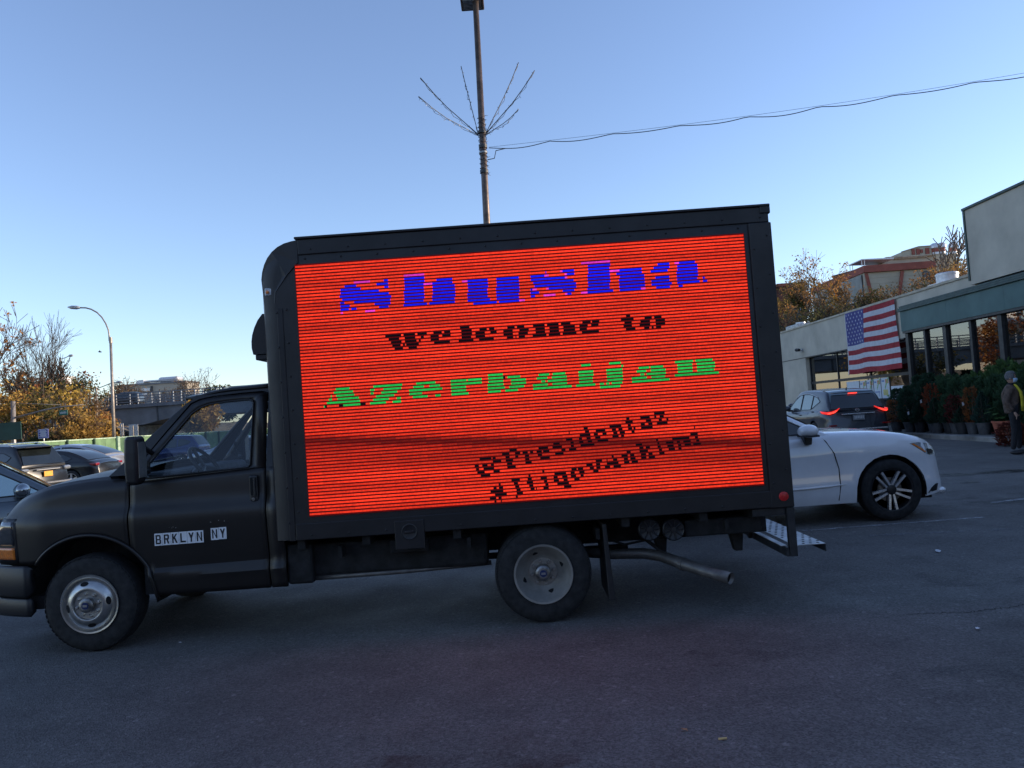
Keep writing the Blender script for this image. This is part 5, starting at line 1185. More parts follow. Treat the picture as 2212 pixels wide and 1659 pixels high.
MB().prism([(-0.56, 0.0), (0.56, 0.0), (0.62, 0.05), (-0.62, 0.05)], (-2.09, 0, 1.548), (0,1,0), (1,0,0), (0,0,1), -0.004, 0.018).build('spoiler', gp, gcar)
rg = []
for z in frange(1.10, 1.50, 7):
    xx = interp([(1.08, -2.275), (1.34, -2.118), (1.50, -2.018)], z); rg.append([(xx-0.022-0.012*(1-q*q), q*lerp(0.76, 0.62, (z-1.1)/0.4), z) for q in frange(-1, 1, 11)])
MB().grid(rg).build('tailgate_glass', M['carglass'], gc, smooth=True)
MB().box(-2.235, -2.215, -0.55, 0.05, 1.115, 1.145).build('rear_wiper', M['trim'], gcar, bevel=0.005)
pl = MB().box(-2.385, -2.36, -0.17, 0.17, 0.74, 0.90).build('number_plate', M['plate_grey'], gcar, bevel=0.004)
pb = MB()
for k in range(6):
    pb.box(-2.388, -2.3855, -0.135+k*0.047, -0.105+k*0.047, 0.785, 0.865)
pb.build('plate_marks', mat('plate_pale', (0.42, 0.43, 0.45), 0.5), pl)
MB().box(-2.382, -2.34, -0.48, 0.48, 0.915, 0.945).build('tailgate_strip', M['alloy'], gcar, bevel=0.008)
em = MB().tube([(-2.32, 0.055*math.cos(a), 1.035+0.042*math.sin(a)) for a in frange(0, 2*PI, 17)], 0.006, 6, cap=False); em.box(-2.328, -2.318, -0.075, 0.075, 1.028, 1.042)
em.build('tail_emblem', M['alloy'], gcar)
MB().box(-2.41, -2.30, -0.80, 0.80, 0.46, 0.50).build('bumper_trim', M['alloy'], gcar, bevel=0.01)
MB().box(-2.40, -2.28, -0.84, 0.84, 0.30, 0.455).build('rear_bumper_cladding', M['trim'], gcar, bevel=0.03)
MB().prism([(0, 0), (0.14, 0), (0.03, 0.09), (0.0, 0.09)], (-1.72, 0, 1.62), (1,0,0), (0,0,1), (0,1,0), -0.008, 0.008).build('roof_antenna', M['trim'], gcar)
for s in (-1, 1):
    MB().tube([(a, s*(ggy(a, c)+0.012), c) for a, c in ((0.42, 1.42), (0.10, 1.555), (-0.24, 1.585), (-0.70, 1.58), (-1.08, 1.53), (-1.40, 1.46))], 0.010, 6).build('chrome_trim', M['alloy'], gcar, smooth=True)
# --- two more cars past the grey one
make_car('dark_suv', 'dark charcoal car partly hidden behind the lit-up grey car and shrubs', 'car', (12.05, 30.5, 0), PI/2-0.03, car_paint('charcoal_car_paint', (0.05, 0.055, 0.065), 0.5, 0.3), suv_top, suv_gh, W=1.82, win=suv_win, glass=M['paleglass'], L=4.7)
sed_top = [(-2.3, 0.86), (-2.1, 0.97), (-1.5, 1.0), (-0.4, 0.95), (0.6, 0.93), (0.95, 0.94), (1.3, 0.91), (1.75, 0.85), (2.1, 0.76), (2.3, 0.66)]
sed_gh = [(-1.95, 1.0), (-1.5, 1.22), (-1.05, 1.37), (-0.6, 1.43), (0.0, 1.44), (0.25, 1.40), (0.6, 1.22), (1.08, 0.95)]
sed_win = [[(0.88, 0.99), (0.50, 1.22), (0.2, 1.335), (-0.12, 1.36), (-0.12, 0.98)], [(-0.20, 0.98), (-0.20, 1.36), (-0.6, 1.35), (-0.98, 1.28), (-1.35, 1.12), (-1.2, 1.02)]]
make_car('silver_sedan', 'silver saloon car showing between the truck and the grey car', 'car', (9.55, 31.8, 0), PI/2, car_paint('silver_car_paint', (0.36, 0.38, 0.41), 0.7, 0.28), [(x, z+0.08) for x, z in sed_top], [(x, z+0.1) for x, z in sed_gh], L=4.6, W=1.82, win=[[(x, z+0.09) for x, z in w_] for w_ in sed_win], glass=M['carglass'], wr=0.33)
# --- left side of the picture
tealp = car_paint('dark_teal_car_paint', (0.10, 0.118, 0.13), 0.4, 0.25)
nt_ = [(-2.36, 0.95), (-2.2, 1.03), (-1.5, 1.06), (-0.4, 1.02), (0.4, 1.0), (0.80, 1.0), (1.2, 0.98), (1.75, 0.92), (2.1, 0.85), (2.30, 0.76), (2.36, 0.66)]
ng_ = [(-2.22, 1.06), (-1.98, 1.42), (-1.85, 1.56), (-1.6, 1.60), (-0.9, 1.64), (-0.3, 1.63), (0.05, 1.55), (0.45, 1.31), (0.92, 1.0)]
nw_ = [[(0.70, 1.05), (0.40, 1.24), (0.05, 1.45), (-0.22, 1.53), (-0.50, 1.55), (-0.50, 1.04)], [(-0.58, 1.04), (-0.58, 1.55), (-0.85, 1.55), (-1.25, 1.52), (-1.25, 1.07)], [(-1.32, 1.10), (-1.32, 1.53), (-1.6, 1.48), (-1.82, 1.38), (-1.70, 1.22)]]
make_car('teal_suv', 'slate teal sport utility car beyond the truck bonnet, pale side window', 'car', (-6.92, 9.80, 0), R(33), tealp, nt_, ng_, L=4.72, W=1.9, win=nw_, glass=M['greenglass'], lower=M['trim'], rail=False, mirror_m=mat('chrome_mirror_shell', (0.35, 0.37, 0.38), 0.15, 0.9, ns=5, na=0.1), seams=[[(0.75, 0.97), (0.85, 0.5), (0.85, 0.05)], [(-0.54, 0.97), (-0.54, 0.05)]])
bp = car_paint('black_car_paint', (0.008, 0.008, 0.010), 0.0, 0.3, 0.35)
BL = (-16.45, 23.75, 0)
bcar = make_car('black_suv', 'glossy black car with orange number plate and roof rails', 'car', BL, R(165), bp, suv_top, [(x, z+0.06) for x, z in suv_gh], L=4.7, W=1.86, win=suv_win, lower=M['trim'], rail=True)[0]
MB().box(-2.38, -2.35, -0.155, 0.155, 0.72, 0.88).build('number_plate', M['plate_orange'], bcar, bevel=0.01)
MB().box(-2.39, -2.30, -0.42, 0.42, 0.915, 0.95).build('tailgate_strip', M['chrome'], bcar, bevel=0.01)
for s in (-1, 1):
    MB().box(-2.345, -2.12, s*0.62, s*0.88, 0.88, 1.00).build('tail_lamp', M['lens'], bcar, bevel=0.05)
MB().box(-2.42, -2.25, -0.80, 0.80, 0.50, 0.56).build('bumper_step', M['plate_grey'], bcar, bevel=0.02)
rg = []
for z in frange(1.10, 1.50, 7):
    xx = interp([(1.06, -2.25), (1.48, -1.99), (1.62, -1.86)], z); rg.append([(xx-0.03, q*lerp(0.74, 0.60, (z-1.1)/0.4), z) for q in frange(-1, 1, 9)])
MB().grid(rg).build('tailgate_glass', M['carglass'], bcar, smooth=True)
MB().box(-2.22, -1.88, -0.60, 0.60, 1.60, 1.635).build('spoiler', bp, bcar, bevel=0.012)
bsed = make_car('black_sedan', 'low black saloon car with a red tail lamp between other parked cars', 'car', (-17.6, 28.9, 0), PI-0.05, bp, sed_top, sed_gh, L=4.7, W=1.84, win=sed_win, wr=0.34)[0]
for s in (-1, 1): MB().box(-2.30, -2.02, s*0.62, s*0.86, 0.80, 0.90).build('tail_lamp', M['brake'] if False else M['tail'], bsed, bevel=0.03)
sp_ = car_paint('pale_silver_car_paint', (0.46, 0.48, 0.52), 0.6, 0.3)
cg_ = [(-2.15, 1.10), (-1.6, 1.34), (-1.0, 1.53), (-0.5, 1.60), (0.0, 1.61), (0.3, 1.54), (0.6, 1.38), (1.08, 1.0)]
make_car('silver_crossover', 'silver sloping-back car parked along the green fence', 'car', (-20.3, 34.6, 0), PI, sp_, [(x, z+0.02) for x, z in suv_top], cg_, L=4.75, W=1.9, win=[[(0.86, 1.09), (0.5, 1.33), (0.2, 1.47), (-0.12, 1.51), (-0.12, 1.09)], [(-0.2, 1.09), (-0.2, 1.515), (-0.6, 1.50), (-1.0, 1.44), (-1.45, 1.28), (-1.6, 1.17)]])
make_car('blue_suv', 'deep blue car partly hidden behind the truck mirror', 'car', (-18.3, 39.5, 0), PI, car_paint('deep_blue_car_paint', (0.015, 0.03, 0.13), 0.4, 0.25), suv_top, [(x, z+0.04) for x, z in suv_gh], L=4.6, W=1.84, win=suv_win)
for k, (xx, yy, lab, colr) in enumerate([(-13.2, 36.5, 'pale grey saloon seen through the truck cab window beside steering wheel', (0.5, 0.52, 0.55)), (-9.6, 30.5, 'dark grey saloon seen through the rear of the truck cab window', (0.08, 0.09, 0.10))]):
    make_car('parked_sedan', lab, 'car', (xx, yy, 0), PI if k == 0 else 0.0, car_paint('sedan_paint_%s' % 'pale dark'.split()[k], colr, 0.5, 0.28), sed_top, sed_gh, L=4.6, W=1.82, win=sed_win, wr=0.33)
a = atY(*c1(1160, 1040), BY+2.6)
make_car('bridge_suv', 'dark sport utility car crossing the overpass', 'car', (a.x, BY+2.6, 6.083), PI, car_paint('slate_car_paint', (0.06, 0.07, 0.08), 0.4, 0.3), suv_top, suv_gh, L=4.7, W=1.86, win=suv_win)
# ================================================================== HILLSIDE ON THE RIGHT
M['hillside'] = mat('leafy_hillside_soil', (0.075, 0.065, 0.035), 0.95, ns=0.4, na=0.5, bump=0.5, bs=2)
rows = []
for i in range(26):
    yy = 61+i*5.0
    rows.append([(10+j*6.0, yy, min(9.2, max(0.02, 0.02+(yy-60)*0.42*min(1.0, max(0, (10+j*6-6)/20.0)))) + 0.3*math.sin(i*1.3+j)*min(1, i/3)) for j in range(22)])
struct(MB().grid(rows).build('hillside', M['hillside'], smooth=True))
def hill_z(x, y): return min(9.2, max(0.02, 0.02+(y-60)*0.42*min(1.0, max(0, (x-6)/20.0))))
# ------------------------------------------------------------------ cream and red hillside building
HY = 84.0
M['cream'] = mat('cream_siding', (0.44, 0.40, 0.31), 0.8, ns=0.6, na=0.06)
M['redband'] = mat('brick_red_trim', (0.30, 0.085, 0.060), 0.75, ns=0.8, na=0.12)
M['brick'] = mat('dark_red_brick', (0.16, 0.060, 0.045), 0.9, ns=3, na=0.3)
HO = Vector((45, HY+8, 8))
hb = thing('hillside_house', 'cream hillside building with brick red bands and angled red braces', 'building', HO)
def hp_(mb, n, m, par=None, **k): return mb.build(n, m, par or hb, off=HO, **k)
L0 = atY(*c7(912, 608), HY); R0 = atY(*c7(1492, 568), HY); L1 = atY(*c7(912, 665), HY); WB = 8.6
hx0, hx1, hz1, hz0 = L0.x, R0.x, L0.z, L1.z
hp_(MB().box(hx0+0.15, hx1-0.1, HY+0.10, HY+15, WB-3, hz0+0.3), 'wall', M['cream'])
nb = 9
for k in range(nb):
    z0 = WB+(hz0-WB)*k/nb; z1 = WB+(hz0-WB)*(k+1)/nb
    hp_(MB().box(hx0+0.12, hx1-0.13, HY+0.04, HY+0.098, z0+0.012, z1-0.012), 'siding_board', M['cream'])
hp_(MB().box(hx0, hx1, HY-0.25, HY+15.2, hz0, hz1), 'red_band', M['redband'], bevel=0.03)
def brace(p, q, wd):
    a = atY(*c7(*p), HY); b = atY(*c7(*q), HY)
    hp_(MB().add([(a.x-wd, HY-0.12, a.z), (a.x+wd, HY-0.12, a.z), (b.x+wd, HY-0.12, b.z), (b.x-wd, HY-0.12, b.z), (a.x-wd, HY+0.03, a.z), (a.x+wd, HY+0.03, a.z), (b.x+wd, HY+0.03, b.z), (b.x-wd, HY+0.03, b.z)], [(0,1,2,3), (4,7,6,5), (0,4,5,1), (1,5,6,2), (2,6,7,3), (3,7,4,0)]), 'red_brace', M['redband'])
brace((940, 668), (993, 880), 0.16); brace((1230, 648), (1206, 850), 0.17)
a = atY(*c7(1395, 648), HY); b = atY(*c7(1468, 718), HY)
wn = hp_(MB().box(a.x, b.x, HY-0.02, HY+0.035, b.z, a.z), 'window_frame', M['mullion'])
hp_(MB().box(a.x+0.08, b.x-0.08, HY-0.035, HY-0.022, b.z+0.08, a.z-0.08), 'window_pane', M['farwindow'], wn)
# set-back upper storey, roof slab, rooftop box
a = atY(*c7(1000, 600), HY+3); b = atY(*c7(1478, 525), HY+3)
hp_(MB().box(a.x+1.6, b.x, HY+3, HY+13, hz1+0.003, b.z), 'upper_wall', M['cream'])
hp_(MB().prism([(0.0, hz1+0.01), (1.62, hz1+0.01), (1.62, b.z-0.1)], (a.x, HY+3.02, 0), (1,0,0), (0,0,1), (0,1,0), 0, 9), 'upper_wall', M['cream'])
hp_(MB().box(a.x+1.3, b.x+0.1, HY+2.6, HY+13.2, b.z, b.z+0.16), 'roof_slab', M['coping'])
c = atY(*c7(1170, 545), HY+2.8); d = atY(*c7(1430, 548), HY+2.8)
hp_(MB().box(c.x, d.x, HY+2.75, HY+2.98, c.z-0.12, c.z+0.05), 'wall_ledge', M['coping'])
a2 = atY(*c7(1225, 520), HY+5); b2 = atY(*c7(1465, 447), HY+5); m2 = atY(*c7(1360, 447), HY+5); s2 = atY(*c7(1225, 497), HY+5)
hp_(MB().prism([(a2.x, b.z+0.15), (b2.x, b.z+0.15), (b2.x, b2.z), (m2.x, b2.z), (a2.x, s2.z)], (0, HY+5, 0), (1,0,0), (0,0,1), (0,1,0), 0, 4), 'rooftop_box', M['cream'])
hp_(MB().tube([(a2.x, HY+4.95, s2.z+0.03), (m2.x, HY+4.95, b2.z+0.03), (b2.x+0.1, HY+4.95, b2.z+0.03)], 0.06, 6), 'box_edge', M['coping'])
for (u0, u1, v0, v1) in ((1308, 1335, 472, 516), (1345, 1376, 468, 514), (1378, 1400, 474, 500), (1418, 1452, 463, 512)):
    p = atY(*c7(u0, v0), HY+4.9); q = atY(*c7(u1, v1), HY+4.9)
    hp_(MB().box(p.x, q.x, HY+4.88, HY+4.99, q.z, p.z), 'red_panel', M['redband'])
# awning with posts over the terrace, and the dark pergola to the left
p = atY(*c7(890, 558), HY+1); q = atY(*c7(1150, 545), HY+1)
aw = hp_(MB().add([(p.x, HY+0.6, p.z-0.10), (p.x, HY+0.6, p.z), (q.x, HY+0.6, q.z), (q.x, HY+0.6, q.z-0.16), (p.x, HY+4, p.z-0.10), (p.x, HY+4, p.z), (q.x, HY+4, q.z), (q.x, HY+4, q.z-0.16)], [(0,1,2,3), (4,7,6,5), (0,4,5,1), (1,5,6,2), (2,6,7,3), (3,7,4,0)]), 'terrace_awning', M['whitemetal'])
for dx in (0.05, 0.35):
    hp_(MB().tube([(p.x+dx, HY+0.7, hz1), (p.x+dx, HY+0.7, p.z-0.06)], 0.035, 6), 'awning_post', M['whitemetal'], aw)
    hp_(MB().tube([(p.x+dx, HY+3.7, hz1), (p.x+dx, HY+3.7, p.z-0.06)], 0.035, 6), 'awning_post', M['whitemetal'], aw)
p = atY(*c7(676, 684), HY+11); q = atY(*c7(880, 628), HY+9)
pg = hp_(MB().add([(p.x, HY+11, p.z), (q.x, HY+9, q.z), (q.x, HY+9, q.z-0.15), (p.x, HY+11, p.z-0.12), (p.x+1.2, HY+14, p.z), (q.x, HY+14, q.z+0.1), (q.x, HY+14, q.z-0.1), (p.x+1.2, HY+14, p.z-0.12)], [(0,1,2,3), (4,7,6,5), (0,4,5,1), (1,5,6,2), (2,6,7,3), (3,7,4,0)]), 'pergola', M['mullion'])
hp_(MB().tube([(p.x+1.0, HY+11, p.z-0.1), (p.x+1.0, HY+11, hz1-1.5)], 0.06, 6), 'pergola_post', M['whitemetal'], pg)
# side bay: balcony with railing and brick base
p = atY(*c7(795, 745), HY+4); 
hp_(MB().box(hx0-0.02, hx0+0.14, HY+0.5, HY+14.5, hz0-3.1, hz0-0.1), 'side_glazing', M['farwindow'])
hp_(MB().box(hx0-1.6, hx0+0.1, HY+1.0, HY+9, hz0-3.5, hz0-3.3), 'balcony', M['coping'])
for k in range(9):
    hp_(MB().tube([(hx0-1.55, HY+1.1+k*0.95, hz0-3.3), (hx0-1.55, HY+1.1+k*0.95, hz0-2.3)], 0.03, 5), 'balcony_rail', M['mullion'])
hp_(MB().tube([(hx0-1.55, HY+1.05, hz0-2.3), (hx0-1.55, HY+8.9, hz0-2.3)], 0.04, 5), 'balcony_rail', M['mullion'])
hp_(MB().box(hx0-1.4, hx0+0.0, HY+1.1, HY+9, WB-4, hz0-3.52), 'brick_base', M['brick'])
# rooftop mushroom vents and the cream block they stand on
vb = thing('vent_block', 'plain cream rooftop block carrying the striped vents', 'building', (R0.x+1.4, HY+4, 8))
p = atY(*c7(1495, 520), HY+4); q = atY(*c7(1575, 620), HY+4)
MB().box(p.x, q.x, HY+4, HY+8, 5, p.z).build('wall', M['cream'], vb, off=vb.location)
MB().box(p.x-0.08, q.x+0.08, HY+3.92, HY+8.08, p.z, p.z+0.12).build('coping', M['coping'], vb, off=vb.location)
vb2 = thing('vent_block', 'narrow cream rooftop block under a single striped vent behind bare trees', 'building', (R0.x+4.5, HY+6, 8))
p2 = atY(*c7(1625, 515), HY+6); q2 = atY(*c7(1675, 620), HY+6)
MB().box(p2.x, q2.x, HY+6, HY+9, 5, p2.z).build('wall', M['cream'], vb2, off=vb2.location)
MB().box(p2.x-0.08, q2.x+0.08, HY+5.92, HY+9.08, p2.z, p2.z+0.12).build('coping', M['coping'], vb2, off=vb2.location)
for (u, y_, zz, lab) in ((1497, HY+5, p.z+0.12, 'silver mushroom vent with red band, next to the rooftop box with red panels'), (1550, HY+5, p.z+0.12, 'silver mushroom vent with red band, middle one of three'), (1643, HY+7, p2.z+0.12, 'single silver mushroom vent with red band behind bare branches')):
    c = atY(*c7(u, 500), y_)
    v = thing('roof_vent', lab, 'vent', (c.x, y_, zz), 0, 'mushroom vents on the hillside roofs')
    MB().lathe([(0.42, 0), (0.42, 0.35)], n=16).build('collar', M['whitemetal'], v, angle=40)
    MB().lathe([(0.40, 0.35), (0.40, 0.75)], n=16).build('red_band', M['redband'], v, angle=40)
    MB().lathe([(0.36, 0.75), (0.55, 0.85), (0.55, 1.05), (0.50, 1.25), (0.25, 1.42), (0, 1.45)], n=16).build('cowl', M['whitemetal'], v, angle=50)
# brick house half hidden by the big tree
BO = Vector((22, 82, 4)); bh = thing('brick_house', 'dark red brick house half hidden behind the autumn tree', 'building', BO)
p = atY(*c7(238, 775), 80); q = atY(*c7(470, 1080), 80)
MB().box(p.x, q.x, 80, 92, 2, p.z).build('wall', M['brick'], bh, off=BO)
MB().box(p.x-0.2, q.x+0.2, 79.8, 92.2, p.z, p.z+0.3).build('coping', M['redband'], bh, off=BO)
for k in range(3):
    for j in range(2):
        xw = p.x+1.0+k*2.9; zw = p.z-2.2-j*3.2
        f = MB().box(xw, xw+1.1, 79.93, 79.99, zw-1.5, zw).build('window', M['whitemetal'], bh, off=BO)
        MB().box(xw+0.1, xw+1.0, 79.90, 79.925, zw-1.4, zw-0.1).build('pane', M['farwindow'], f, off=BO)
# ================================================================== TREES
def leafmat(name, a, b, ns=0.6): return mat(name, a, 0.75, ns=ns, col2=b, detail=2, transl=0.35, spec=0.2)
M['bark'] = mat('grey_brown_bark', (0.085, 0.065, 0.052), 0.95, ns=3, na=0.35, bump=0.4, bs=15)
M['barkpale'] = mat('pale_bark', (0.16, 0.125, 0.10), 0.95, ns=3, na=0.3, bump=0.4, bs=15)
LM = {'orange': leafmat('orange_leaves', (0.52, 0.23, 0.06), (0.36, 0.18, 0.06)), 'gold': leafmat('golden_leaves', (0.52, 0.32, 0.08), (0.36, 0.22, 0.06)), 'yellow': leafmat('yellow_leaves', (0.55, 0.37, 0.08), (0.40, 0.27, 0.06)),
      'brown': leafmat('brown_leaves', (0.27, 0.17, 0.085), (0.19, 0.12, 0.065)), 'olive': leafmat('olive_leaves', (0.14, 0.12, 0.04), (0.08, 0.08, 0.03)), 'rust': leafmat('rusty_leaves', (0.30, 0.10, 0.04), (0.20, 0.08, 0.035)),
      'dark': leafmat('dark_green_leaves', (0.035, 0.055, 0.025), (0.02, 0.035, 0.018)), 'hedge': leafmat('grey_green_hedge_leaves', (0.075, 0.075, 0.05), (0.05, 0.05, 0.035))}
MINR = [0.012]
def grow(b, tips, p, d, ln, r, lev, rnd, spread, upb, sides):
    n = 4 if lev > 0 else 3
    pts = [p.copy()]; rad = [r]; q = p.copy(); dd = d.copy()
    for i in range(n):
        dd = (dd+Vector((rnd.uniform(-1, 1), rnd.uniform(-1, 1), rnd.uniform(-0.6, 0.9)))*0.16+Vector((0, 0, upb*0.06))).normalized()
        q = q+dd*(ln/n); pts.append(q.copy()); rad.append(r*(1-0.42*(i+1)/n))
        if lev > 0 and i >= (1 if lev > 1 else 0) and rnd.random() < 0.85:
            a = rnd.uniform(0, 2*PI); o = dd.orthogonal().normalized(); o = (o*math.cos(a)+dd.cross(o)*math.sin(a))
            grow(b, tips, q, (dd*math.cos(spread)+o*math.sin(spread)).normalized(), ln*rnd.uniform(0.5, 0.72), rad[-1]*0.55, lev-1, rnd, spread*rnd.uniform(0.85, 1.1), upb, max(3, sides-1))
        if lev <= 1: tips.append((q.copy(), dd.copy()))
    b.tube(pts, [max(q_, MINR[0]) for q_ in rad], sides, cap=False)
    if lev > 0:
        for k in range(2):
            a = rnd.uniform(0, 2*PI); o = dd.orthogonal().normalized(); o = (o*math.cos(a)+dd.cross(o)*math.sin(a))
            sp = spread*rnd.uniform(0.4, 0.9)
            grow(b, tips, q, (dd*math.cos(sp)+o*math.sin(sp)).normalized(), ln*rnd.uniform(0.55, 0.78), rad[-1]*0.75, lev-1, rnd, spread, upb, max(3, sides-1))
def leaf_quads(b, c, rnd, n, rad, size, zsq=0.8):
    for _ in range(n):
        while True:
            o = Vector((rnd.uniform(-1, 1), rnd.uniform(-1, 1), rnd.uniform(-1, 1)))
            if o.length < 1: break
        p = c+Vector((o.x*rad, o.y*rad, o.z*rad*zsq)); nrm = Vector((rnd.gauss(0, 1), rnd.gauss(0, 1), rnd.gauss(0, 1)+0.3)).normalized(); t = nrm.orthogonal().normalized(); a = rnd.uniform(0, 6.28)
        u = (t*math.cos(a)+nrm.cross(t)*math.sin(a)); v = nrm.cross(u); s = size*rnd.uniform(0.6, 1.25)
        b.add([p-u*s, p+v*s*0.55+nrm*s*0.15, p+u*s, p-v*s*0.55+nrm*s*0.1], [(0, 1, 2, 3)])
def tree(name, label, loc, h, seed, leaves=(), per=4, lsize=0.2, lrad=0.6, lev=3, spread=0.62, upb=0.6, r=None, cat='tree', group=None, trunk=0.35, bark='bark', zmin=0.0, stems=1, keep=1.0, squash=1.0, minr=0.024):
    rnd = random.Random(seed); root = thing(name, label, cat, loc, 0, group)
    b = MB(); tips = []; MINR[0] = minr if name == 'bare_tree' else 0.012
    for k in range(stems):
        d = Vector((rnd.uniform(-0.1, 0.1), rnd.uniform(-0.1, 0.1), 1)).normalized() if stems == 1 else Vector((rnd.uniform(-0.5, 0.5), rnd.uniform(-0.5, 0.5), 1)).normalized()
        grow(b, tips, Vector((0, 0, -0.1)), d, h*trunk, r or h*0.018, lev, rnd, spread, upb, 7)
    zm = max(t[0].z for t in tips) or 1; k = h/zm
    b.v = [(x*k*squash, y*k*squash, z*k) for x, y, z in b.v]; tips = [(Vector((t[0].x*k*squash, t[0].y*k*squash, t[0].z*k)), t[1]) for t in tips]
    b.build('trunk', M[bark], root, smooth=True)
    if leaves:
        mbs = [MB() for _ in leaves]
        for t, _ in tips:
            if t.z < zmin*h or rnd.random() > keep: continue
            i = min(len(leaves)-1, int(abs(math.sin(t.x*0.9+t.z*0.7+seed))*len(leaves)))
            leaf_quads(mbs[i], t, rnd, per, lrad, lsize)
        for mb, lm in zip(mbs, leaves):
            if mb.f: stuff(mb.build('crown', LM[lm], root))
    return root
def at_px(px, py_unused, Y, z=0.0):
    # ground point at depth Y under picture column px
    lo = atY(px, 950, Y); return (lo.x-0.07*(lo.z-z)*0, Y, z)
def tcol(c1x, Y, z=0.02):
    P = atY(*c1(c1x, 1340), Y); return (P.x, Y, z)
G = 'autumn trees beyond the street'
tree('bare_tree', 'tall leafless tree rising above the golden trees', tcol(335, 76), 15.0, 17, (), lev=4, spread=0.52, upb=0.8, r=0.26, trunk=0.52, minr=0.020, squash=0.85)
tree('bare_tree', 'leafless spreading tree with a few orange leaves at the picture edge', tcol(-200, 76), 17.0, 23, ('orange',), per=7, lsize=0.16, lrad=0.35, lev=4, keep=0.06, r=0.22)
tree('bare_tree', 'slender leafless tree with orange lower leaves beside the tall bare one', tcol(200, 84), 12.5, 14, ('orange',), per=6, lsize=0.15, lrad=0.35, lev=4, keep=0.08, r=0.16, spread=0.5)
tree('bare_tree', 'thin leafless tree behind a distant street lamp', tcol(490, 88), 12.5, 25, (), lev=4, r=0.15, spread=0.45)
specs = [(-10, 70, 8.5, ('orange', 'gold'), 'orange leafed tree beside the back of a green road sign'),
         (130, 74, 8.2, ('orange', 'yellow', 'rust'), 'orange and yellow tree behind the traffic signal mast'),
         (255, 72, 7.0, ('yellow', 'gold'), 'bright yellow tree left of the blue sign'),
         (330, 86, 9.5, ('orange', 'rust'), 'orange tree under the tall leafless tree'),
         (440, 72, 6.6, ('gold', 'olive'), 'golden olive tree behind the blue sign'),
         (470, 92, 10.5, ('olive', 'brown'), 'dull olive tree behind the distant street lamp'),
         (560, 76, 7.6, ('gold', 'yellow'), 'golden tree under the small green street sign'),
         (640, 90, 10.2, ('brown', 'rust', 'olive'), 'brown and rust tree near the overpass end'),
         (740, 88, 10.8, ('rust', 'brown', 'dark'), 'rust topped tree rising beside the overpass'),
         (820, 92, 9.8, ('brown', 'olive'), 'dull brown thinning tree beside the overpass end'),
         (850, 74, 6.4, ('gold', 'brown'), 'gold brown bushy tree right of the blue sign'),
         (930, 76, 4.6, ('gold', 'orange'), 'small golden tree against the bridge girder')]
for k, (cx, Y, h, lv, lab) in enumerate(specs):
    tree('autumn_tree', lab, tcol(cx, Y), h, 40+k, lv, per=5, lsize=0.19, lrad=0.7, lev=3, spread=0.7, upb=0.4, r=0.13, group=G, trunk=0.42, keep=0.55, bark='barkpale')
for k, (cx, Y, h, lab) in enumerate([(770, 70, 4.4, 'twiggy brown shrub with pale bare stems by the street'), (640, 69, 3.4, 'low brown twiggy shrub right of the blue sign'), (870, 71, 3.8, 'brown twiggy shrub beside the overpass abutment')]):
    tree('twiggy_shrub', lab, tcol(cx, Y), h, 70+k, ('brown', 'gold'), per=3, lsize=0.13, lrad=0.5, lev=3, spread=0.6, upb=0.1, r=0.05, cat='shrub', bark='barkpale', stems=4, trunk=0.45)
for k, (cx, Y, h) in enumerate([(380, 68, 2.2), (520, 68, 2.6), (250, 69, 2.0)]):
    tree('green_shrub', ['low dark shrub under the blue sign post', 'low dark shrub between brown twiggy shrubs', 'low dark shrub under the bright yellow tree'][k], tcol(cx, Y), h, 80+k, ('dark', 'olive'), per=9, lsize=0.15, lrad=0.5, lev=2, spread=0.9, upb=0.0, r=0.06, cat='shrub', stems=3)
# bare tree on the roof line of the far commercial building, and twigs behind the overpass
P = atY(*c2(915, 560), 112); tree('bare_tree', 'wind-blown leafless tree before the beige building end', (P.x, 112, 0), 12.0, 5, ('brown',), per=2, lsize=0.12, lev=4, r=0.12, keep=0.25, spread=0.6, trunk=0.5)
for k, (u, Y, h, lab) in enumerate([(130, 118, 11.5, 'thin twiggy tree behind the left overpass railing'), (300, 122, 11.0, 'thin twiggy tree before the far beige building'), (700, 118, 9.6, 'faint twiggy tree before the white ducts')]):
    P = atY(*c2(u, 560), Y); tree('bare_tree', lab, (P.x, Y, 0), h, 95+k, ('brown',), per=2, lsize=0.13, lev=4, r=0.1, keep=0.3, spread=0.6)
for k, (u, Y, h, lv, lab) in enumerate([(300, 100.5, 4.5, ('gold', 'olive'), 'yellow green tree seen under the overpass'), (900, 112, 7.5, ('dark', 'olive'), 'dark green tree seen through the truck window'), (1200, 112, 8.5, ('olive', 'dark'), 'olive tree seen through the truck window'), (1090, 80, 5.0, ('gold',), 'yellow tree seen through the truck window')]):
    P = atY(*c2(u, 900), Y); tree('autumn_tree', lab, (P.x, Y+8 if k == 0 else Y, 0), h, 110+k, lv, per=8, lsize=0.25, lrad=0.8, lev=3, spread=0.75, r=0.13, group=G)
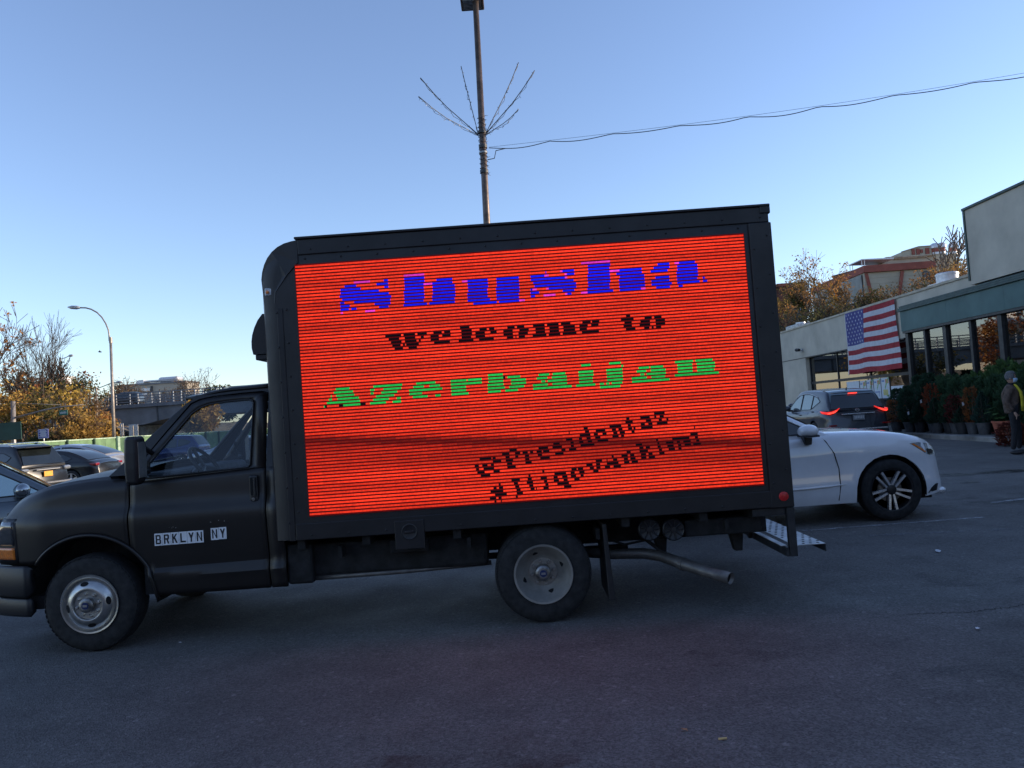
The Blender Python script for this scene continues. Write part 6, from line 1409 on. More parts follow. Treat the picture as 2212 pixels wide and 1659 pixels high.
# trees and shrubs on the right-hand hillside
def hcol(x, y, Y): P = atY(*c7(x, y), Y); return P
P = hcol(425, 1060, 66); T = hcol(390, 470, 66); tree('oak_tree', 'large thinning autumn tree with tan leaves behind the shop roof', (P.x, 66, hill_z(P.x, 66)), T.z-hill_z(P.x, 66), 301, ('brown', 'gold', 'orange'), per=4, lsize=0.12, lrad=0.5, lev=4, spread=0.62, r=0.22, keep=0.27, upb=0.35, squash=1.1)
P = hcol(760, 900, 70); T = hcol(745, 720, 70); tree('autumn_tree', 'small gold tree before the cream building corner', (P.x, 70, hill_z(P.x, 70)), T.z-hill_z(P.x, 70), 302, ('gold', 'brown'), per=8, lsize=0.13, lrad=0.5, lev=3, spread=0.7, r=0.12)
P = hcol(620, 950, 72); T = hcol(560, 700, 72); tree('autumn_tree', 'brown and tan tree right of the large thinning tree', (P.x, 72, hill_z(P.x, 72)), T.z-hill_z(P.x, 72), 303, ('brown', 'olive', 'gold'), per=7, lsize=0.14, lrad=0.6, lev=3, spread=0.75, r=0.12)
for k, (x, yt, Y) in enumerate([(700, 850, 64), (800, 870, 64), (900, 850, 64), (980, 815, 65), (1060, 795, 65), (1140, 780, 66), (1215, 770, 66), (1275, 750, 67), (1345, 755, 67), (1420, 745, 67), (560, 900, 64), (480, 960, 63), (310, 1000, 63)]):
    T = hcol(x, yt, Y); z0 = hill_z(T.x, Y)
    tree('hedge_shrub', 'grey green hillside shrub '+['left of the cream building balcony', 'below the cream building balcony', 'at the cream building corner', 'under the left red brace', 'right of the left red brace', 'midway under the cream wall', 'under the second red brace', 'right of the second red brace', 'under the cream wall window', 'beside the round roof drum', 'between large thinning tree and gold tree', 'at the foot of the large thinning tree', 'by the small roof unit'][k], (T.x, Y, z0), max(1.2, T.z-z0), 320+k, ('hedge', 'olive') if k % 3 else ('hedge', 'brown'), per=9, lsize=0.12, lrad=0.55, lev=2, spread=0.95, upb=-0.2, r=0.06, cat='shrub', stems=3, group='shrubs along the hillside')
for k, (x, y0, y1, Y, lab, sq) in enumerate([(1600, 640, 300, 76, 'gnarled leafless tree with forked limbs before the rooftop vents', 0.8), (1735, 620, 285, 78, 'upright leafless tree beside the tall shop wall', 0.7)]):
    P = hcol(x, y0, Y); T = hcol(x, y1, Y); tree('bare_tree', lab, (P.x, Y, hill_z(P.x, Y)), T.z-hill_z(P.x, Y), 350+k*7, (), lev=3, spread=0.55, r=0.30, trunk=0.5, bark='barkpale', upb=0.8, squash=sq*1.3, minr=0.05)
for k, (x, yt, Y, lv, lab) in enumerate([(1540, 610, 72, ('rust', 'brown'), 'rust coloured shrub under the striped vents'), (1650, 600, 73, ('brown', 'orange'), 'tan orange shrub under the leafless trees'), (1740, 560, 74, ('brown', 'orange', 'gold'), 'tall orange shrub beside the tall shop wall'), (1470, 690, 72, ('orange', 'brown'), 'small orange shrub beside the round roof drum'), (1690, 540, 80, ('olive', 'gold'), 'olive shrub behind the leafless trees'), (1800, 600, 73, ('orange', 'brown'), 'orange shrub touching the tall shop wall')]):
    T = hcol(x, yt, Y); z0 = hill_z(T.x, Y)
    tree('autumn_shrub', lab, (T.x, Y, z0), max(1.5, T.z-z0), 360+k, lv, per=10, lsize=0.13, lrad=0.6, lev=2, spread=0.9, upb=0.0, r=0.07, cat='shrub', stems=3, group='autumn shrubs on the hillside')
P = hcol(1375, 760, 66); tree('bare_tree', 'small bare sapling before the cream wall window', (P.x, 66, hill_z(P.x, 66)), hcol(1375, 690, 66).z-hill_z(P.x, 66), 377, (), lev=3, r=0.06, spread=0.5)
# more of the street trees, out of the picture to the left (the shop windows mirror them) and behind the camera
src = [o for o in bpy.data.objects if o.name.startswith('autumn_tree') and o.parent is None][:8]
rnd = random.Random(31)
for k in range(13):
    o = src[k % 8]; yy = 6+k*4.7; s_ = rnd.uniform(1.0, 1.35)
    dup(o, (-44-rnd.uniform(0, 7), yy, 0.02), rnd.uniform(0, 6.28), 'tall autumn tree in the street row past the fence end', G, (s_, s_, s_))
for k in range(6):
    o = src[(k+3) % 8]; yy = 70+(k*7) % 19; rt_ = -0.225+k*0.060; s_ = rnd.uniform(0.7, 0.95)
    dup(o, (rt_*yy, yy, 0.02), rnd.uniform(0, 6.28), 'autumn tree across the car park hidden behind the truck box', G, (s_, s_, s_))
for k in range(9):
    o = src[(k+5) % 8]; xx = 12+k*2.2; yy = 74+(k*11) % 34; s_ = rnd.uniform(0.6, 0.85)
    dup(o, (xx, yy, hill_z(xx, yy)), rnd.uniform(0, 6.28), 'autumn tree on the slope hidden behind the truck tail', G, (s_, s_, s_))
M['oldbrick'] = mat('brown_brick', (0.24, 0.13, 0.085), 0.9, ns=2.5, na=0.25)
for k in range(3):  # unseen houses, added to give the truck doors a warm brown reflection
    bo = thing('brick_row_house', ['brown brick row house across the lot, first of three', 'brown brick row house across the lot, middle of three', 'brown brick row house across the lot, last of three'][k], 'building', (-24+k*17, -42, 0))
    MB().box(-8, 8, -6, 6, 0, 10.5).build('wall', M['oldbrick'], bo)
    MB().box(-8.2, 8.2, -6.2, 6.2, 10.5, 11.0).build('cornice', M['coping'], bo)
    for j in range(3):
        for i in range(5):
            x_ = -6.4+i*2.9; z_ = 1.2+j*3.2
            f = MB().box(x_, x_+1.2, 6.0, 6.06, z_, z_+1.8).build('window', M['whitemetal'], bo); MB().box(x_+0.1, x_+1.1, 6.062, 6.08, z_+0.1, z_+1.7).build('pane', M['farwindow'], f)
# ================================================================== POLES, LAMPS, SIGNS, WIRES
M['polebrown'] = mat('weathered_brown_pole', (0.13, 0.095, 0.075), 0.42, 0.5, ns=6, na=0.25)
M['polegrey'] = mat('galvanised_lamp_pole', (0.34, 0.30, 0.26), 0.5, 0.4, ns=4, na=0.2)
A = atY(1052, 488, 17); B = atY(1027, 0, 17)
dirp = (B-A).normalized(); base = A-dirp*(A.z/dirp.z); topz = B+dirp*0.55
lp = thing('lamp_post', 'tall brown car park lamp post behind the truck', 'lamp post', base)
MB().tube([base, base.lerp(topz, 0.5), topz], [0.092, 0.078, 0.064], 20).build('pole', M['polebrown'], lp, smooth=True, off=base)
MB().lathe([(0.22, 0), (0.22, 0.05), (0.14, 0.07), (0.12, 0.30), (0.11, 0.32)], o=base, n=20).build('base_cover', M['polebrown'], lp, angle=40, off=base)
hc = B+Vector((-0.05, -0.06, 0.14))
hd = MB().prism([(-0.30, -0.16), (0.24, -0.16), (0.20, 0.30), (-0.22, 0.30)], hc, (1,0,0), (0,0,1), (0,1,0), -0.05, 0.5).build('lamp_head', M['polebrown'], lp, off=base, bevel=0.03)
for k in range(7):
    MB().box(hc.x-0.24, hc.x+0.16, hc.y+0.0+k*0.06, hc.y+0.03+k*0.06, hc.z-0.172, hc.z-0.162).build('louvre', M['galv'], hd, off=base)
# festive light spray: six rods wound with little lights
M['wire'] = mat('dark_cable', (0.03, 0.032, 0.035), 0.5)
M['wirepale'] = mat('clear_light_cable', (0.28, 0.30, 0.33), 0.4, ns=30)
M['bulb'] = mat('clear_bulb', (0.6, 0.62, 0.65), 0.15, ns=30)
cz = atY(1041, 290, 17); spray = thing('light_spray', 'spray of thin unlit festive light rods tied round the lamp post', 'lights', cz)
tips = [(908, 168), (904, 208), (996, 143), (1120, 135), (1155, 152), (1120, 236)]
rnd = random.Random(8)
for k, (u, v) in enumerate(tips):
    yy = 17+(-0.5, -0.9, 0.6, 0.7, -0.4, -1.0)[k]
    t = atY(u, v, yy); s0 = cz+Vector((0.08*(1 if u > 1040 else -1), 0, 0.0 if k not in (1, 5) else -0.02))
    mid = s0.lerp(t, 0.55)+Vector((0, 0, -0.07*abs(t.x-s0.x)))
    rod = [s0, s0.lerp(mid, 0.5), mid, mid.lerp(t, 0.5)+Vector((0, 0, -0.02)), t]
    rp = MB().tube(rod, 0.009, 6).build('rod', M['wirepale'] if k in (1, 5) else M['wire'], spray, smooth=True, off=cz)
    wpts = []
    def rodpt(f):
        i = min(3, int(f*4)); return rod[i].lerp(rod[i+1], f*4-i)
    for q in range(46):
        f = q/45; wob = 0.012+0.05*math.sin(f*PI)*abs(math.sin(f*5+k))
        wpts.append(rodpt(f)+Vector((math.cos(q*0.9)*wob*0.4, math.sin(q*0.9)*0.015, -wob)))
    MB().tube(wpts, 0.005, 4, cap=False).build('light_string', M['wire'], rp, off=cz)
    bb = MB()
    for q in range(2, 46, 3):
        p = wpts[q]; dq = Vector((rnd.uniform(-1, 1), rnd.uniform(-1, 1), rnd.uniform(-1, 1))).normalized()*0.05
        bb.tube([p, p+dq], [0.007, 0.004], 4)
    bb.build('mini_bulbs', M['bulb'] if k in (1,) else M['wirepale'], rp, off=cz)
wr_ = []
for q in range(150):
    f = q/149; z = cz.z+0.42-1.35*f; pc = base+dirp*((z-base.z)/dirp.z); wr_.append(pc+Vector((math.cos(q*0.55)*0.092, math.sin(q*0.55)*0.092, 0.02*math.sin(q*1.7))))
MB().tube(wr_, 0.007, 4, cap=False).build('light_string', M['wire'], spray, off=cz)
for zz, hh in ((0.05, 0.03), (-0.28, 0.035), (-0.42, 0.02), (-0.85, 0.035)):
    pc = base+dirp*((cz.z+zz-base.z)/dirp.z); MB().lathe([(0.086, -hh), (0.094, -hh), (0.094, hh), (0.086, hh)], o=pc, n=18).build('strap', M['wirepale'] if zz == -0.42 else M['wire'], spray, off=cz)
bb = MB()
for q in range(40):
    p = wr_[rnd.randrange(150)]; dq = Vector((rnd.uniform(-1, 1), rnd.uniform(-0.6, 0.6), rnd.uniform(-0.6, 0.6))).normalized()*0.06; bb.tube([p, p+dq], [0.006, 0.003], 4)
bb.build('mini_bulbs', M['wirepale'], spray, off=cz)
# overhead cable from the post to the shop's upper wall
s0 = atY(1056, 318, 16.9); e0 = Vector((14.42, 13.0, 7.42))
n = 120; mess = []; cab = []
for i in range(n+1):
    f = i/n; p = s0.lerp(e0, f)+Vector((0, 0, -0.2*math.sin(PI*f))); mess.append(p)
    cab.append(p-Vector((0, 0, 0.015+0.075*abs(math.sin(f*PI*11))*(0.5+0.5*math.sin(f*9+1)**2))))
cable = MB().tube(mess, 0.0035, 5, cap=False).build('overhead_cable', M['wire']); tag(cable, 'thin wavy black cable strung from the lamp post to the shop', 'cable')
MB().tube(cab, 0.0085, 6, cap=False).build('power_cord', M['wire'], cable, smooth=True)
MB().tube([(14.42, 13.0, 6.9), (14.42, 13.0, 7.50)], 0.03, 8).build('roof_mast', M['galv'], cable)
lo = atY(1068, 342, 16.9)
MB().tube([s0+Vector((-0.05, 0, -0.28)), lo, cab[1]+Vector((0.03, 0, -0.06)), cab[3]], 0.010, 6).build('cable_loop', M['wire'], cable, smooth=True)
def street_lamp(label, base, pole_top, arm_pts, head, m, r=0.1):
    o = thing('street_lamp', label, 'street lamp', base)
    MB().tube([base, base.lerp(pole_top, 0.5), pole_top], [r, r*0.85, r*0.7], 12).build('pole', m, o, smooth=True, off=base)
    MB().tube(arm_pts, r*0.42, 8).build('arm', m, o, smooth=True, off=base)
    MB().lathe([(r*0.95, 0), (r*0.95, 0.45)], o=pole_top-Vector((0, 0, 0.3)), n=12).build('collar', m, o, angle=40, off=base)
    h0, h1 = head; d = (h1-h0); 
    MB().tube([h0, h0.lerp(h1, 0.25), h0.lerp(h1, 0.7), h1], [0.07, 0.15, 0.14, 0.04], 8).build('lamp_head', M['galv'], o, smooth=True, off=base)
    return o
LY = 59.5
g_ = atY(*c1(1060, 1365), LY); base = Vector((g_.x+0.02, LY, 0)); tp_ = atY(*c1(1032, 440), LY)
arm = [atY(*c1(u, v), LY) for u, v in ((1020, 455), (1018, 400), (1010, 350), (985, 290), (950, 235), (905, 190), (850, 160), (800, 147), (745, 146))]
street_lamp('tall street lamp with long curved arm behind the green fence', base, tp_, arm, (atY(*c1(748, 146), LY), atY(*c1(632, 141), LY)), M['polegrey'], 0.135)
LY2 = 92.0
b2_ = atY(*c1(572, 1330), LY2); t2_ = atY(*c1(563, 628), LY2)
street_lamp('distant pale street lamp among golden trees', Vector((b2_.x, LY2, 0)), t2_, [t2_, atY(*c1(610, 612), LY2), atY(*c1(650, 594), LY2)], (atY(*c1(640, 596), LY2), atY(*c1(685, 590), LY2)), M['galv'], 0.12)
LY3 = 86.0
b3_ = atY(*c1(908, 1335), LY3); t3_ = atY(*c1(898, 900), LY3)
street_lamp('distant street lamp with upswept arm before the overpass end', Vector((b3_.x, LY3, 0)), t3_, [t3_, atY(*c1(950, 885), LY3), atY(*c1(1030, 852), LY3), atY(*c1(1090, 842), LY3)], (atY(*c1(1085, 843), LY3), atY(*c1(1138, 836), LY3)), M['polegrey'], 0.11)
TY = 64.0
pb_ = atY(*c1(123, 1400), TY); ptp = atY(*c1(122, 1018), TY); pb_.z = 0
ts = thing('signal_mast', 'pale traffic signal mast pole with long slanting arm', 'signal pole', pb_)
MB().tube([pb_, ptp], [0.20, 0.17], 14).build('pole', M['polegrey'], ts, smooth=True, off=pb_)
MB().tube([atY(*c1(u, v), TY) for u, v in ((128, 1176), (250, 1145), (400, 1105), (560, 1072), (780, 1050))], [0.09, 0.085, 0.075, 0.06, 0.04], 10).build('arm', M['polegrey'], ts, smooth=True, off=pb_)
MB().tube([atY(*c1(u, v), TY) for u, v in ((122, 1040), (300, 1042), (560, 1052))], 0.03, 6).build('stay_wire', M['polegrey'], ts, smooth=True, off=pb_)
M['signgreen'] = mat('green_street_sign', (0.02, 0.17, 0.13), 0.45, ns=4, na=0.15)
a = atY(*c1(552, 1104), TY); b = atY(*c1(632, 1146), TY)
sg = thing('street_sign', 'small green street name sign hung from the signal arm', 'sign', (a.x, TY, b.z))
MB().box(0, b.x-a.x, -0.02, 0.02, 0, a.z-b.z).build('panel', M['signgreen'], sg, bevel=0.01)
lt = MB()
for k in range(7): lt.box((b.x-a.x)*(0.12+k*0.11), (b.x-a.x)*(0.18+k*0.11), -0.024, -0.0205, (a.z-b.z)*0.3, (a.z-b.z)*(0.62+0.1*(k % 2)))
lt.build('lettering', M['white'], sg)
for f in (0.2, 0.8): MB().box((b.x-a.x)*f-0.02, (b.x-a.x)*f+0.02, -0.01, 0.01, a.z-b.z, a.z-b.z+0.55).build('hanger', M['polegrey'], sg)
a = atY(*c1(-180, 1235), 60); b = atY(*c1(200, 1372), 60)
sg = thing('road_sign', 'large dark green road sign board left of the signal pole', 'sign', (a.x, 60.0, 0))
MB().box(0, b.x-a.x, 0, 0.06, b.z, a.z).build('panel', mat('dark_green_sign_back', (0.02, 0.075, 0.06), 0.5, ns=1.5, na=0.15), sg)
for f in (0.25, 0.8): MB().tube([((b.x-a.x)*f, 0.12, 0), ((b.x-a.x)*f, 0.12, a.z)], 0.06, 8).build('post', M['galv'], sg)
SY2 = 62.0
a = atY(*c1(352, 1282), SY2); b = atY(*c1(456, 1362), SY2)
sg = thing('blue_sign', 'square blue information sign with white lines of lettering', 'sign', ((a.x+b.x)/2, SY2, 0))
wd, h0, h1 = (b.x-a.x)/2, b.z, a.z
MB().box(-wd, wd, -0.02, 0.02, h0, h1).build('panel', mat('blue_sign_face', (0.04, 0.05, 0.36), 0.45, ns=3, na=0.12), sg, bevel=0.02)
for z in (h0+0.03, h1-0.03): MB().box(-wd+0.03, wd-0.03, -0.024, -0.021, z-0.025, z+0.025).build('border', M['white'], sg)
for x in (-wd+0.05, wd-0.05): MB().box(x-0.02, x+0.02, -0.026, -0.0245, h0+0.06, h1-0.06).build('border', M['white'], sg)
for k in range(6):
    z = lerp(h0+0.16, h1-0.14, k/5); l_ = wd*(0.75, 0.6, 0.7, 0.5, 0.72, 0.62)[k]
    MB().box(-l_, l_, -0.024, -0.021, z-0.035, z+0.035).build('lettering', M['white'], sg)
MB().tube([(0, 0.04, 0), (0, 0.04, h0+0.2)], 0.05, 8).build('post', M['galv'], sg)
for (u0, u1, v0, v1, Y, lab) in ((1116, 1156, 1225, 1340, 63, 'narrow grey upright sign back right of the street lamp'), (1200, 1292, 1238, 1345, 63, 'wide pale grey sign back before the overpass pier')):
    a = atY(*c1(u0, v0), Y); b = atY(*c1(u1, v1), Y); sg = thing('sign_back', lab, 'sign', ((a.x+b.x)/2, Y, 0))
    MB().box(-(b.x-a.x)/2, (b.x-a.x)/2, 0, 0.03, b.z, a.z).build('panel', M['galv'], sg, bevel=0.02)
    MB().tube([(0, -0.04, 0), (0, -0.04, a.z-0.1)], 0.04, 8).build('post', M['polegrey'], sg)
# bird
P = atY(216, 760, 60); bd = MB(); bd.ball((0, 0, 0), 0.16, 8, 6, (1.5, 0.7, 0.6))
bd.add([(0.05, 0, 0.03), (-0.15, 0, 0.03), (-0.05, 0.55, 0.22), (0.05, 0, 0.05)], [(0, 1, 2), (3, 2, 1)]); bd.add([(0.05, 0, 0.03), (-0.15, 0, 0.03), (-0.02, -0.55, 0.20), (0.05, 0, 0.05)], [(0, 2, 1), (3, 1, 2)])
bd.add([(-0.2, 0.03, 0), (-0.2, -0.03, 0), (-0.42, 0, 0.02)], [(0, 1, 2)])
o = bd.build('bird', M['ink'], smooth=True); o.location = P; o.rotation_euler = (0.2, 0.1, 0.5); o.scale = (0.55, 0.55, 0.55); tag(o, 'small dark bird flying in the clear sky', 'bird')
# ================================================================== POTTED PLANTS IN FRONT OF THE SHOP
M['pot'] = mat('grey_plastic_pot', (0.06, 0.06, 0.065), 0.6, ns=6, na=0.2)
M['potdark'] = mat('black_plastic_pot', (0.018, 0.018, 0.02), 0.6, ns=6, na=0.2)
M['clay'] = mat('terracotta_pot', (0.36, 0.10, 0.055), 0.75, ns=6, na=0.2)
M['soil'] = mat('potting_soil', (0.03, 0.022, 0.016), 0.95, ns=20, na=0.4)
PL = {'conifer': leafmat('conifer_needles', (0.040, 0.085, 0.050), (0.022, 0.050, 0.034), 4), 'bluegreen': leafmat('blue_green_needles', (0.046, 0.092, 0.068), (0.026, 0.056, 0.044), 4), 'shrub': leafmat('glossy_green_leaves', (0.055, 0.105, 0.050), (0.030, 0.062, 0.034), 3),
      'bright': leafmat('fresh_green_leaves', (0.085, 0.155, 0.048), (0.045, 0.09, 0.034), 3), 'redleaf': leafmat('red_orange_leaves', (0.26, 0.060, 0.025), (0.13, 0.04, 0.02), 4), 'orangeleaf': leafmat('orange_brown_leaves', (0.28, 0.095, 0.03), (0.12, 0.06, 0.03), 4), 'burg': leafmat('burgundy_leaves', (0.16, 0.035, 0.03), (0.07, 0.025, 0.02), 4)}
def pot_mesh(r, h, m): return MB().lathe([(r*0.72, 0.0), (r*0.98, h-0.04), (r*1.06, h-0.04), (r*1.06, h), (r*0.96, h), (r*0.94, h-0.03), (0.0, h-0.03)], n=20).mesh('pot', m, True)
pots = {'g': pot_mesh(0.19, 0.34, M['pot']), 'k': pot_mesh(0.19, 0.34, M['potdark']), 'c': pot_mesh(0.24, 0.34, M['clay'])}
for me in pots.values(): me.set_sharp_from_angle(angle=R(40))
def cone_leaves(seed, h, r, m, n, size, shape):
    rnd = random.Random(seed); b = MB()
    for k in range(n):
        t = rnd.random()**1.25; rr = r*shape(t)*math.sqrt(rnd.uniform(0.25, 1.0))*(1+0.15*math.sin(t*23+seed)); a = rnd.uniform(0, 2*PI)
        p = Vector((math.cos(a)*rr, math.sin(a)*rr, h*t)); out = Vector((math.cos(a), math.sin(a), rnd.uniform(0.2, 1.6))).normalized(); sd = out.orthogonal().normalized(); sd = (sd*math.cos(k)+out.cross(sd)*math.sin(k)); s = size*rnd.uniform(0.6, 1.3)
        b.add([p-sd*s*0.3, p+out*s*0.5+sd*s*0.28, p+out*s*1.2, p+out*s*0.5-sd*s*0.35], [(0, 1, 2, 3)])
    return b.mesh('foliage', m)
cone = lambda t: max(0.02, (1-t)**0.8*(0.55+0.45*min(1, t*6))); col_ = lambda t: max(0.03, math.sin(PI*min(1, 0.12+t*0.86))**0.6); bush = lambda t: max(0.05, math.sin(PI*(0.15+0.8*t))**0.55)
FM = {'cone': [cone_leaves(k, 1.0, 0.36, PL['conifer'], 2600, 0.055, cone) for k in (1, 2)], 'bluecone': [cone_leaves(k, 1.0, 0.33, PL['bluegreen'], 2600, 0.05, cone) for k in (3,)],
      'column': [cone_leaves(k, 1.0, 0.20, PL['conifer'], 2200, 0.055, col_) for k in (4, 5)], 'bush': [cone_leaves(k, 1.0, 0.42, PL['shrub'], 1600, 0.085, bush) for k in (6, 7)],
      'brightbush': [cone_leaves(k, 1.0, 0.45, PL['bright'], 1500, 0.09, bush) for k in (8, 9)], 'red': [cone_leaves(k, 1.0, 0.27, PL['redleaf'], 700, 0.075, bush) for k in (10,)], 'orange': [cone_leaves(k, 1.0, 0.30, PL['orangeleaf'], 700, 0.075, bush) for k in (11, 12)], 'burg': [cone_leaves(13, 1.0, 0.30, PL['burg'], 800, 0.07, bush)]}
stem = MB()
for k in range(5):
    a = k*1.26; stem.tube([(0, 0, -0.08), (math.cos(a)*0.08, math.sin(a)*0.08, 0.4), (math.cos(a)*0.2, math.sin(a)*0.2, 0.85)], [0.014, 0.009, 0.004], 5)
stem_me = stem.mesh('stem', M['bark'])
tagm = MB().add([(0, 0, 0), (0.075, 0, 0.02), (0.075, 0.01, 0.12), (0, 0.01, 0.10)], [(0, 1, 2, 3)]).mesh('plant_tag', M['white'])
cnt = {}
def plant(kind, x, y, ztop, label, pot='g', group=None, wid=1.0, tg=False, zb=0.125, cat='plant', ps=1.0):
    o = thing('potted_plant', label, cat, (x, y, zb), (x*7+y*3) % 6.28, group)
    part('pot', pots[pot], o, sc=(ps, ps, ps)); part('stem', stem_me, o, (0, 0, 0.32*ps), sc=(wid, wid, ztop-zb-0.34*ps))
    i = cnt.get(kind, 0); cnt[kind] = i+1; ms = FM[kind]
    f = part('foliage', ms[i % len(ms)], o, (0, 0, 0.30*ps), (0, 0, i*1.3), (wid, wid, ztop-zb-0.32*ps))
    MB().lathe([(0.17*ps, 0), (0.0, 0.004)], o=(0, 0, 0.312*ps), n=14).build('soil', M['soil'], o)
    if tg: part('plant_tag', tagm, o, (-0.30*wid, -0.16, (ztop-zb)*0.62), (0, 0, 0.3-o.rotation_euler.z))
    return o
GR, GC, GB = 'shrubs in pots before the shop', 'cone conifers in pots along the kerb', 'dense green bushes standing behind the potted conifers'
plant('orange', 12.62, 25.75, 1.18, 'orange brown leafed shrub in grey pot beside the grey car', 'g', tg=True, wid=1.15)
plant('column', 12.66, 24.95, 1.52, 'narrow green conifer column in a grey pot next to the orange brown shrub', 'g', wid=1.5)
plant('cone', 12.74, 24.45, 1.05, 'small green cone conifer in black pot before the tall columns', 'k', tg=True)
plant('red', 12.90, 23.95, 1.62, 'tall red leafed shrub in grey pot carrying white tags', 'g', wid=0.95, tg=True)
plant('cone', 12.74, 23.50, 1.20, 'green cone conifer in grey pot right of the tall red shrub', 'g', wid=1.0)
plant('bush', 13.02, 23.12, 1.28, 'leafy green shrub in black pot between cone conifers', 'k', wid=0.8)
plant('burg', 12.86, 22.66, 1.26, 'burgundy leafed shrub in grey pot', 'g', wid=0.9)
plant('cone', 12.84, 22.98, 0.92, 'short green cone conifer in black pot beside the burgundy shrub', 'k', wid=0.8)
plant('orange', 12.94, 21.98, 1.45, 'tall flame orange shrub with white tag in wide grey pot', 'g', wid=0.75, tg=True)
plant('cone', 12.82, 22.30, 0.92, 'short green cone conifer in dark pot beside the flame orange shrub', 'k', wid=0.8)
plant('bluecone', 12.92, 21.42, 1.32, 'neat dark blue green cone conifer in grey pot by the clay pot', 'g', wid=0.98)
o = plant('bush', 13.02, 20.72, 1.05, 'broad leafed green plant in a terracotta pot', 'c', wid=0.6, ps=1.15)
lb = MB(); rnd = random.Random(4)
for k in range(14):
    a = rnd.uniform(0, 6.28); z = rnd.uniform(0.45, 0.95); rr = rnd.uniform(0.16, 0.34); d = Vector((math.cos(a), math.sin(a), 0)); sd = Vector((-d.y, d.x, 0)); p = d*rr+Vector((0, 0, z)); s = rnd.uniform(0.10, 0.15)
    lb.add([p-d*s, p-d*s*0.2+sd*s*0.75, p+d*s*0.8+sd*s*0.5-Vector((0, 0, 0.03)), p+d*s*1.1-Vector((0, 0, 0.05)), p+d*s*0.8-sd*s*0.5-Vector((0, 0, 0.03)), p-d*s*0.2-sd*s*0.75], [(0, 1, 2, 3, 4, 5)])
lb.build('large_leaf', PL['bright'], o)
o = thing('red_ground_shrub', 'low sprawling red leafed shrub on the ground near the walking man', 'plant', (11.95, 18.75, 0))
part('foliage', FM['burg'][0], o, (0, 0, 0.0), sc=(1.2, 1.2, 0.55)); part('foliage', FM['red'][0], o, (0.1, 0.1, 0.05), sc=(1.2, 1.2, 0.5)); part('stem', stem_me, o, (0, 0, 0.06), sc=(1, 1, 0.5))
# second and third rows, taller and denser
rnd = random.Random(12)
near2 = ['at the far end of the second row', 'behind the orange brown shrub', 'behind the narrow column beside the orange brown shrub', 'behind the small black potted cone', 'behind the tall red shrub', 'behind the grey potted cone right of the red shrub', 'behind the leafy shrub in a black pot', 'behind the burgundy shrub', 'behind the flame orange shrub', 'behind the neat blue green cone', 'behind the terracotta pot', 'just behind the masked man', 'past the masked man']
near3 = ['at the far window end', 'next to the far window end', 'under the second window pane', 'above the tall red shrub', 'above the burgundy shrub', 'left of the tallest fresh green bush', 'beside the tallest fresh green bush', 'tallest of the back row', 'right of the tallest bush', 'behind the masked man', 'past the masked man']
for k, (y, zt_, kind) in enumerate([(27.0, 1.55, 'column'), (26.35, 1.62, 'column'), (25.7, 1.70, 'column'), (25.05, 1.78, 'column'), (24.4, 1.66, 'cone'), (23.8, 1.72, 'bush'), (23.2, 1.70, 'bush'), (22.6, 1.72, 'bush'), (22.0, 1.66, 'bush'), (21.4, 1.75, 'bush'), (20.8, 1.7, 'bush'), (20.2, 1.8, 'bush'), (19.5, 1.7, 'bush')]):
    lab = {'column': 'tall narrow green conifer ', 'cone': 'tall green cone conifer ', 'bush': 'dense dark green bush '}[kind]+near2[k]
    plant(kind, 13.38+rnd.uniform(-0.1, 0.1), y, zt_, lab, 'k', 'second row '+kind+' plants', wid={'column': 1.6, 'cone': 1.1, 'bush': 0.95}[kind])
for k, (y, zt_, kind) in enumerate([(26.7, 1.95, 'column'), (25.95, 2.0, 'column'), (25.2, 1.85, 'bush'), (24.5, 1.85, 'bush'), (23.8, 1.8, 'bush'), (23.1, 1.86, 'brightbush'), (22.5, 2.0, 'brightbush'), (21.9, 2.12, 'brightbush'), (21.3, 2.0, 'brightbush'), (20.6, 1.95, 'brightbush'), (19.9, 2.0, 'brightbush')]):
    lab = {'column': 'narrow conifer against shop glass, ', 'bush': 'dark bush against shop glass, ', 'brightbush': 'fresh green bush against shop glass, '}[kind]+near3[k]
    plant(kind, 13.98+rnd.uniform(-0.08, 0.08), y, zt_, lab, 'k', 'back row '+kind+' plants', wid={'column': 1.5, 'bush': 0.95, 'brightbush': 1.0}[kind])
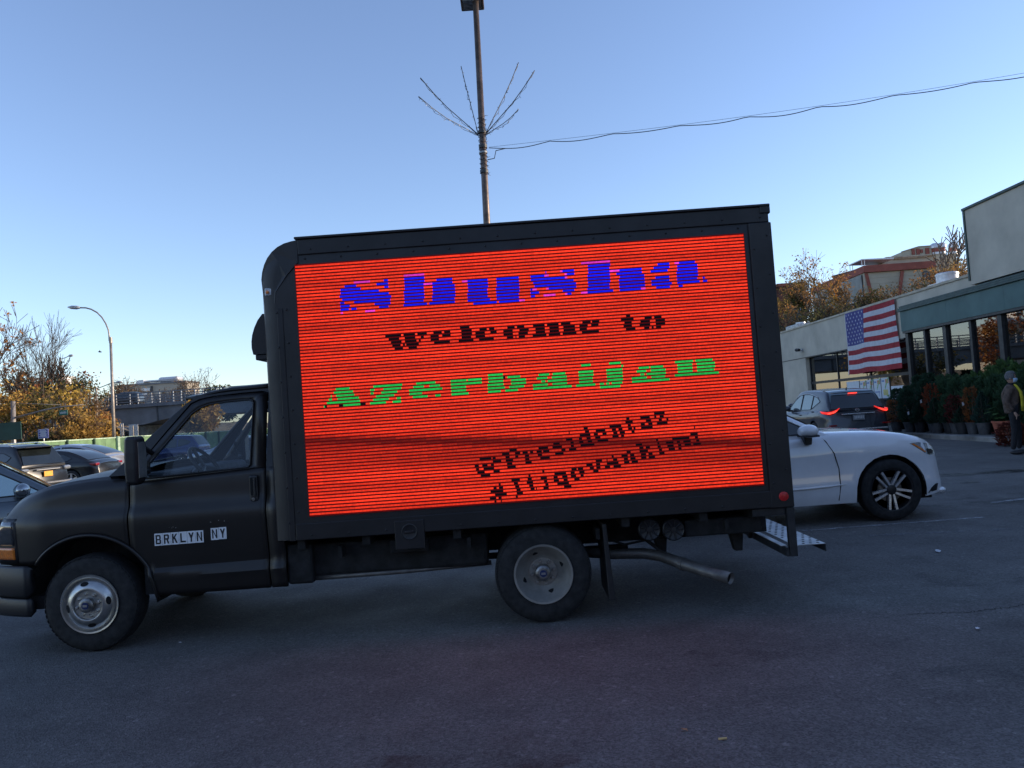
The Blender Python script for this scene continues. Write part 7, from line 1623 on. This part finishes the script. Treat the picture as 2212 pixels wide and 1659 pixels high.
# ================================================================== PEOPLE
def skin_obj(name, chain, m, parent, sub=2):
    """chain: list of (point, (rx, ry), parent index)"""
    me = bpy.data.meshes.new(name); me.from_pydata([c[0] for c in chain], [(c[2], i) for i, c in enumerate(chain) if c[2] is not None], [])
    o = bpy.data.objects.new(name, me); COL.objects.link(o); o.parent = parent
    o.modifiers.new('skin', 'SKIN'); sd = o.modifiers.new('sub', 'SUBSURF'); sd.levels = sub; sd.render_levels = sub
    for i, c in enumerate(chain): me.skin_vertices[0].data[i].radius = c[1]; me.skin_vertices[0].data[i].use_root = (c[2] is None)
    me.materials.append(m)
    for md in o.modifiers:
        if md.type == 'SKIN': md.use_smooth_shade = True
    return o
def person(label, loc, rotz, col, hair, skinc, mask=None, h=1.76):
    p = thing('person', label, 'person', loc, rotz)
    k = h/1.76
    sk = mat('skin_'+label[:8], skinc, 0.6, ns=20, na=0.08)
    # body: legs, trunk, arms as one skinned surface
    V = []
    def a(pt, r, par): V.append((Vector(pt)*k, (r[0]*k, r[1]*k), par)); return len(V)-1
    pel = a((0, 0, 0.96), (0.15, 0.12), None)
    for s in (-1, 1):
        hip = a((0.0, s*0.10, 0.88), (0.095, 0.10), pel); kn = a((0.03+0.03*s, s*0.115, 0.50), (0.068, 0.068), hip); an = a((-0.01+0.05*s, s*0.12, 0.10), (0.05, 0.05), kn)
    wst = a((0.0, 0, 1.10), (0.155, 0.12), pel); ch = a((-0.005, 0, 1.30), (0.175, 0.125), wst); nk0 = a((-0.01, 0, 1.46), (0.10, 0.085), ch); nk = a((0.01, 0, 1.54), (0.06, 0.06), nk0)
    body = skin_obj('body', V, mat('trousers_'+label[:8], col['trousers'], 0.85, ns=10, na=0.2), p)
    # jacket with sleeves
    J = []
    def j(pt, r, par): J.append((Vector(pt)*k, (r[0]*k, r[1]*k), par)); return len(J)-1
    w0 = j((-0.02, 0, 1.08), (0.19, 0.15), None); lo = j((-0.03, 0, 0.86), (0.19, 0.155), w0); c0 = j((-0.02, 0, 1.28), (0.20, 0.15), w0); sh = j((-0.02, 0, 1.42), (0.16, 0.12), c0); ne = j((-0.01, 0, 1.50), (0.075, 0.07), sh)
    for s in (-1, 1):
        s1 = j((-0.02, s*0.17, 1.41), (0.085, 0.085), sh); el = j((-0.11, s*0.25, 1.12), (0.065, 0.065), s1); wrp = j((0.02, s*0.235, 0.93), (0.052, 0.05), el)
        hd = [];
        def q(pt, r, par): hd.append((Vector(pt)*k, (r*k, r*k*0.8), par)); return len(hd)-1
        b0 = q((0.03, s*0.235, 0.91), 0.030, None); b1 = q((0.055, s*0.225, 0.85), 0.038, b0)
        for f, (dy, ln) in enumerate(((-0.03, 0.075), (-0.01, 0.085), (0.01, 0.08), (0.028, 0.065))):
            f1 = q((0.065, s*0.225+dy, 0.81), 0.0105, b1); q((0.055, s*0.225+dy, 0.81-ln*0.7), 0.009, f1)
        t1 = q((0.085, s*0.20, 0.85), 0.011, b1); q((0.10, s*0.19, 0.815), 0.009, t1)
        skin_obj('hand', hd, sk, p, 1)
    jk = skin_obj('jacket', J, mat('jacket_'+label[:8], col['jacket'], 0.85, ns=14, na=0.25, bump=0.3, bs=30), p)
    # open front showing the shirt
    rows = [[Vector((x+0.012, y, z))*k for x, y in ((0.155-dx, -0.10*wd), (0.183-dx, -0.05*wd), (0.19-dx, 0), (0.183-dx, 0.05*wd), (0.155-dx, 0.10*wd))] for z, dx, wd in ((0.92, 0.0, 1.3), (1.05, -0.005, 1.4), (1.2, -0.005, 1.35), (1.33, 0.01, 1.2), (1.43, 0.06, 0.8), (1.50, 0.11, 0.5))]
    MB().grid(rows).build('shirt_front', mat('shirt_'+label[:8], col['shirt'], 0.8, ns=10, na=0.15), p, smooth=True, solid=0.02)
    # head
    hm = MB(); rows = []
    for i in range(13):
        t = i/12; z = 1.525+0.245*t; w_ = math.sin(PI*(0.10+0.86*t))**0.55
        rows.append([Vector((0.02+math.cos(a2)*0.098*w_*(1.0 if math.cos(a2) < 0 else 0.92)+(0.015 if t < 0.4 and math.cos(a2) > 0.5 else 0), math.sin(a2)*0.075*w_, z))*k for a2 in frange(0, 2*PI*15/16, 16)])
    hm.grid(rows, True); hm.add(rows[0], [tuple(range(16))]); hm.add(rows[-1], [tuple(range(16))])
    hd_ = hm.build('head', sk, p, smooth=True)
    MB().prism([(0.09, 1.66), (0.125, 1.615), (0.095, 1.605)], (0, 0, 0), (k,0,0), (0,0,k), (0,k,0), -0.014, 0.014).build('nose', sk, hd_, bevel=0.004)
    for s in (-1, 1):
        MB().ball(Vector((0.0, s*0.076, 1.635))*k, 0.028*k, 8, 6, (0.7, 0.4, 1.2)).build('ear', sk, hd_, smooth=True)
        MB().ball(Vector((0.098, s*0.032, 1.662))*k, 0.011*k, 8, 6, (0.6, 1.2, 0.8)).build('eye', M['ink'], hd_, smooth=True)
    rows = []
    for i in range(9):
        t = i/8; z = 1.60+0.19*t; w_ = math.sin(PI*(0.22+0.76*t))**0.5
        r_ = []
        for a2 in frange(R(50), R(310), 18):
            back = -0.012
            r_.append(Vector((0.008+math.cos(a2)*0.112*w_, math.sin(a2)*0.090*w_, z+(0.0 if t > 0.6 else 0.0)))*k)
        rows.append(r_)
    top = [[Vector((0.008+math.cos(a2)*0.112*w2, math.sin(a2)*0.090*w2, z))*k for a2 in frange(0, 2*PI, 18)] for z, w2 in ((1.72, 0.93), (1.755, 0.78), (1.785, 0.5), (1.795, 0.05))]
    hb_ = MB().grid(rows); hb_.grid(top); hb_.build('hair', mat('hair_'+label[:8], hair, 0.85, ns=60, na=0.3, bump=0.5, bs=120), hd_, smooth=True, solid=0.008)
    if mask:
        rows = [[Vector((0.035+0.088*math.cos(a2)*w2, 0.080*math.sin(a2), z))*k for a2 in frange(R(-75), R(75), 11)] for z, w2 in ((1.54, 0.75), (1.57, 1.0), (1.60, 1.12), (1.63, 1.0))]
        MB().grid(rows).build('face_mask', mask, hd_, smooth=True, solid=0.006)
    for s in (-1, 1):
        MB().ball(Vector((0.05+0.05*s, s*0.12, 0.045))*k, 0.06*k, 12, 8, (2.2, 0.85, 0.75)).build('shoe', M['ink'], p, smooth=True)
    return p
person('grey haired man in brown jacket over yellow top, wearing a pale blue mask', (10.66, 16.6, 0), -0.62, {'trousers': (0.012, 0.012, 0.016), 'jacket': (0.10, 0.066, 0.050), 'shirt': (0.62, 0.50, 0.03)}, (0.14, 0.14, 0.145), (0.36, 0.21, 0.15), mat('pale_blue_mask', (0.38, 0.52, 0.66), 0.8, ns=20, na=0.06))
person('person in teal jacket standing in front of the masked man', (11.50, 17.0, 0), PI-0.9, {'trousers': (0.015, 0.018, 0.03), 'jacket': (0.05, 0.27, 0.30), 'shirt': (0.05, 0.25, 0.28)}, (0.03, 0.02, 0.015), (0.30, 0.17, 0.12), None, 1.66)
